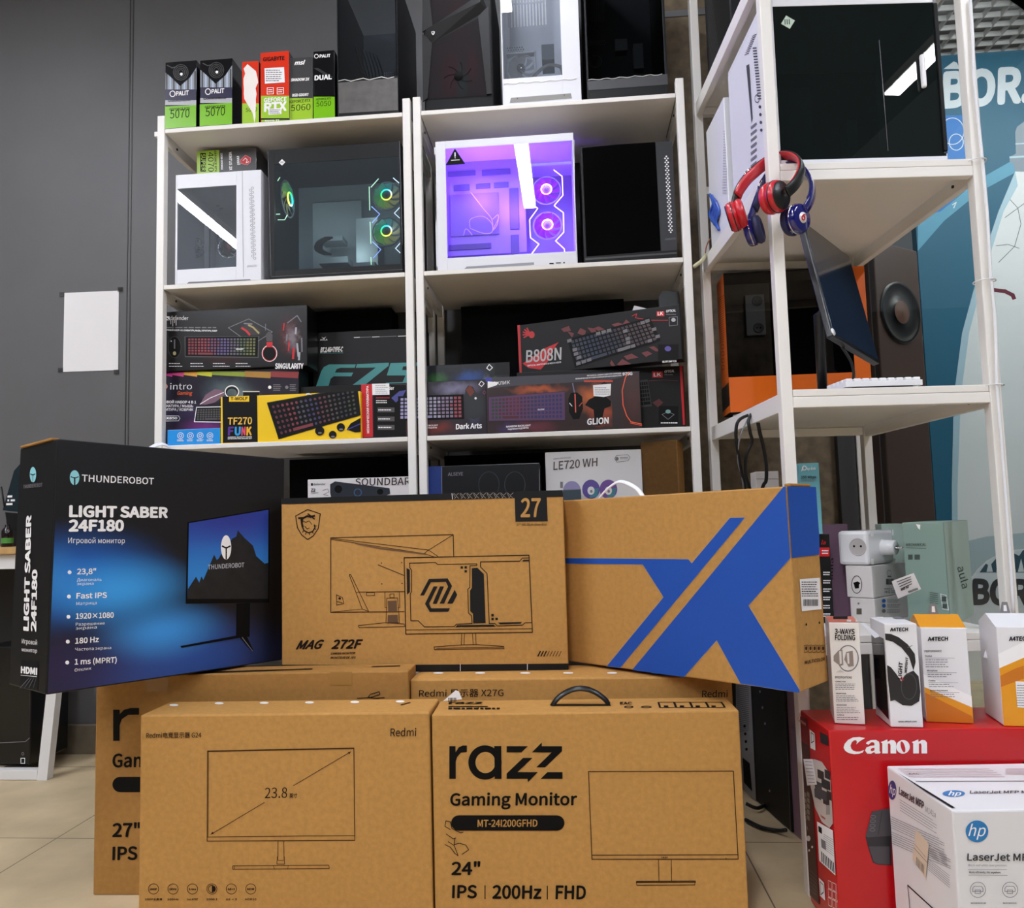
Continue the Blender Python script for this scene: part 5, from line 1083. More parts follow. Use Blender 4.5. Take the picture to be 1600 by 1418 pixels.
f.text('GLION', k4(215, 965), k4(268, 962), 2, WHITE, .03, 7)
f.poly([k4(470, 870), k4(490, 820), k4(540, 815), k4(585, 850), k4(592, 950), k4(560, 1035), k4(510, 1040), k4(475, 980)], KB, 3); f.line([k4(525, 830), k4(530, 980)], 1.8, mat('coral print', '#d0564a', .4), 4); f.line([k4(505, 740), k4(520, 815)], 1.6, mat('blue grey print', '#6a7090', .4), 4); f.line([k4(480, 905), k4(500, 930)], 1.2, WHITE, 4); f.line([k4(585, 900), k4(560, 930)], 1.2, mat('coral print', '#d0564a', .4), 4)
f.rect(*k4(600, 715), *k4(840, 730), mat('red orange print', '#c0442c', .4), 3)
f.poly([k4(608, 920), k4(640, 875), k4(690, 850), k4(780, 850), k4(825, 890), k4(822, 930), k4(770, 950), k4(740, 1090), k4(690, 1090), k4(680, 960)], KB, 3); f.line([k4(745, 750), k4(770, 732), k4(795, 750)], 1.6, KB, 3)
f.poly([k4(830, 705), k4(905, 700), k4(905, 1115), k4(838, 1120)], mat('dark wine print', '#241516', .4), 2)
f.line([k4(1062, 600), k4(990, 630), k4(945, 690), k4(918, 800), k4(925, 920), k4(955, 1010), k4(990, 1060), k4(1083, 1080)], 1.3, mat('bright coral print', '#f0603c', .4), 5); f.line([k4(985, 1070), k4(1083, 1092)], 1, mat('bright coral print', '#f0603c', .4), 5)
f.text('GLION', k4(625, 1085), k4(805, 1072), 9, WHITE, .035, 6); f.text('MECHANICAL GAMING COMPUTER KEYBOARD', k4(625, 682), k4(910, 662), 2, WHITE, .02, 4); f.text('МЕХАНИЧЕСКАЯ ИГРОВАЯ КОМПЬЮТЕРНАЯ КЛАВИАТУРА', k4(530, 708), k4(912, 680), 2, WHITE, .02, 4); f.text('970G', k4(920, 675), k4(1003, 670), 4.4, WHITE, .03, 4)
f.text('RAINBOW BACKLIGHT', k3(892, 1228), k3(1118, 1214), 2.6, WHITE, .03, 5); f.text('РАДУЖНАЯ ПОДСВЕТКА', k3(908, 1250), k3(1100, 1236), 2.2, WHITE, .03, 5)
B.done('keyboard_box', 'keyboard box with fiery orange artwork along the shelf edge', 'box', 'keyboard boxes')
B.part('price_sticker', lambda f: (f.poly([k4(675, 755), k4(825, 745), k4(820, 840), k4(765, 855), k4(680, 845)], PAPER, 7), f.fine(*k4(690, 770), *k4(815, 838), 4, GREYINK, 8, .3)), 'white torn price sticker'); B.part('price_sticker', lambda f: f.poly([k3(722, 802), k3(825, 812), k3(800, 840), k3(722, 865)], PAPER, 7), 'white torn sticker')
# two black and red keyboard boxes at the end of the shelf
BR_ = mat('black red carton', '#141212', .45, spec=.3)
B = kbox(808, 1069, 582, .085, .06, BR_, ym=600); zl = S3+B.h+.002; f = B.F
f.poly([k4(1395, 595), k4(1420, 592), k4(1442, 1085), k4(1425, 1086)], RED, 1); f.rect(*k4(1168, 640), *k4(1255, 692), RED, 2); f.text('LK', k4(1180, 683), k4(1240, 680), 5.4, WHITE, .02, 3); f.text('OPTICAL', k4(1270, 652), k4(1352, 646), 3.6, WHITE, .03, 3); f.fine(*k4(1270, 662), *k4(1350, 675), 1, GREYINK, 3)
f.keys([k4(1020, 720), k4(1130, 708), k4(1165, 930), k4(1030, 945)], 6, 6, lambda r, t: KB, mat('graphite print', '#2b2a2a', .4), 2); f.line([k4(1140, 720), k4(1260, 712), k4(1385, 720)], .8, mat('dim red print', '#5a1a1c', .4), 2)
f.poly([k4(1170, 900), k4(1225, 870), k4(1260, 900), k4(1215, 940)], mat('dim red print', '#5a1a1c', .4), 2); f.rect(*k4(1222, 930), *k4(1385, 1080), KB, 2); f.line([k4(1250, 1000), k4(1300, 975), k4(1350, 1000), k4(1300, 1040)], .9, GREYINK, 3, True); f.ell(*k4(1300, 975), 4, 3, mat('mint print', '#7fa8a4', .4), 4); f.fine(*k4(1240, 1060), *k4(1380, 1078), 1, WHITE, 3, .6, .05)
B.done('keyboard_box', 'black and red box half hidden behind the fiery one, under a larger box', 'box', 'keyboard boxes')
M, w, h = place(808.5, 1063.5, 508, .15, zl, -.30); h = min(h, .2); B = Box(M, w, .05, h, BR_, .0015); f = B.F
f.poly([k4(45, 255), k4(68, 253), k4(82, 660), k4(65, 662)], RED, 1); f.poly([k4(1408, 90), k4(1432, 88), k4(1460, 590), k4(1440, 592)], RED, 1)
for a in range(5): f.line([k4(150, 330), k4(150+30*math.cos(2.0+a*.42)*1.9, 330-34*math.sin(2.0+a*.42)*1.6)], 2.2, RED, 2)
f.ell(*k4(165, 335), 4.6, 5.4, RED, 2)
f.poly([k4(90, 575), k4(270, 450), k4(390, 398), k4(345, 455), k4(300, 560), k4(240, 625), k4(140, 612)], RED, 2); f.text('B808N', k4(118, 565), k4(412, 540), 18, mat('silver lettering', '#b6b4b4', .35), .02, 4); f.text('OPTICAL SWITCHES & MECH KEYS', k4(130, 600), k4(410, 570), 2.2, WHITE, .02, 4)
for a, b in ((420, 290), (470, 320), (560, 300), (640, 290), (720, 285), (860, 240), (950, 230), (900, 560), (1080, 480), (960, 520), (820, 575), (1150, 450)):
    f.poly([k4(a+random.uniform(-40, 0), b+random.uniform(-15, 30)), k4(a+random.uniform(0, 60), b+random.uniform(-30, 0)), k4(a+random.uniform(40, 100), b+random.uniform(0, 30)), k4(a+random.uniform(0, 50), b+random.uniform(20, 55))], mat('dusty red print', '#6a2a2a', .5), 1)
kf = ramp(['#2b3040', '#20283f', '#1d2438', '#262636', '#3a2a30', '#3f3034', '#4a3a3c'])
f.keys([k4(462, 372), k4(1150, 190), k4(1240, 385), k4(525, 610)], 6, 20, kf, KB, 2, .3)
for q in ((480, 385), (525, 460), (535, 495), (560, 525), (555, 575), (600, 560), (645, 545), (945, 305), (965, 368), (970, 400), (900, 462), (935, 452), (970, 440), (1010, 430), (1185, 290), (1215, 350), (1150, 385), (1090, 235), (1130, 220), (720, 325), (765, 312), (810, 300)): f.poly([k4(q[0]-20, q[1]-8), k4(q[0]+16, q[1]-18), k4(q[0]+20, q[1]+8), k4(q[0]-16, q[1]+18)], mat('pale key print', '#6a6668', .5), 5)
f.line([k4(1000, 180), k4(1040, 160), k4(1030, 195), k4(1160, 215), k4(1300, 215)], .8, RED, 2)
f.rect(*k4(1205, 140), *k4(1270, 182), RED, 2); f.text('LK', k4(1215, 174), k4(1258, 170), 5, WHITE, .02, 3); f.text('OPTICAL', k4(1285, 150), k4(1366, 142), 3.6, WHITE, .03, 3); f.fine(*k4(1285, 160), *k4(1370, 172), 1, GREYINK, 3); f.line([k4(1310, 190), k4(1378, 185), k4(1380, 255), k4(1312, 262)], .8, GREYINK, 2, True); f.ell(*k4(1346, 212), 3.4, 3, mat('silver lettering', '#b6b4b4', .35), 3)
f.rect(*k4(1218, 415), *k4(1388, 590), KB, 2); f.ell(*k4(1300, 452), 5, 4, mat('violet print', '#5a4a9a', .4), 3); f.text('BLUE SWITCH', k4(1255, 568), k4(1370, 562), 2.8, WHITE, .03, 3); f.fine(*k4(1240, 574), *k4(1380, 584), 1, GREYINK, 3)
B.done('keyboard_box', 'large black and red box with a red hand mark, on top of another', 'box', 'keyboard boxes'); ztop_ = zl+.0008+h
mb = MB(); q = [atY(*k4(*p), .10) for p in ((1000, 140), (1018, 92), (1090, 108), (1165, 128))]; mb.prism(q, (0, .02, 0), PAPER)
o = tag(mb.build('paper_scrap', None, Matrix()), 'crumpled white paper scrap on top of the large black and red box', 'paper')
a = atY(1030, 470, .1); b = atY(1063, 455, .1)
mb = MB(); mb.prism([(a.x, .1, ztop_+.001), (b.x, .1, ztop_+.001), (b.x-.004, .1, b.z), (a.x+.012, .1, b.z+.004), (a.x-.002, .1, a.z+.012)], (0, .08, 0), BLKPL)
tag(mb.build('small_box'), 'small black faceted box on top of the large black and red box', 'box')
# black cartons at the back of the shelf
for xl, xr, yt, lb in ((480, 612, 487, 'plain black carton at the back behind the teal lettered box'), (720, 975, 479, 'plain black carton at the back behind the large black and red box')):
    M, w, h = place(xl, xr, yt, .25, S3); B = Box(M, w, .1, min(h, .475), mat('dull black card and shade', '#060607', .8, spec=.1), .002); B.done('carton_shade_block', lb, 'box', 'black cartons')
for xl, xr, yt, lb in ((452, 628, 718, 'black block added as deep shade behind the soundbar box'), (694, 870, 712, 'black block added as deep shade behind the near black box with the navy end')):  # black blocks stand in for deep shadow at the back of the lower shelf
    M, w, h = place(xl, xr, yt, .25, S4); B = Box(M, w, .1, h, mat('dull black card and shade', '#060607', .8, spec=.1), .002); B.done('carton_shade_block', lb, 'box', 'black cartons')
a = atY(236.5, 580, .06); b = atY(262, 677, .06)
B = Box(pose(a.x, .16, S3+.0008), b.x-a.x-.004, .1, .21, mat('orange carton', '#e0621c', .45), .002); B.done('small_box', 'orange box whose edge sticks out past the rack post on the wall side', 'box')

# ------------------------------------------------------------------ boxes on the shelf behind the big cartons
def s1(x, y): return (440+x/4.444, 660+y/4.444)
def s2(x, y): return (780+x/4.706, 660+y/4.706)
M, w, h = place(480.5, 660, 749, .03, S4); w = xA1-.026-M.translation.x; B = Box(M, w, .1, h, mat('pale grey carton', '#d8d3d2', .4), .002); f = B.F
f.rect(*s1(205, 420), *s1(218, 438), BLACK, 1); f.text('defender', s1(222, 436), s1(306, 434), 3.4, BLACK, .0); f.text('Z2', s1(204, 478), s1(235, 478), 4.4, BLACK, .03); f.fine(*s1(204, 482), *s1(260, 492), 1, GREYINK)
f.text('SOUNDBAR', s1(512, 438), s1(893, 430), 11, mat('maroon black print', '#2a1216', .4), .01); f.line([s1(285, 470), s1(320, 460), s1(330, 480), s1(290, 500), s1(325, 505)], .8, GREYINK, 1)
f.poly([s1(338, 428), s1(372, 408), s1(750, 455), s1(755, 492), s1(700, 520), s1(345, 520), s1(338, 490)], mat('blue black print', '#1e222c', .4), 2); f.ell(*s1(395, 462), 6, 6, BLACK, 3); f.ell(*s1(530, 485), 5.6, 5.6, mat('steel blue print', '#3a5a80', .4), 3, ring=1.4); f.ell(*s1(685, 480), 5, 4.5, BLACK, 3)
B.done('soundbar_box', 'pale grey box with a dark speaker bar printed on it, behind the cartons', 'box')
M, w, h = place(667, 843, 728.6, .03, S4); B = Box(M, w, .1, h, mat('near black carton', '#0e1014', .3), .002); f = B.F
f.rect(*s1(1000, 300), *s1(1110, 560), mat('navy print', '#10327a', .4), 1); f.line([s1(1112, 305), s1(1114, 560)], 1, GREYINK, 1); f.text('ALSEYE', s1(1155, 370), s1(1260, 366), 5, GREYINK, .02)
for x in (1440, 1620): f.ell(*s1(x, 430), 16, 20, mat('faint grey line', '#3a3d42', .4), 1, ring=1)
f.line([s2(295, 340), s2(297, 520)], 1, GREYINK, 1)
B.done('cooler_box', 'near black box with a navy end behind the shield carton', 'box')
M, w, h = place(851.5, 1002, 706.5, .05, S4); B = Box(M, w, .12, h, mat('cool white carton', '#d9d6d4', .3, coat=.3), .002); f = B.F
f.text('LE720 WH', s2(398, 348), s2(722, 318), 12.5, mat('grey brown print', '#5a4f4a', .4), .015); f.text('COMPUTER COOLER', s2(398, 272), s2(525, 262), 2, GREYINK, .02)
pill_ = [s2(848, 265), s2(862, 242), s2(945, 236), s2(962, 255), s2(948, 280), s2(865, 290)]; f.line(pill_, .8, GREYINK, 1, True); f.ell(*s2(866, 266), 2.6, 3, GREYINK, 2); f.fine(*s2(888, 250), *s2(955, 272), 2, GREYINK, 2)
for x, m_ in ((535, '#8f86ac'), (675, '#5a4a8c'), (803, '#6a4a8c')):
    f.ell(*s2(x, 500 if x < 600 else 490), 13.8, 15, mat('fan print '+m_, m_, .4), 1); 
    if x > 600: f.poly([s2(x, 490), s2(x+58, 480), s2(x+45, 540), s2(x-10, 555)], mat('teal purple print', '#3f7a86', .4), 2); f.ell(*s2(x, 500), 5.5, 6.5, mat('cool white print', '#d9d6d4', .3), 3); f.ell(*s2(x+2, 505), 2, 2.4, GREYINK, 4)
f.rect(*s2(448, 435), *s2(468, 480), GREYINK, 1)
B.done('cooler_box', 'shiny white box with three printed round purple fans behind the blue X carton', 'box')
M, w, h = place(879, 908, 763, -.06, S4); B = Box(pose(M.translation.x, .006, S4+.0008), w, .03, h, mat('slate green carton', '#36424a', .4), .002); B.done('small_box', 'small slate grey box in front of the white box with purple fans', 'box')
p = atY(1004, 684, .04)
B = Box(pose(p.x-.006, .062, S4+.0008, -.35), .112, .085, .478, CARDD, .003); B.done('plain_carton', 'plain brown carton at the end of the shelf, wrapped in shiny film', 'box')
B.part('film_wrap', lambda f: f.all(glass('shiny wrap', '#e6e6e6', .05, .12), 1, .001), 'shiny clear film')

# ------------------------------------------------------------------ the sideways rack: upper shelf
def cpose(px, py, y, z=None):
    """pose on the sideways rack's own axes, front lower corner seen at a pixel, at its depth y"""
    q = cl(px, py, y); return q
def CBox(x0, x1, y0, d, z0, z1, m, bev=.003, shell=True):
    return Box(CM @ Matrix.Translation((x0, y0, z0+.0008)), x1-x0, d, z1-z0-.0008, m, bev, shell)
def e1(x, y): return (1050+x/5.454, y/5.454)
def e2(x, y): return (1290+x/5.161, y/5.161)
q0 = cl(1203, 180, .03); q1 = cl(1480, 235, .03); zt = cl(1300, -6, .03).z
B = CBox(q0.x, q1.x, .03, .30, c2, zt, WHTST, .004, False); f = B.F; uu = lambda px, py: f.uv(px, py)
W = (f.uv(1215, 150)[0], f.uv(1340, 247)[1], B.w-.002, f.uv(1330, 7)[1]); case_shell(B, WHTST, mat('deep navy interior', '#1a2226', .5), W, DG2)
f.poly([e2(858, -30), e2(905, -30), e2(985, 1235), e2(955, 1240)], BLKPL, 1)
# its back plate, seen from the side
L = B.L; LF = L
DK = mat('slot shadow', '#3a3a40', .6)
for k in range(19):
    y = 405+24*k; x = 690+2.4*k
    L.poly([e1(x, y), e1(x+34, y-3), e1(x+34, y+8), e1(x, y+11)], DK, 1)
for k in range(9): y = 300+20*k; L.line([e1(700-8*k, y), e1(722-8*k, y-8)], 1.3, DK, 1); L.line([e1(685-8*k, y+10), e1(700-8*k, y+2)], 1, DK, 1)
L.poly([e1(635, 560), e1(660, 545), e1(690, 1010), e1(680, 1050)], DK, 1)
for k in range(7): y = 1040+55*k; L.poly([e1(672, y+40), e1(720, y), e1(728, y+18), e1(676, y+62)], GREY, 1)
for k in range(4): L.ell(*e1(752+4*k, 910+66*k), 2, 2.6, DK, 1)
L.ell(*e1(728, 840), 3.6, 6, DK, 1, ring=1.6)
B.done('computer_case', 'big white computer case with a dark glass front on the sideways rack', 'computer case', 'computer cases')
pane(B, W, glass('deep tinted glass', '#59666c', .05, haze=.02, dcol='#9fb8b4'))
mb = MB(); q = f.uv(1231, 35); s = .0175
mb.prism([(q[0]-s*.95, -.0006, q[1]-s*.2), (q[0]+s*.2, -.0006, q[1]-s*.95), (q[0]+s*.95, -.0006, q[1]+s*.2), (q[0]-s*.2, -.0006, q[1]+s*.95)], (0, -.0005, 0), mat('pale green sticker', '#b9cdbb', .4))
for k in range(3): mb.box((q[0]-.008+.005*k, -.0016, q[1]-.006), (q[0]-.006+.005*k, -.0012, q[1]+.007), mat('dark green ink', '#2c3a30', .5))
o = mb.build('warning_sticker', B.o); o['label'] = 'pale green diamond sticker'
mb = MB(); a = f.uv(1446, 140); b = f.uv(1436, 88); mb.box((min(a[0], b[0])-.003, -.012, a[1]), (min(a[0], b[0])+.009, -.001, b[1]), WHTPL, .005); mb.build('door_handle', B.o)
mb = MB(); a = f.uv(1374, 62); b = f.uv(1388, 235); mb.tube([(a[0], .0015, a[1]), (b[0], .0015, b[1])], .0009, GREY, 4); mb.build('door_edge', B.o)
a = f.uv(1477, 236); b = f.uv(1457, 6); inner(B, 'front_pillar', [((b[0], -.004, a[1]), (B.w, .004, b[1]))], mat('black pillar plastic', '#08080a', .6, spec=.2))
inner(B, 'tray', [((B.w*.1, .2, .05), (B.w*.45, .22, B.h*.75)), ((B.w*.12, .06, .04), (B.w*.32, .1, B.h*.2)), ((B.w*.55, .1, .05), (B.w*.62, .14, B.h*.4))], mat('navy grey panel', '#3c464c', .5))
# power supply half standing behind it
a = cl(1140, 180, .36); 
B2 = CBox(.012, .075, .355, .19, c2, c2+.365, WHTST, .003)
Lf = B2.L
for k in range(26):
    for j in range(2): Lf.ell(1160.5+j*2.6+k*.16, 134+2.35*k, .7, .8, mat('blue hole', '#30306a', .5), 1)
Lf.line([(1142, 118), (1138, 260)], 1, GREYINK, 1); Lf.line([(1152, 128), (1158, 250)], 1.4, GREY, 1); Lf.line([(1163, 206), (1167, 205), (1168, 218), (1163, 219)], .8, GREYINK, 1, True)
Lf.poly([(1158, 238), (1171, 233), (1172, 300), (1161, 300)], BLKPL, 1)
for k in range(24):
    for j in range(3): Lf.ell(1132+j*2.2-.25*k*.3, 205+4.2*k, .55, .9, GREYINK, 1)
B2.done('computer_case', 'narrow white computer case standing behind the big one, its vent holes turned to the racks', 'computer case', 'computer cases')
mb = MB()
for k in range(8):
    p0 = Vector((-.006+random.uniform(-.004, .004), .09+.006*k, B2.h*.05+.006*k)); mb.tube([p0, p0+Vector((-.004, .01, .03)), p0+Vector((.0, -.012, .05)), p0+Vector((-.003, .004, .085))], .004, mat('crumpled blue film', '#2a56b8', .2, coat=.5), 6, sub=4)
o = mb.build('blue_film', B2.o); o['label'] = 'crumpled blue plastic film'
# black mesh case on the topmost shelf
q = cl(1092, 100, CD-.10)
BX = CBox(.045, .12, .36, .25, c1, c1+.42, BLKMT, .004)
Lf = BX.L
for k in range(15): Lf.line([(1092+1.2*k, 0-30), (1103+1.6*k, 118-1.6*k)], .9, mat('mesh line', '#34343a', .4), 1)
BX.done('computer_case', 'black mesh sided computer case on the topmost shelf of the sideways rack', 'computer case', 'computer cases')
BX = CBox(.135, .3, .30, .3, c1, c1+.42, WHTST, .004); BX.done('computer_case', 'white computer case beside the black mesh one on the topmost shelf of the sideways rack', 'computer case', 'computer cases')

# ------------------------------------------------------------------ the sideways rack: orange case, screen and keyboard
def d1(x, y): return (1080+x/4.431, 380+y/4.431)
ORG = mat('orange painted steel', '#d9640f', .35)
za = CZ3+.03
pA = atY(1141, 640, .03); yawO = .0; wO = .412
zt = atY(1131, 427, pA.y).z
B = Box(pose(pA.x, pA.y, za+.001, yawO), wO, .11, min(zt, c2-.06)-za, ORG, .003, False); f = B.F; OBK = mat('case black plate', '#08080a', .7, spec=.1)
v0 = f.uv(1148, 589)[1]; u1 = f.uv(1332, 520)[0]
W = (.001, v0, u1, B.h-.001); case_shell(B, OBK, None, W, DG2, t=.004)
f.poly_uv([(0, 0), (wO, 0), (wO, v0), (0, v0)], ORG, 0); f.poly_uv([(u1, v0), (wO, v0), (wO, B.h), (u1, B.h)], ORG, 0); B.L.all(ORG, 0, .0005); B.R.all(ORG, 0, .0005)
L = B.L
for k in range(22): y = 360+15*k; L.line([d1(178, y+30), d1(228, y)], 1.1, mat('burnt orange shade print', '#8a3a08', .5), 1)
for k in range(4): L.ell(*d1(220+k, 715+48*k), 2.6, 3.2, mat('burnt orange shade print', '#8a3a08', .5), 1, ring=1.2)
L.poly([d1(205, 1020), d1(262, 960), d1(268, 1120), d1(212, 1175)], BLKPL, 1)
B.done('computer_case', 'orange computer case with a black glass front behind the tilted screen', 'computer case', 'computer cases'); pane(B, W, glass('black orange case glass', '#6a6c6e', .04)); inner(B, 'back_plate', [((.16, .1, .004), (wO-.004, .106, B.h-.004))], OBK)
for x in (.02, wO-.06):
    mb = MB(); mb.lathe([(.02, -.03), (.02, -.012), (.024, -.002), (.0, -.002)], WHTPL, Matrix.Translation((x+.02, .045, 0)), 16); mb.build('foot', B.o)
# wall sockets seen through its glass
qa = atY(1167, 524, WY-.012); qb = atY(1194, 459, WY-.012)
PB = empty('wall_socket', 'white double wall socket on the brown wall, seen through the orange case', 'socket', pose(qa.x, WY-.012, qa.z))
sw, sh = qb.x-qa.x, qb.z-qa.z
mb = MB(); mb.box((0, 0, 0), (sw, .011, sh), mat('dim white plastic', '#c9c8c4', .4), .003); mb.build('plate', PB)
for k in (0, 2):
    z = sh*(.17+.33*k); mb = MB(); mb.lathe([(.019, .0), (.019, .001), (.015, .001), (.014, .0004), (0, .0004)], mat('socket grey', '#8d8b87', .4), Matrix.Translation((sw*.62, -.0005, z)) @ Matrix.Rotation(math.pi/2, 4, 'X'), 18)
    so = mb.build('socket', PB); mb = MB()
    for dx in (-.006, .006): mb.lathe([(.0026, .0025), (0, .0025)], BLACK, Matrix.Translation((sw*.62+dx, -.0005, z)) @ Matrix.Rotation(math.pi/2, 4, 'X'), 8)
    mb.build('socket_hole', so)
# tilted screen
kf_ = .91
p0 = Vector((-.0797+.6567*kf_, -2.264+1.915*kf_, .8085+.4435*kf_)); mw, mh = .273*kf_, .348*kf_
MM = Matrix.Translation(p0) @ Matrix.Rotation(.845, 4, 'Z') @ Matrix.Rotation(-.242, 4, 'X') @ Matrix.Rotation(.146, 4, 'Y')
ms = empty('monitor', 'black monitor turned sideways with a round white sticker in its corner', 'monitor', pose(p0.x, p0.y, CZ3))
def inm(mb, name, par=None):
    o = mb.build(name); o.parent = ms if par is None else par; o.matrix_world = MM; return o
MSC = mat('dark blue switched off screen', '#1d2c40', .12, coat=.5)
bpy.context.view_layer.update()
ms_i = ms.matrix_world.inverted() if ms.matrix_world.translation.length else Matrix.Translation((-p0.x, -p0.y, -CZ3))
mb = MB(); mb.box((0, .0, 0), (mw, .016, mh), BLKPL, .003, Matrix.Translation((-p0.x, -p0.y, -CZ3)) @ MM); mb.build('case', ms)
mb = MB(); mb.box((.006, -.0012, .008), (mw-.006, .0, mh-.006), MSC, 0, Matrix.Translation((-p0.x, -p0.y, -CZ3)) @ MM); scn = mb.build('screen', ms)
mb = MB(); mb.lathe([(0, .002), (.008, .002), (.009, 0)], WHTPL, Matrix.Translation((-p0.x, -p0.y, -CZ3)) @ MM @ Matrix.Translation((.004, -.001, .010)) @ Matrix.Rotation(math.pi/2, 4, 'X'), 20); o = mb.build('round_sticker', ms); o['label'] = 'round white sticker'
mc = MM @ Vector((mw*.5, .016, mh*.45))-Vector((p0.x, p0.y, CZ3))
mb = MB(); mb.tube([mc, mc+Vector((-.03, .05, -.02)), Vector((mc.x-.03, mc.y+.05, .012))], .012, BLKPL, 10); mb.build('stand', ms)
mb = MB(); mb.lathe([(0, .012), (.05, .010), (.055, .001), (0, .001)], BLKPL, Matrix.Translation((mc.x-.03, mc.y+.05, 0)), 24); mb.build('base', ms)
mb = MB(); q = MM @ Vector((mw*.3, .02, .02))-Vector((p0.x, p0.y, CZ3)); mb.tube([q, q+Vector((.03, .0, -.06)), Vector((q.x+.045, q.y+.07, .03)), Vector((q.x-.02, q.y+.12, .008)), Vector((q.x-.08, q.y+.14, .008))], .0035, RUBBER, 8, sub=6); mb.build('cord', ms)
# white keyboard on the rack edge
a = cl(1322, 606, .012); b = cl(1442, 604, .012)
KM = CM @ Matrix.Translation((a.x, .012, CZ3+.001)); kw = b.x-a.x
kb = empty('keyboard', 'white keyboard lying at the edge of the sideways rack', 'keyboard', KM)
mb = MB(); mb.prism([(0, 0, .004), (kw, 0, .004), (kw, .12, .004), (0, .12, .004)], (0, 0, .012), WHTPL); mb.box((.02, .004, 0), (kw-.02, .1, .004), BLKPL); mb.build('case', kb)
mb = MB()
for r in range(5):
    for c in range(9): mb.box((.004+c*kw/9, .008+.022*r, .016), (.004+(c+.82)*kw/9, .026+.022*r, .024+.0006*r), WHTPL, .002)
o = mb.build('keys', kb); o['kind'] = 'stuff'
# black and grey leads hanging from the rack edge
def lead(pts, r, m, lab):
    mb = MB(); mb.tube([atD(*p) for p in pts], r, m, 8, sub=6); tag(mb.build('power_lead'), lab, 'cable', 'leads hanging from the sideways rack')
lead([(1196, 636, 2.03), (1178, 645, 1.97), (1156, 655, 1.93), (1150, 672, 1.93), (1152, 700, 1.94), (1158, 735, 1.96), (1163, 760, 1.98), (1165, 800, 2.0)], .0042, RUBBER, 'black lead dropping nearest the two white racks, from the sideways rack')
lead([(1198, 632, 2.02), (1182, 638, 1.95), (1170, 655, 1.92), (1172, 675, 1.92), (1175, 690, 1.93), (1166, 712, 1.94), (1165, 740, 1.96), (1172, 765, 1.98), (1178, 800, 2.0)], .0042, RUBBER, 'wavy black lead in the middle of the hanging three')
lead([(1200, 628, 2.0), (1187, 634, 1.92), (1183, 645, 1.90), (1186, 670, 1.90), (1192, 695, 1.91), (1197, 725, 1.93), (1197, 750, 1.95), (1192, 760, 1.96), (1180, 800, 2.0)], .0045, RUBBER, 'black lead dropping closest to the headphone post')
lead([(1172, 648, 1.94), (1160, 672, 1.925), (1154, 695, 1.935), (1153, 720, 1.95), (1160, 750, 1.97), (1166, 800, 2.0)], .002, GREY, 'thin grey wire among the hanging black leads')
mb = MB(); mb.tube([atD(*p) for p in ((1146, 373, 2.32), (1128, 368, 2.32), (1112, 371, 2.32), (1104, 385, 2.32), (1102, 400, 2.31))], .0022, mat('copper brown wire', '#8a4a2a', .4), 6, sub=5); mb.tube([atD(*p) for p in ((1103, 398, 2.31), (1096, 408, 2.29), (1085, 416, 2.27))], .006, mat('pale yellow connector', '#c9c4a0', .4), 8)
tag(mb.build('wire_plug'), 'thin brown wire with a pale plug between the racks', 'cable')

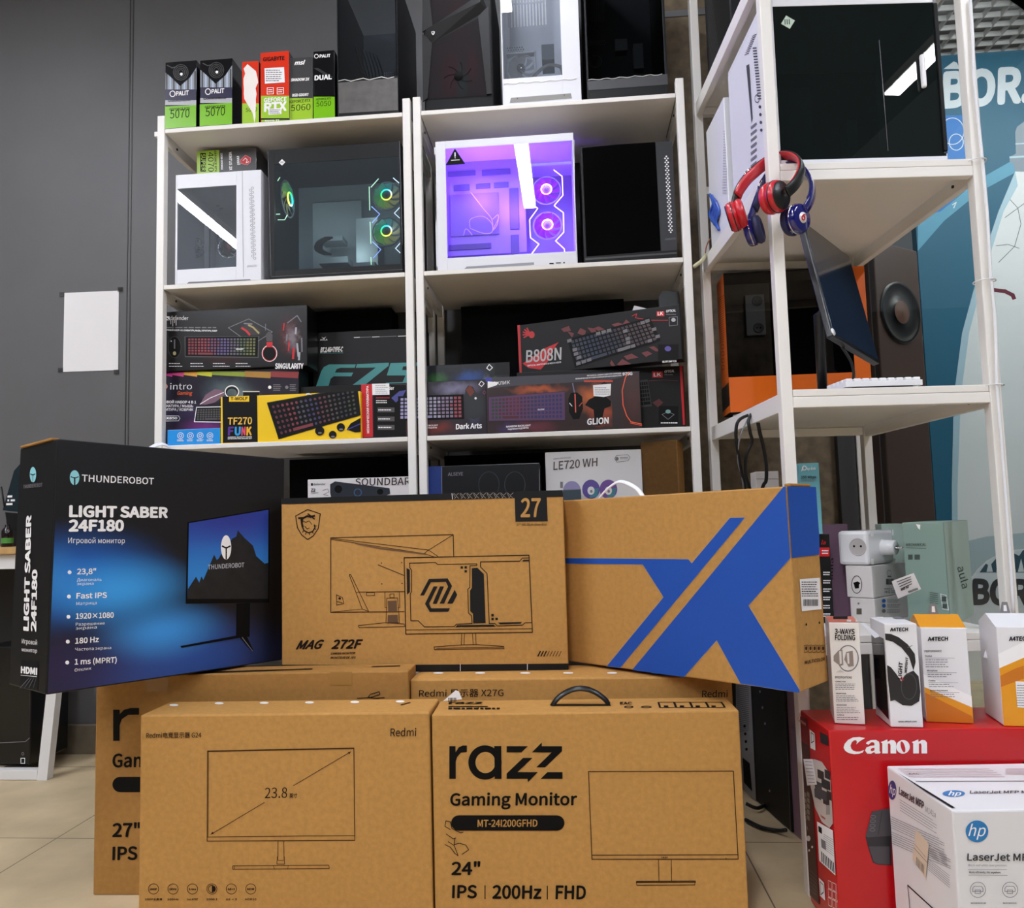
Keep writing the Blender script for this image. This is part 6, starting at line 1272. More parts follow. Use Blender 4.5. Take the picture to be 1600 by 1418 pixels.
# ------------------------------------------------------------------ headphones on the post
def headphones(label, path, inner_m, outer_m, cups, r, shell, cush, rim, logo=False, arm=None, sli=None):
    root = atD(*cups[0][0]); t = empty('headphones', label, 'headphones', Matrix.Translation(root), 'headphones on the rack post')
    P = [atD(*p)-root for p in path]; n = len(P)
    c = sum(P, Vector((0, 0, 0)))/n
    Q = []
    for i in range(n-1):
        p0_, p1, p2, p3 = P[max(i-1, 0)], P[i], P[i+1], P[min(i+2, n-1)]
        for k in range(6):
            u = k/6; Q.append(.5*((2*p1)+(p2-p0_)*u+(2*p0_-5*p1+4*p2-p3)*u*u+(3*p1-p0_-3*p2+p3)*u**3))
    Q.append(P[-1])
    wdir = (Q[0]-c).cross(Q[-1]-c).normalized()
    for nm, off, m, th in (('headband', .0, outer_m, .0032), ('band_pad', -.0042, inner_m, .0034)):
        mb = MB(); PP = [q+(q-c).normalized()*off for q in Q]
        if nm == 'band_pad': PP = PP[4:-4]
        mb.tube(PP, .004, m, 10, up=wdir, flat=(.0135, th)); mb.build(nm, t)
    for i0 in (sli or ()):
        mb = MB(); mb.tube(Q[i0:i0+3], .004, CHROME, 10, up=wdir, flat=(.015, .0055)); mb.build('hinge_plate', t)
    for (pos, ax) in cups:
        ax = (CR*ax[0]+CU*ax[1]-CF*ax[2]).normalized()     # from the pad towards the outer shell
        rot = Vector((0, 0, 1)).rotation_difference(ax).to_matrix().to_4x4(); Mc = Matrix.Translation(atD(*pos)-root) @ rot
        mb = MB(); mb.lathe([(0, .022), (r*.8, .0215), (r*.94, .019), (r, .014), (r*1.0, .002), (r*.7, .0)], shell, Mc, 32); cup = mb.build('ear_cup', t)
        mb = MB(); mb.torus(r*1.0, .0014, rim, Mc @ Matrix.Translation((0, 0, .0085)), 32, 6); mb.build('rim', cup)
        mb = MB(); mb.lathe([(r*.45, -.006), (r*.55, -.014), (r*.75, -.017), (r*.95, -.014), (r*1.02, -.006), (r*.9, .001), (r*.45, .001)], cush, Mc, 32); mb.build('cushion', cup)
        mb = MB(); mb.lathe([(0, -.004), (r*.5, -.004)], BLKPL, Mc, 20); mb.build('speaker_mesh', cup)
        if arm: mb = MB(); mb.lathe([(0, .0235), (r*.86, .0228), (r*.9, .0200)], arm, Mc, 32); mb.build('outer_cap', cup)
        if logo:
            mb = MB(); mb.lathe([(0, .0232), (r*.36, .0230), (r*.37, .021)], WHTPL, Mc, 24); lg = mb.build('logo_disc', cup)
            mb = MB(); mb.torus(r*.14, r*.05, RED, Mc @ Matrix.Translation((0, -r*.05, .0236)), 20, 6); mb.tube([Mc @ Vector((-r*.14, -r*.05, .0236)), Mc @ Vector((-r*.1, r*.18, .0236)), Mc @ Vector((0, r*.26, .0236))], r*.045, RED, 6); mb.build('logo_mark', lg)
    return t
HR = mat('red headphone plastic', '#c41c2a', .35, coat=.3); HK = mat('black headphone plastic', '#141516', .4); HBL = mat('glossy dark blue plastic', '#16186a', .15, coat=.8); HBM = mat('matt navy pad', '#1c1f4a', .6)
headphones('red and black headphones hooked round the white post above the blue pair', [(1147, 322, 1.735), (1153, 300, 1.745), (1166, 280, 1.755), (1181, 266, 1.768), (1197, 254, 1.785), (1216, 244, 1.785), (1238, 243, 1.75), (1252, 252, 1.70), (1253, 268, 1.66), (1244, 286, 1.632), (1230, 300, 1.622)], HR, HK, [((1153, 336, 1.735), (-.82, -.25, -.35)), ((1208, 309, 1.645), (.56, 0, .78))], .034, HR, HR, HK, arm=HK, sli=(12, 14))
headphones('glossy dark blue headphones with a round white badge, hanging below the red pair', [(1171, 348, 1.745), (1181, 318, 1.755), (1190, 294, 1.765), (1200, 276, 1.785), (1216, 262, 1.79), (1240, 258, 1.77), (1259, 266, 1.735), (1270, 286, 1.70), (1269, 308, 1.67), (1258, 328, 1.652)], HBM, HBL, [((1180, 360, 1.745), (-.82, -.2, -.45)), ((1241, 344, 1.665), (.52, 0, .80))], .0325, HBL, HBM, CHROME, logo=True, sli=(11, 12))

# ------------------------------------------------------------------ low shelf of the sideways rack: small boxes
def n1(x, y): return (1270+x/4.727, 700+y/4.727)
def n2(x, y): return (1250+x/7.09, 800+y/7.09)
def n3(x, y): return (1280+x/5, 940+y/5)
def upbox(bl_, br_, ytop, z, d, m, name, bev=.0015, hmax=None):
    """box standing on height z whose front lower corners are seen at two pixels"""
    a = atZ(*bl_, z); b = atZ(*br_, z); yaw = math.atan2(b.y-a.y, b.x-a.x); w = math.hypot(b.x-a.x, b.y-a.y)
    n = Vector((math.sin(yaw), -math.cos(yaw), 0)); r = ray(bl_[0]-(bl_[1]-ytop)*.05, ytop); t = (a-CP).dot(n)/r.dot(n); h = (CP+r*t).z-z
    return Box(pose(a.x, a.y, z+.0008, yaw), w, d, h-.0008, m, bev)
# pair of white cube boxes and the white cube adaptor; their near upright edge faces the viewer
def cube(edge, left, right, ytop, z, m, bev):
    e = atD(*edge); e = atZ(edge[0], edge[1], z)
    return e
CY0 = -.46
def cornerbox(xe, D, xl, xr, z0, z1, m, bev=.002, yaw=.80):
    """box turned 45 degrees: near upright edge at pixel column xe and distance D, faces reaching columns xl and xr"""
    y_ = 890; e = atD(xe, y_, D)
    dl = Vector((-math.cos(yaw), math.sin(yaw), 0)); dr = Vector((math.sin(yaw), math.cos(yaw), 0))
    def reach(dv, x):
        lo, hi = 0., .4
        for _ in range(40):
            m_ = (lo+hi)/2; q = e+dv*m_-CP; px = 800+F*q.dot(CR)/q.dot(CF)
            if (px-x)*(1 if dv is dr else -1) > 0: hi = m_
            else: lo = m_
        return lo
    wl = reach(dl, xl); wr = reach(dr, xr); o = e+dl*wl
    return Box(pose(o.x, o.y, z0+.0008, -yaw), wl, wr, z1-z0-.0008, m, bev)
zb0 = CZ4; zb1 = atD(1362, 935, 1.83).z; zb2 = atD(1361, 884, 1.83).z; zb3 = atD(1357, 829, 1.83).z
WC = mat('white box card', '#dcd7d4', .45)
B = cornerbox(1363, 1.83, 1325, 1421, zb0, zb1, WC); r = B.R; l = B.F
for y in (980, 1035, 1092): r.ell(*n2(925, y), 3, 3, mat('blue dot print', '#2a6ab8', .4) if y < 1090 else GREYINK, 1); r.fine(*n2(960, y-20), *n2(1110, y+22), 3, GREYINK, 1, .35)
l.rect(*n2(628, 1065), *n2(685, 1130), mat('olive grey print', '#5a5648', .5), 1); l.rect(*n2(640, 1000), *n2(660, 1020), GREYINK, 1)
B.done('adaptor_box', 'white cube box with blue dots printed on it, lowest of the three white cubes', 'box', 'white adaptor boxes')
B = cornerbox(1362, 1.83, 1321, 1419.5, zb1+.0005, zb2, WC); r = B.R; l = B.F
l.ell(*n2(630, 800), 8, 13.5, BLACK, 1, ring=1); l.poly([n2(590, 780), n2(640, 765), n2(672, 785), n2(655, 800), n2(655, 840), n2(612, 845), n2(600, 800)], BLACK, 1)
r.ell(*n2(985, 672), 3.6, 4, GREYINK, 1, ring=.7); r.bars(*n2(950, 735), *n2(1035, 800), BLACK, 10, 1); r.rect(*n2(965, 708), *n2(1008, 716), BLACK, 1); r.text('CE', n2(932, 893), n2(965, 893), 3, BLACK, .02); r.fine(*n2(930, 840), *n2(1040, 856), 1, BLACK, 1)
for x in (985, 1015, 1040): r.line([n2(x-8, 870), n2(x+8, 870), n2(x+8, 892), n2(x-8, 892)], .8, BLACK, 1, True)
B.done('adaptor_box', 'white cube box with a round black icon and a price tag', 'box', 'white adaptor boxes')
def ptag(f): f.poly([n2(1015, 765), n2(1260, 672), n2(1342, 850), n2(1085, 958)], PAPER, 3)
mi = B.M.inverted(); tq = [mi @ atD(*n2(*p), D_) for p, D_ in (((1015, 765), 1.70), ((1260, 672), 1.68), ((1342, 850), 1.68), ((1085, 958), 1.70))]
tn = (tq[1]-tq[0]).cross(tq[3]-tq[0]).normalized(); tn = tn if tn.dot(mi @ CP-tq[0]) > 0 else -tn
mb = MB(); mb.prism(tq, -tn*.0006, PAPER); o = mb.build('price_tag', B.o); o['label'] = 'white price tag'
tu = (tq[1]-tq[0]).normalized(); tv = tn.cross(tu); mb = MB(); tf = Face(mb, B.M, tq[0]+tn*.0002, tu, tv, .001, .001); tf.N = tn
tf.w = tf.h = 9; tf.O = tf.O-tu*4-tv*4
for k in range(4): a = (1075+14*k, 770+26*k); tf.line([n2(*a), n2(a[0]+150-10*k, a[1]-58)], 1, BLACK, 2)
tf.text('402.90', n2(1115, 870), n2(1205, 832), 2.6, BLACK, .04, 2)
for k in range(9): tf.line([n2(1200+12*k, 872-4.5*k), n2(1208+12*k, 890-4.5*k)], .9, BLACK, 2)
mb.build('tag_print', o)
WP = mat('glossy white plastic', '#e6e6e8', .2, coat=.3)
B = cornerbox(1357.5, 1.83, 1311, 1399, zb2+.0005, zb3, WP, .008); l = B.F; r = B.R
for q in ((795, 235), (1030, 225), (800, 545), (1045, 545)): r.poly([n2(q[0]-15, q[1]-32), n2(q[0]+15, q[1]-32), n2(q[0]+15, q[1]+32), n2(q[0]-15, q[1]+32)], WHITE, 1)
B.done('plug_cube', 'white cube plug adaptor with a round socket and metal pins', 'plug adaptor')
def disc_on(B, face, px, r, prof, m, name, par=None):
    u, v = face.uv(*px); c = face.O+face.U*u+face.V*v; rot = Vector((0, 0, 1)).rotation_difference(face.N).to_matrix().to_4x4()
    mb = MB(); mb.lathe([(a*r, b) for a, b in prof], m, Matrix.Translation(c) @ rot, 28); return mb.build(name, par or B.o), Matrix.Translation(c) @ rot
so, Ms = disc_on(B, l, n2(640, 385), .0205, [(1.04, .0005), (1.0, .0022), (.95, .0008), (.9, .0006), (0, .0006)], mat('socket pale grey', '#b9b4b2', .35), 'socket')
mb = MB()
for d in (-.0085, .0085): mb.lathe([(0, .0016), (.0028, .0014)], BLACK, Ms @ Matrix.Translation((d, .002, 0)), 10)
mb.build('socket_hole', so)
po, Mp = disc_on(B, r, n2(920, 390), .0195, [(1.05, 0), (1.0, .004), (.92, .030), (.80, .032), (0, .032)], WP, 'plug')
for d in (-.0095, .0095):
    mb = MB(); mb.lathe([(.0026, .03), (.0026, .050), (.0012, .052), (0, .052)], CHROME, Mp @ Matrix.Translation((.0, d, 0)), 10); mb.build('pin', po)
mb = MB(); mb.box((-.0045, -.0045, .032), (.0045, .0045, .034), BLKPL, .001, Mp); mb.build('earth_clip', po)
# sage green box and its paler neighbour
SG = mat('sage green carton', '#7f978d', .45); SG2 = mat('pale sage carton', '#a9beb4', .45)
a = atZ(1489, 980, CZ4); b = atZ(1524, 984, CZ4)
e = a; yawg = .30
ea = atD(1480, 900, 1.72); 
B = cornerbox(1479, 1.72, 1414, 1516, CZ4, atD(1470, 815, 1.72).z, SG, .002, .62)
l = B.F; r = B.R; r.all(SG2, 0, .0015)
r.text('aula', (1495, 886), (1503, 920), 8.2, mat('green black print', '#28322e', .5), .0, 2, pt=(1506, 883))
DGN = mat('dark green print', '#3c4a45', .5)
l.text('MECHANICAL', n1(690, 722), n1(838, 720), 4, DGN, .02); l.line([n1(690, 735), n1(838, 740)], .6, DGN); l.rect(*n1(705, 785), *n1(738, 822), DGN, 1); l.rect(*n1(752, 785), *n1(792, 822), DGN, 1)
for k in range(6): l.line([n1(865, 1065+15*k), n1(925, 1072+15*k)], .7, DGN, 1)
l.line([n1(945, 1075), n1(985, 1085), n1(1003, 1195), n1(960, 1185)], .8, PAPER, 2, True); l.rect(*n1(952, 1095), *n1(988, 1130), DGN, 2); l.rect(*n1(958, 1150), *n1(992, 1182), DGN, 2)
l.poly([n1(762, 560), n1(795, 565), n1(792, 602), n1(778, 590)], WHITE, 2)
B.done('keyboard_box', 'tall sage green box standing on end at the edge of the low shelf', 'box', 'boxes on the low shelf')
B = upbox((1385, 954), (1420, 954), 818.5, CZ4, .07, SG2, 'x'); B.done('keyboard_box', 'paler sage box behind the plug cube, beside the taller green one', 'box', 'boxes on the low shelf')
# mauve box, black and red box and the turquoise one standing on it
MV = mat('mauve carton', '#83647a', .45)
M, w, h = place(1283, 1312, 819, -.24, CZ4); B = Box(M, w+.02, .06, h, MV, .002); f = B.F
f.text('aula', (1301, 905), (1302, 872), 6, BLACK, 0, 2, pt=(1296, 905)); B.done('keyboard_box', 'mauve box standing on end behind the black and red one', 'box', 'boxes on the low shelf')
M, w, h = place(1258, 1296, 835, -.33, CZ4); B = Box(M, w, .06, h, BLKCARD, .002); f = B.F
f.text('la', (1283, 850), (1290, 850), 6, RED, .02, 2, shear=.2); f.rect(1260, 855, 1296, 869, RED, 1); f.fine(1284, 858, 1296, 866, 2, WHITE, 2)
for k in range(6): f.fine(1286, 892+13*k, 1299, 899+13*k, 2, WHITE, 2, .5)
zt2 = M.translation.z+h; B.done('small_box', 'black box with a red band behind the blue X carton', 'box', 'boxes on the low shelf')
TQ = mat('turquoise carton', '#6fb3bf', .4)
M, w, h = place(1247, 1279.5, 723.6, -.34, zt2); B = Box(M, w, .05, h, TQ, .002); f = B.F
def n4(x, y): return (1080+x/5.452, 620+y/5.452)
f.ell(*n4(963, 605), 3, 3.2, WHITE, 1, ring=1.4); f.line([n4(940, 630), n4(952, 600)], 1.6, WHITE, 1); f.text('tp-link', n4(985, 622), n4(1060, 618), 4, WHITE, .02); f.text('150 Mbps', n4(935, 694), n4(1064, 692), 4, mat('slate print dark', '#2a3f44', .4), .03); f.fine(*n4(935, 702), *n4(1064, 722), 2, GREYINK)
B.done('small_box', 'slim turquoise box standing upright behind the blue X carton', 'box', 'boxes on the low shelf')
a = atD(1181, 760, 2.1); b = atD(1217, 760, 2.1); B = Box(pose(a.x, a.y, CZ4+.001), b.x-a.x, .06, atD(1183, 737, 2.1).z-CZ4, WC, .002); f = B.F; f.line([(1182, 748), (1216, 748)], .8, GREYINK, 1)
B.done('small_box', 'plain white box behind the hanging leads, mostly hidden by the blue X carton', 'box')

# ------------------------------------------------------------------ open computer chassis and mauve box on the floor
pa = atZ(1150, 1224, 0); pb = atZ(1238, 1302, 0); yw = math.atan2(pb.y-pa.y, pb.x-pa.x); wch = math.hypot(pb.x-pa.x, pb.y-pa.y)
B = Box(pose(pa.x, pa.y, .002, yw), wch, .05, .44, BLKMT, .003); f = B.F
f.poly([(1150, 1060), (1173, 1060), (1182, 1254), (1152, 1228)], mat('bare grey steel', '#9d9da2', .35, metal=.5), 1)
for k in range(24): f.line([(1152, 1070+3.2*k), (1171, 1066+3.2*k)], .9, mat('steel slot', '#55555a', .5), 2)
for k in range(4): f.ell(1164+1.0*k, 1134+12*k, 2, 2.3, BLACK, 2)
f.poly([(1161, 1183), (1172, 1192), (1176, 1236), (1163, 1222)], BLACK, 2); f.line([(1176, 1060), (1184, 1252)], 1, BLACK, 3)
for q in ((1188, 1080), (1192, 1105), (1196, 1130), (1203, 1235)): f.ell(*q, 1.4, 2.2, GREY, 2)
f.line([(1227, 1070), (1236, 1300)], 1, GREYINK, 2)
B.done('computer_chassis', 'open black and grey computer chassis on the floor behind the front cartons', 'computer case')
mb = MB(); mb.tube([atZ(*p) for p in ((1166, 1255, .02), (1185, 1262, .012), (1205, 1250, .012), (1215, 1248, .02))], .005, RUBBER, 8, sub=5); mb.tube([atZ(*p) for p in ((1165, 1280, .008), (1190, 1292, .008), (1215, 1297, .008), (1228, 1296, .02))], .005, RUBBER, 8, sub=5); mb.build('power_lead', B.o, B.M.inverted())
p = atZ(1243, 1318, 0); B = Box(pose(p.x+.020, p.y+.01, .001, .1), .03, .06, .40, MV, .002); B.done('small_box', 'mauve box standing on the floor beside the red printer carton', 'box')

# ------------------------------------------------------------------ red printer carton with four headset boxes on top
def q1_(x, y): return (1140+x/3.75, 1040+y/3.75)
def r1(x, y): return (1300+x/4.323, 1090+y/4.323)
REDC = mat('glossy red carton', '#c00a16', .35, coat=.25)
B = Box(pose(.3955, -.724, .001, .0323), .457, .165, .394, REDC, .003); f = B.F; zc_ = .3955
def cpoly(pts, dx=0, l=1, m=WHITE): f.poly([r1(x+dx, y) for x, y in pts], m, l)
cpoly([(222, 270), (185, 292), (163, 312), (168, 295), (160, 284), (146, 286), (132, 298), (124, 320), (128, 340), (142, 354), (162, 361), (190, 360), (216, 350), (205, 368), (180, 376), (148, 378), (112, 371), (88, 356), (77, 335), (84, 309), (108, 281), (142, 265), (185, 262)])
cpoly([(228, 308), (234, 296), (260, 284), (295, 282), (316, 294), (320, 310), (320, 358), (328, 366), (322, 373), (292, 375), (283, 364), (262, 375), (236, 374), (222, 354), (231, 333), (260, 322), (285, 320), (285, 305), (276, 297), (262, 299), (246, 314)]); cpoly([(285, 334), (266, 338), (258, 350), (268, 360), (285, 352)], 0, 2, REDC)
for dx in (0, 209): cpoly([(328, 297), (372, 279), (374, 296), (396, 282), (418, 285), (431, 301), (432, 373), (394, 373), (394, 318), (388, 305), (376, 308), (376, 373), (338, 373), (338, 305)], dx)
P = [(478+46*math.cos(k*math.pi/14), 329-46*math.sin(k*math.pi/14)) for k in range(28)]; cpoly(P)
P = [(477+14*math.cos(k*math.pi/10)-9*math.sin(k*math.pi/10), 329-37*math.sin(k*math.pi/10)) for k in range(20)]; cpoly(P, 0, 2, REDC)
PG = mat('printer grey print', '#4a474c', .4); PD = mat('printer dark print', '#2c2a2e', .4)
cpoly([(268, 765), (350, 748), (400, 745), (400, 1128), (310, 1124), (275, 1110), (240, 995), (225, 935)], 0, 1, PD); cpoly([(268, 765), (350, 748), (400, 745), (400, 930), (235, 938), (225, 930)], 0, 2, PG); cpoly([(245, 1000), (385, 1000), (390, 1122), (310, 1118), (280, 1105)], 0, 2, PG)
f.line([r1(336, 760), r1(310, 920)], .9, PD, 3)
for y in (800, 830, 860, 888): f.ell(*r1(275-(y-800)*.05, y), 4, 2.2, mat('pale grey ring print', '#77757a', .4), 3, ring=.8)
f.poly([r1(1285, 430), r1(1310, 430), r1(1310, 455), r1(1285, 455)], PD, 1)
l = B.L
DR = mat('dark olive red print', '#4a2420', .45)
l.poly([q1_(398, 290), q1_(460, 310), q1_(530, 1400), q1_(470, 1340)], mat('dark red print', '#7a0f14', .4), 1); l.poly([q1_(405, 430), q1_(470, 470), q1_(530, 1395), q1_(470, 1335)], DR, 2)
l.text('Canon', q1_(402, 318), q1_(450, 350), 5, mat('pink print', '#d99a9a', .4), .04, 3)
l.poly([q1_(472, 370), q1_(503, 395), q1_(508, 495), q1_(478, 480)], PAPER, 3); l.line([q1_(482, 390), q1_(498, 402), q1_(500, 440), q1_(484, 450)], 1.2, BLACK, 4, True); l.poly([q1_(532, 385), q1_(585, 412), q1_(588, 470), q1_(538, 450)], PD, 3)
l.poly([q1_(*p) for p in ((470, 560), (500, 545), (545, 560), (590, 630), (618, 730), (622, 830), (612, 920), (590, 950), (545, 915), (505, 830), (478, 700))], mat('photo collage print', '#c9bdb6', .4), 3)
for k in range(12): x = 500+random.uniform(0, 90); y = 580+random.uniform(0, 190); l.poly([q1_(x, y), q1_(x+38, y+18), q1_(x+40, y+70), q1_(x+2, y+50)], random.choice([PD, PG, mat('brown photo print', '#7a5a4a', .5), mat('dark photo print', '#3a2c2c', .5)]), 4)
l.rect(*q1_(572, 815), *q1_(594, 870), mat('grey photo print', '#9a918c', .5), 5)
l.text('Canon', q1_(540, 880), q1_(568, 900), 3, RED, .03, 6)
for k in range(6): l.line([q1_(388+4*k, 515+55*k), q1_(412+4*k, 530+56*k)], 1.2, WHITE, 3)
for k in range(5):
    for j in range(2): l.poly([q1_(440+18*j, 735+34*k), q1_(454+18*j, 745+34*k), q1_(455+18*j, 772+34*k), q1_(441+18*j, 762+34*k)], mat('pale olive print', '#9a9080', .5), 3)
l.ell(*q1_(466, 1010), 3, 4.4, WHITE, 3); l.ell(*q1_(488, 1060), 1.4, 2, WHITE, 3); l.ell(*q1_(470, 1080), 1.4, 2, WHITE, 3); l.line([q1_(458, 940), q1_(462, 960)], 1.4, WHITE, 3)
for k in range(6): l.line([q1_(472, 1195+22*k), q1_(515, 1235+22*k)], .7, GREYINK, 3)
for k in range(3):
    for j in range(3): l.line([q1_(582+24*j, 1255+50*k+12*j), q1_(602+24*j, 1266+50*k+12*j), q1_(603+24*j, 1310+50*k+12*j), q1_(584+24*j, 1300+50*k+12*j)], .8, WHITE, 3, True)
l.poly([q1_(528, 1240), q1_(558, 1270), q1_(565, 1375), q1_(534, 1345)], PAPER, 3); l.line([q1_(536, 1262), q1_(554, 1282), q1_(556, 1325), q1_(540, 1340)], 1.2, BLACK, 4, True)
B.done('printer_carton', 'big red printer carton with white serif lettering, headset boxes lined up on it', 'box')
def lb(f):
    f.poly([q1_(440, 545), q1_(495, 545), q1_(520, 695), q1_(462, 700)], PAPER, 7)
    for k in range(7): f.line([q1_(450+3*k, 560+20*k), q1_(490+3*k, 562+20*k)], .7, GREYINK, 8)
B.part('shipping_label', lb, 'white label', l)
def lb(f):
    f.poly([q1_(520, 910), q1_(632, 975), q1_(642, 1240), q1_(532, 1140)], PAPER, 7); f.poly([q1_(528, 935), q1_(548, 948), q1_(550, 985), q1_(530, 970)], BLACK, 8)
    for k in range(8): f.poly([q1_(545+10*k, 1085+9*k), q1_(550+10*k, 1089+9*k), q1_(553+10*k, 1150+9*k), q1_(548+10*k, 1146+9*k)], BLACK, 8); f.line([q1_(560, 985+12*k), q1_(625, 1025+13*k)], .6, GREYINK, 8)
    f.poly([q1_(545, 1010), q1_(572, 1030), q1_(575, 1080), q1_(548, 1062)], GREYINK, 9)
B.part('shipping_label', lb, 'white label with barcodes', l)
ORP = mat('amber orange print', '#e2971c', .4); DOR = mat('deep orange print', '#c8731a', .4)
A4W = mat('white headset carton', '#e4e2e3', .4)
def a4logo(f, x0, x1, y, h): f.text('A4TECH', n3(x0, y), n3(x1, y-2), h, BLACK, .04, 3)
# 3-ways folding
B = upbox((1304, 1130), (1352, 1132.5), 972, zc_, .1, mat('cream headset carton', '#e8e2dc', .4), 'x'); f = B.F
f.text('3-WAYS', n3(120, 248), n3(276, 250), 7.6, BLACK, .03); f.text('FOLDING', n3(122, 296), n3(280, 298), 7.8, BLACK, .03)
f.ell(*n3(225, 440), 16, 20, GREYINK, 1, ring=1.6); f.poly([n3(150, 378), n3(180, 370), n3(188, 490), n3(165, 500), n3(112, 460), n3(112, 420)], mat('taupe print', '#8f8078', .4), 2); f.poly([n3(210, 390), n3(262, 380), n3(270, 500), n3(230, 505), n3(195, 450)], mat('taupe print', '#8f8078', .4), 2); f.poly([n3(155, 385), n3(172, 382), n3(176, 480), n3(160, 485)], WC, 3); f.poly([n3(215, 400), n3(232, 395), n3(236, 480), n3(222, 482)], WC, 3)
f.poly([n3(130, 550), n3(165, 528), n3(195, 550)], mat('faint print', '#cbc4bf', .4), 1); f.text('SPECIFICATIONS', n3(122, 595), n3(255, 597), 3, BLACK, .02)
for t_, y in (('CONNECTION', 625), ('HEADPHONE', 718), ('MICROPHONE', 808), ('CABLE', 885)):
    f.text(t_, n3(126+(y-625)*.05, y), n3((205 if t_ != 'CABLE' else 180)+(y-625)*.05, y+1), 1.6, BLACK, .03); f.fine(*n3(126+(y-625)*.05, y+8), *n3(315+(y-625)*.05, y+(62 if y < 880 else 40)), 4 if y < 880 else 2, GREYINK, 2, .3)
SAL = mat('salmon top print', '#d8775e', .4); B.T.all(SAL, 0, .001); B.T.rect(*n3(110, 115), *n3(222, 138), BLACK, 1); B.T.rect(*n3(215, 142), *n3(250, 158), WC, 1); B.T.rect(*n3(285, 122), *n3(320, 158), WC, 1)
B.R.poly_uv([(.012, .02), (B.d-.01, .02), (B.d-.01, B.h-.02), (.012, B.h-.02)], mat('glossy black window', '#151416', .08), 1)
B.done('headset_box', 'slim cream box with a folding headphone picture and a salmon top', 'box', 'headset boxes')
# light weight
B = upbox((1392, 1136), (1443, 1137), 974, zc_, .1, A4W, 'x'); f = B.F
a4logo(f, 552, 692, 228, 5.2)
f.poly([n3(508, 245), n3(560, 250), n3(620, 275), n3(690, 330), n3(745, 405), n3(752, 470), n3(735, 535), n3(700, 430), n3(640, 355), n3(575, 310), n3(512, 295)], mat('charcoal picture print', '#232224', .4), 1); f.line([n3(690, 355), n3(725, 340)], 1, GREYINK, 2)
f.poly([n3(525, 490), n3(560, 510), n3(600, 560), n3(640, 620), n3(680, 560), n3(735, 535), n3(775, 580), n3(790, 700), n3(780, 775), n3(720, 810), n3(650, 805), n3(590, 765), n3(555, 775), n3(540, 640)], mat('charcoal picture print', '#232224', .4), 1); f.ell(*n3(700, 660), 12, 20, KG, 2, ring=1.2)
f.text('LIGHT', n3(640, 605), n3(650, 470), 7, BLACK, .03, 3, pt=n3(612, 600)); f.text('WEIGHT', n3(682, 555), n3(692, 432), 4.6, BLACK, .03, 3, pt=n3(664, 552)); f.text('L', n3(640, 612), n3(660, 608), 5, RED, .03, 4)
f.text('www.a4tech.com', n3(616, 938), n3(760, 938), 2.4, BLACK, .02)
B.T.poly([n3(570, 125), n3(665, 95), n3(685, 105), n3(665, 132), n3(600, 138)], GREYINK, 1); B.T.rect(*n3(450, 110), *n3(500, 130), WHITE, 1)
B.L.poly_uv([(.012, .02), (B.d-.008, .012), (B.d-.008, B.h-.03), (.012, B.h-.03)], mat('glossy black window', '#151416', .08), 1)
B.done('headset_box', 'slim white box with a big black headphone curve printed on it', 'box', 'headset boxes')
mb = MB(); mi = B.M.inverted(); q = [mi @ atD(*p) for p in ((*n3(325, 165), 1.60), (*n3(350, 162), 1.60), (*n3(480, 268), 1.52), (*n3(435, 282), 1.52))]; mb.prism(q, (0, .0012, 0), A4W); mb.build('side_flap', B.o)
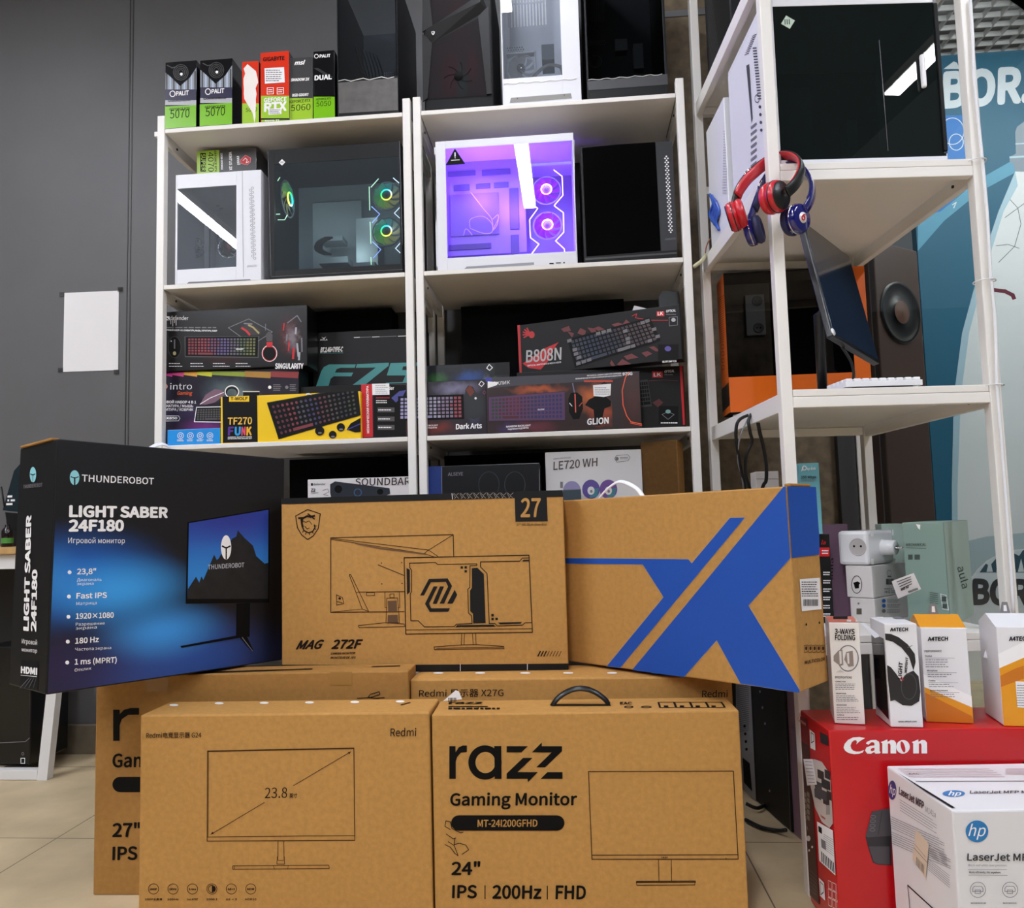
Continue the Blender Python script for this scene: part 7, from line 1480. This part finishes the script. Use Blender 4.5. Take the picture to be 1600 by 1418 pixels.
# two orange based boxes with gabled tops and hang tabs
for i, (bl_, br_, yt, dx, dy, lb_) in enumerate((((1448, 1127), (1521, 1130), 980, 0, 0, 'white box with an orange base and rows of small text'), ((1568, 1133.5), (1641, 1136), 979, 630, 12, 'white box with a broad orange slanting band, cut by the photo edge'))):
    B = upbox(bl_, br_, yt, zc_, .1, A4W, 'x'); f = B.F
    if i == 0:
        f.poly([n3(795, 555), n3(1200, 740), n3(1200, 830), n3(805, 655)], WHITE, 1); f.poly([n3(800, 655), n3(1210, 830), n3(1215, 960), n3(830, 960)], ORP, 1); f.poly([n3(815, 700), n3(1190, 890), n3(1215, 960), n3(830, 960)], DOR, 2)
        a4logo(f, 846, 1005, 302, 5.6); f.text('PERFORMANCE', n3(822, 392), n3(955, 390), 3, BLACK, .01)
        for t_, y, k in (('Headset', 426, 4), ('Microphone', 540, 2), ('Cable', 618, 2), ('System Requirement', 695, 2)):
            x = 826+(y-426)*.14; f.text(t_, n3(x, y), n3(x+(54 if len(t_) < 9 else 80 if len(t_) < 12 else 140), y+1), 2, BLACK, .03); f.line([n3(x, y+10), n3(x+230, y+12)], .5, GREYINK, 2); f.fine(*n3(x+4, y+16), *n3(x+205, y+16+18*k), k, GREYINK, 2, .3)
        B.R.poly_uv([(.012, B.h*.45), (B.d-.012, B.h*.45), (B.d-.012, B.h*.75), (.012, B.h*.8)], mat('pale outline print', '#b9b6b8', .4), 1); B.R.poly_uv([(0.002, .001), (B.d-.002, .001), (B.d-.002, B.h*.22), (.002, B.h*.28)], ORP, 2)
    else:
        a4logo(f, 1480, 1640, 302, 6); f.poly([n3(1390, 410), n3(1700, 260), n3(1700, 400), n3(1400, 520)], WHITE, 1); f.poly([n3(1400, 520), n3(1700, 390), n3(1760, 980), n3(1430, 980)], ORP, 1); f.poly([n3(1405, 580), n3(1530, 520), n3(1700, 460), n3(1760, 980), n3(1430, 980), n3(1410, 665)], DOR, 2); f.poly([n3(1412, 665), n3(1700, 560), n3(1760, 980), n3(1435, 980)], ORP, 3)
    o = B.done('headset_box', lb_, 'box', 'headset boxes')
    # gable and hang tab
    w, d, h = B.w, B.d, B.h; g = .020
    mb = MB(); mb.prism([(0, .004, h), (0, d*.55, h+g), (0, d*.98, h)], (w, 0, 0), ORP if i == 0 else A4W); mb.build('gable_top', o)
    mb = MB(); mb.prism([(w*.33, d*.55, h+g-.004), (w*.58, d*.55, h+g-.004), (w*.52, d*.55, h+g+.022), (w*.40, d*.55, h+g+.022)], (0, .0015, 0), GREY); tb = mb.build('hang_tab', o)
    mb = MB(); mb.prism([(w*.42, d*.548, h+g+.004), (w*.5, d*.548, h+g+.004), (w*.49, d*.548, h+g+.016), (w*.43, d*.548, h+g+.016)], (0, .0006, 0), PAPER); mb.build('tab_hole', tb)
    if i: B.part('price_sticker', lambda f: (f.poly([n3(1530, 618), n3(1620, 622), n3(1640, 830), n3(1545, 820)], PAPER, 5), f.fine(*n3(1540, 640), *n3(1615, 815), 9, GREYINK, 6, .3)), 'white price sticker')
    if i:
        mb = MB(); mi = B.M.inverted(); q = [mi @ atD(*p) for p in ((*n3(1320, 292), 1.55), (*n3(1360, 292), 1.55), (*n3(1362, 450), 1.53), (*n3(1284, 432), 1.53))]; mb.prism(q, (0, .0012, 0), A4W); mb.build('side_flap', B.o)

# ------------------------------------------------------------------ white printer carton in the near corner
B = Box(pose(.5066, -.9623, .001, .053), .34, .2263, .3324, mat('white printer carton', '#dedddf', .45), .003); f = B.F; t = B.T; l = B.L
HPB = mat('sky blue logo print', '#1f78b8', .4); DKB = mat('navy logo print', '#1c3a78', .4)
def hp(f, c, rx, ry, m, dx=0):
    f.ell(*r1(*c), rx, ry, m, 1, n=36)
    a = r1(c[0]-58*rx/17.5, c[1]+36*ry/17); b = r1(c[0]+56*rx/17.5, c[1]+36*ry/17)
    f.text('hp', a, b, ry*1.15*.93, WHITE, .0, 2, shear=.28)
f.ell(*r1(977, 899), 17.6, 17, HPB, 1, n=40); f.text('hp', r1(918, 930), r1(1035, 932), 18, WHITE, -.01, 2, shear=.25)
f.text('LaserJet MFP', r1(910, 1095), r1(1362, 1097), 10.8, mat('dark slate print', '#2c3036', .4), .02); f.text('Black-and-white laser precision.', r1(918, 1134), r1(1180, 1135), 3.2, GREYINK, 0); f.line([r1(918, 1156), r1(1178, 1157)], .6, GREYINK); f.text('Works efficiently. Fits anywhere.', r1(922, 1180), r1(1138, 1182), 2.8, BLACK, .01); f.line([r1(920, 1195), r1(1182, 1196)], .6, GREYINK)
for x in (983, 1200):
    f.ell(*r1(x, 1293), 12, 12, GREYINK, 1, ring=.8); f.line([r1(x-25, 1270), r1(x+25, 1270), r1(x+35, 1285), r1(x+35, 1305), r1(x-35, 1305), r1(x-35, 1285)], .8, GREYINK, 1, True); f.line([r1(x-18, 1295), r1(x+18, 1295), r1(x+18, 1318), r1(x-18, 1318)], .8, GREYINK, 1, True); f.fine(*r1(x-48, 1376), *r1(x+58, 1390), 1, GREYINK, 1)
f.rect(*r1(1425, 830), *r1(1600, 1300), PD, 1)
t.ell(*r1(823, 648), 17.5, 5, HPB, 1, n=36); t.text('hp', r1(785, 662), r1(872, 664), 6.4, WHITE, .02, 2, shear=.2, pt=r1(790, 634)); t.text('LaserJet MFP M141a', r1(930, 648), r1(1440, 648), 4.4, mat('dark slate print', '#2c3036', .4), .02, 2, pt=r1(934, 630))
t.line([r1(570, 566), r1(1600, 562)], .8, GREYINK, 1)
for k in range(5): t.line([r1(450+18*k, 482+13*k), r1(1060+26*k, 482+13*k)], .9, mat('pale rose print', '#c9b4b6', .4), 1); t.line([r1(1175, 482+9*k), r1(1400, 482+9*k)], .7, mat('pale rose print', '#c9b4b6', .4), 1)
t.text('ЕАС', r1(520, 520), r1(590, 520), 2, GREYINK, .03)
l.ell(*r1(410, 622), 6.3, 15, DKB, 1, n=36); l.text('hp', r1(392, 640), r1(432, 660), 13, WHITE, .0, 2, shear=.25)
l.text('LaserJet MFP', r1(455, 645), r1(625, 752), 10.4, mat('dark slate print', '#2c3036', .4), .03, 2); l.text('M141a', r1(636, 768), r1(704, 808), 8.5, GREYINK, 0, 2)
for (x, y, n, L_, st) in ((460, 685, 5, 250, .63), (400, 800, 6, 362, .46), (405, 905, 6, 400, .43)):
    for k in range(n):
        y_ = y+ (18 if y < 790 else 15)*k; l.line([r1(x+k*.8, y_), r1(x+L_*(1 if k % 3 else .9), y_+L_*st*(1 if k % 3 else .9))], .7, GREYINK, 1)
for k in range(6): l.line([r1(650, 1085+14*k), r1(798, 1200+16*k)], .7, GREYINK, 1); l.line([r1(660, 990+14*k), r1(780, 1065+14*k)], .7, GREYINK, 1)
l.line([r1(515, 1265), r1(690, 1425)], 2.4, BLACK, 2); l.line([r1(515, 1265), r1(530, 1425)], 1.6, BLACK, 2)
t.line([r1(357, 462), r1(818, 745)], 1.4, BLACK, 3)
B.done('printer_carton', 'white printer carton with a round blue logo, nearest in the corner', 'box')
CRM = mat('cream label', '#d8c9b4', .3)
def lb(f):
    f.poly([r1(572, 880), r1(662, 985), r1(640, 1215), r1(550, 1090)], CRM, 4); f.line([r1(565, 985), r1(640, 1075)], .8, GREYINK, 5); f.line([r1(560, 1010), r1(650, 1110)], .8, BLACK, 5)
    for k in range(7): f.line([r1(580+8*k, 1075+9*k), r1(578+8*k, 1130+9*k)], 1.1, BLACK, 5)
B.part('price_sticker', lb, 'cream diamond sticker with a barcode', l)

# ------------------------------------------------------------------ desk, computer and small things on the wall side; blank sheet
Yd = .2
DW = mat('white desk steel', '#dcdad8', .4)
P = lambda x, y, Y=Yd: atY(x, y, Y)
b0 = P(0, 1224); b1 = P(66, 1224); 
dk = empty('desk', 'desk with a light wooden top and a slanted white steel leg by the grey wall', 'desk', pose(b1.x, Yd, 0))
loc0 = Vector((b1.x, Yd, 0))
tz = .775
def dpart(name, pts, vec, m): mb = MB(); mb.prism([Vector(p)-loc0 for p in pts], vec, m); return mb.build(name, dk)
xr0 = P(73, 1222).x; t0 = P(88, 1080); u0 = P(62, 1200); 
sl = (t0.x-xr0)/(t0.z-0); topx = xr0+sl*.73
dpart('leg', [(xr0, Yd, 0), (xr0-.035, Yd, 0), (topx-.035, Yd, .73), (topx, Yd, .73)], (0, .03, 0), DW)
mb = MB(); a = Vector((xr0-.9, Yd, .001))-loc0; mb.box(a, Vector((xr0-.034, Yd+.03, .034))-loc0, DW, .002); mb.build('foot_beam', dk)
mb = MB(); mb.box(Vector((xr0-1.0, Yd-.02, tz-.024))-loc0, Vector((topx+.03, Yd+.26, tz))-loc0, mat('light wood', '#b9935e', .4, mottle=.2, mscale=20), .003); mb.build('table_top', dk)
mb = MB(); mb.box(Vector((xr0-1.0, Yd+.0, .70))-loc0, Vector((topx, Yd+.03, tz-.025))-loc0, DW, .002); mb.build('apron', dk)
mb = MB(); mb.box(Vector((xr0-1.0, Yd+.255, .30))-loc0, Vector((topx-.0, Yd+.265, .70))-loc0, mat('dark modesty panel', '#1c1d20', .5), .002); mb.build('panel', dk)
a = P(60, 1200, .26)
B = Box(pose(a.x-.20, .235, .036, 0), .185, .2, .40, mat('black gloss tower', '#08080a', .25), .006); f = B.F
f.line([(0, 1160), (40, 1158), (60, 1140)], 1, GREYINK, 1); f.ell(36, 1177, 1.6, 2, GREYINK, 1, ring=.8); f.line([(33, 1184), (39, 1184), (39, 1192), (33, 1192)], .9, WHITE, 1, True)
B.done('computer_tower', 'black glossy computer tower under the desk', 'computer case')
# tilted price display on a stand, and the brown bottle beside it
Yt = Yd+.06
pq = [P(4, 796, Yt), P(24, 798, Yt), P(24, 738, Yt)]
ds = empty('price_display', 'small dark tilted display with white lettering on the desk', 'display', pose(pq[0].x, Yt, tz))
o0 = Vector((pq[0].x, Yt, tz))
mb = MB(); mb.prism([P(4, 797, Yt)-o0, P(34, 800, Yt)-o0, P(40, 715, Yt)-o0, P(22, 735, Yt)-o0], (0, .008, 0), mat('dark teal screen', '#14242a', .25)); sc_ = mb.build('screen', ds)
mb = MB()
for k, (x, y, w_) in enumerate(((12, 777, 9), (12, 783, 3), (17, 783, 8), (10, 789, 12))): a = P(x, y, Yt)-o0; mb.box((a.x, -.0012, a.z), (a.x+w_*.0019, -.0004, a.z+.007), WHITE)
mb.build('lettering', sc_)
mb = MB(); mb.prism([P(8, 800, Yt)-o0, P(30, 802, Yt)-o0, P(26, 828, Yt)-o0, P(12, 828, Yt)-o0], (0, .03, 0), BLKPL); mb.prism([P(14, 826, Yt)-o0, P(24, 826, Yt)-o0, (.06, 0, .001), (.02, 0, .001)], (0, .03, 0), BLKPL); mb.build('stand', ds)
mb = MB(); mb.tube([P(2, 760, Yt)-o0, P(7, 792, Yt)-o0], .003, BLKPL, 6); mb.build('antenna', ds)
p = P(13, 850, Yd+.02)
mb = MB(); mb.lathe([(0, 0), (.018, 0), (.018, .055), (.012, .064), (.008, .068), (.008, .075), (0, .075)], mat('brown bottle glass', '#1c1110', .15), None, 20); o = tag(mb.build('bottle', None, pose(p.x, Yd+.015, tz+.001)), 'small dark brown bottle with a green label on the desk', 'bottle')
mb = MB(); mb.lathe([(.0183, .012), (.0183, .03)], mat('green label', '#4a8a3a', .4), None, 20); mb.build('label', o)
# sheet of paper on the wall (left blank)
c = [atY(*p, WY-.0015) for p in ((98.5, 581), (185, 578), (186, 454), (101, 457.5))]
ps = MB(); w = (c[1]-c[0]).length
def bil(a, b):
    return (c[0]*(1-a)+c[1]*a)*(1-b)+(c[3]*(1-a)+c[2]*a)*b
N = 10; vs = []
for j in range(N+1):
    for i in range(N+1): q = bil(i/N, j/N); q.y -= .0012+.0012*math.sin(i*1.3+j*.7)*(1 if 0 < i < N and 0 < j < N else 0); vs.append(q)
ps.mesh(vs, [(j*(N+1)+i, j*(N+1)+i+1, (j+1)*(N+1)+i+1, (j+1)*(N+1)+i) for j in range(N) for i in range(N)], PAPER, True)
o = tag(ps.build('paper_sheet', None, Matrix()), 'white blank sheet of paper taped to the grey wall', 'paper')
mb0 = glass('clear sticky tape', '#dddddd', .1, .1)
for p in ((97, 460), (188, 452), (95, 578), (182, 581)):
    q = atY(*p, WY-.003); mb = MB(); mb.box((q.x-.010, q.y-.0015, q.z-.009), (q.x+.010, q.y-.0005, q.z+.009), mb0); mb.build('tape', o)
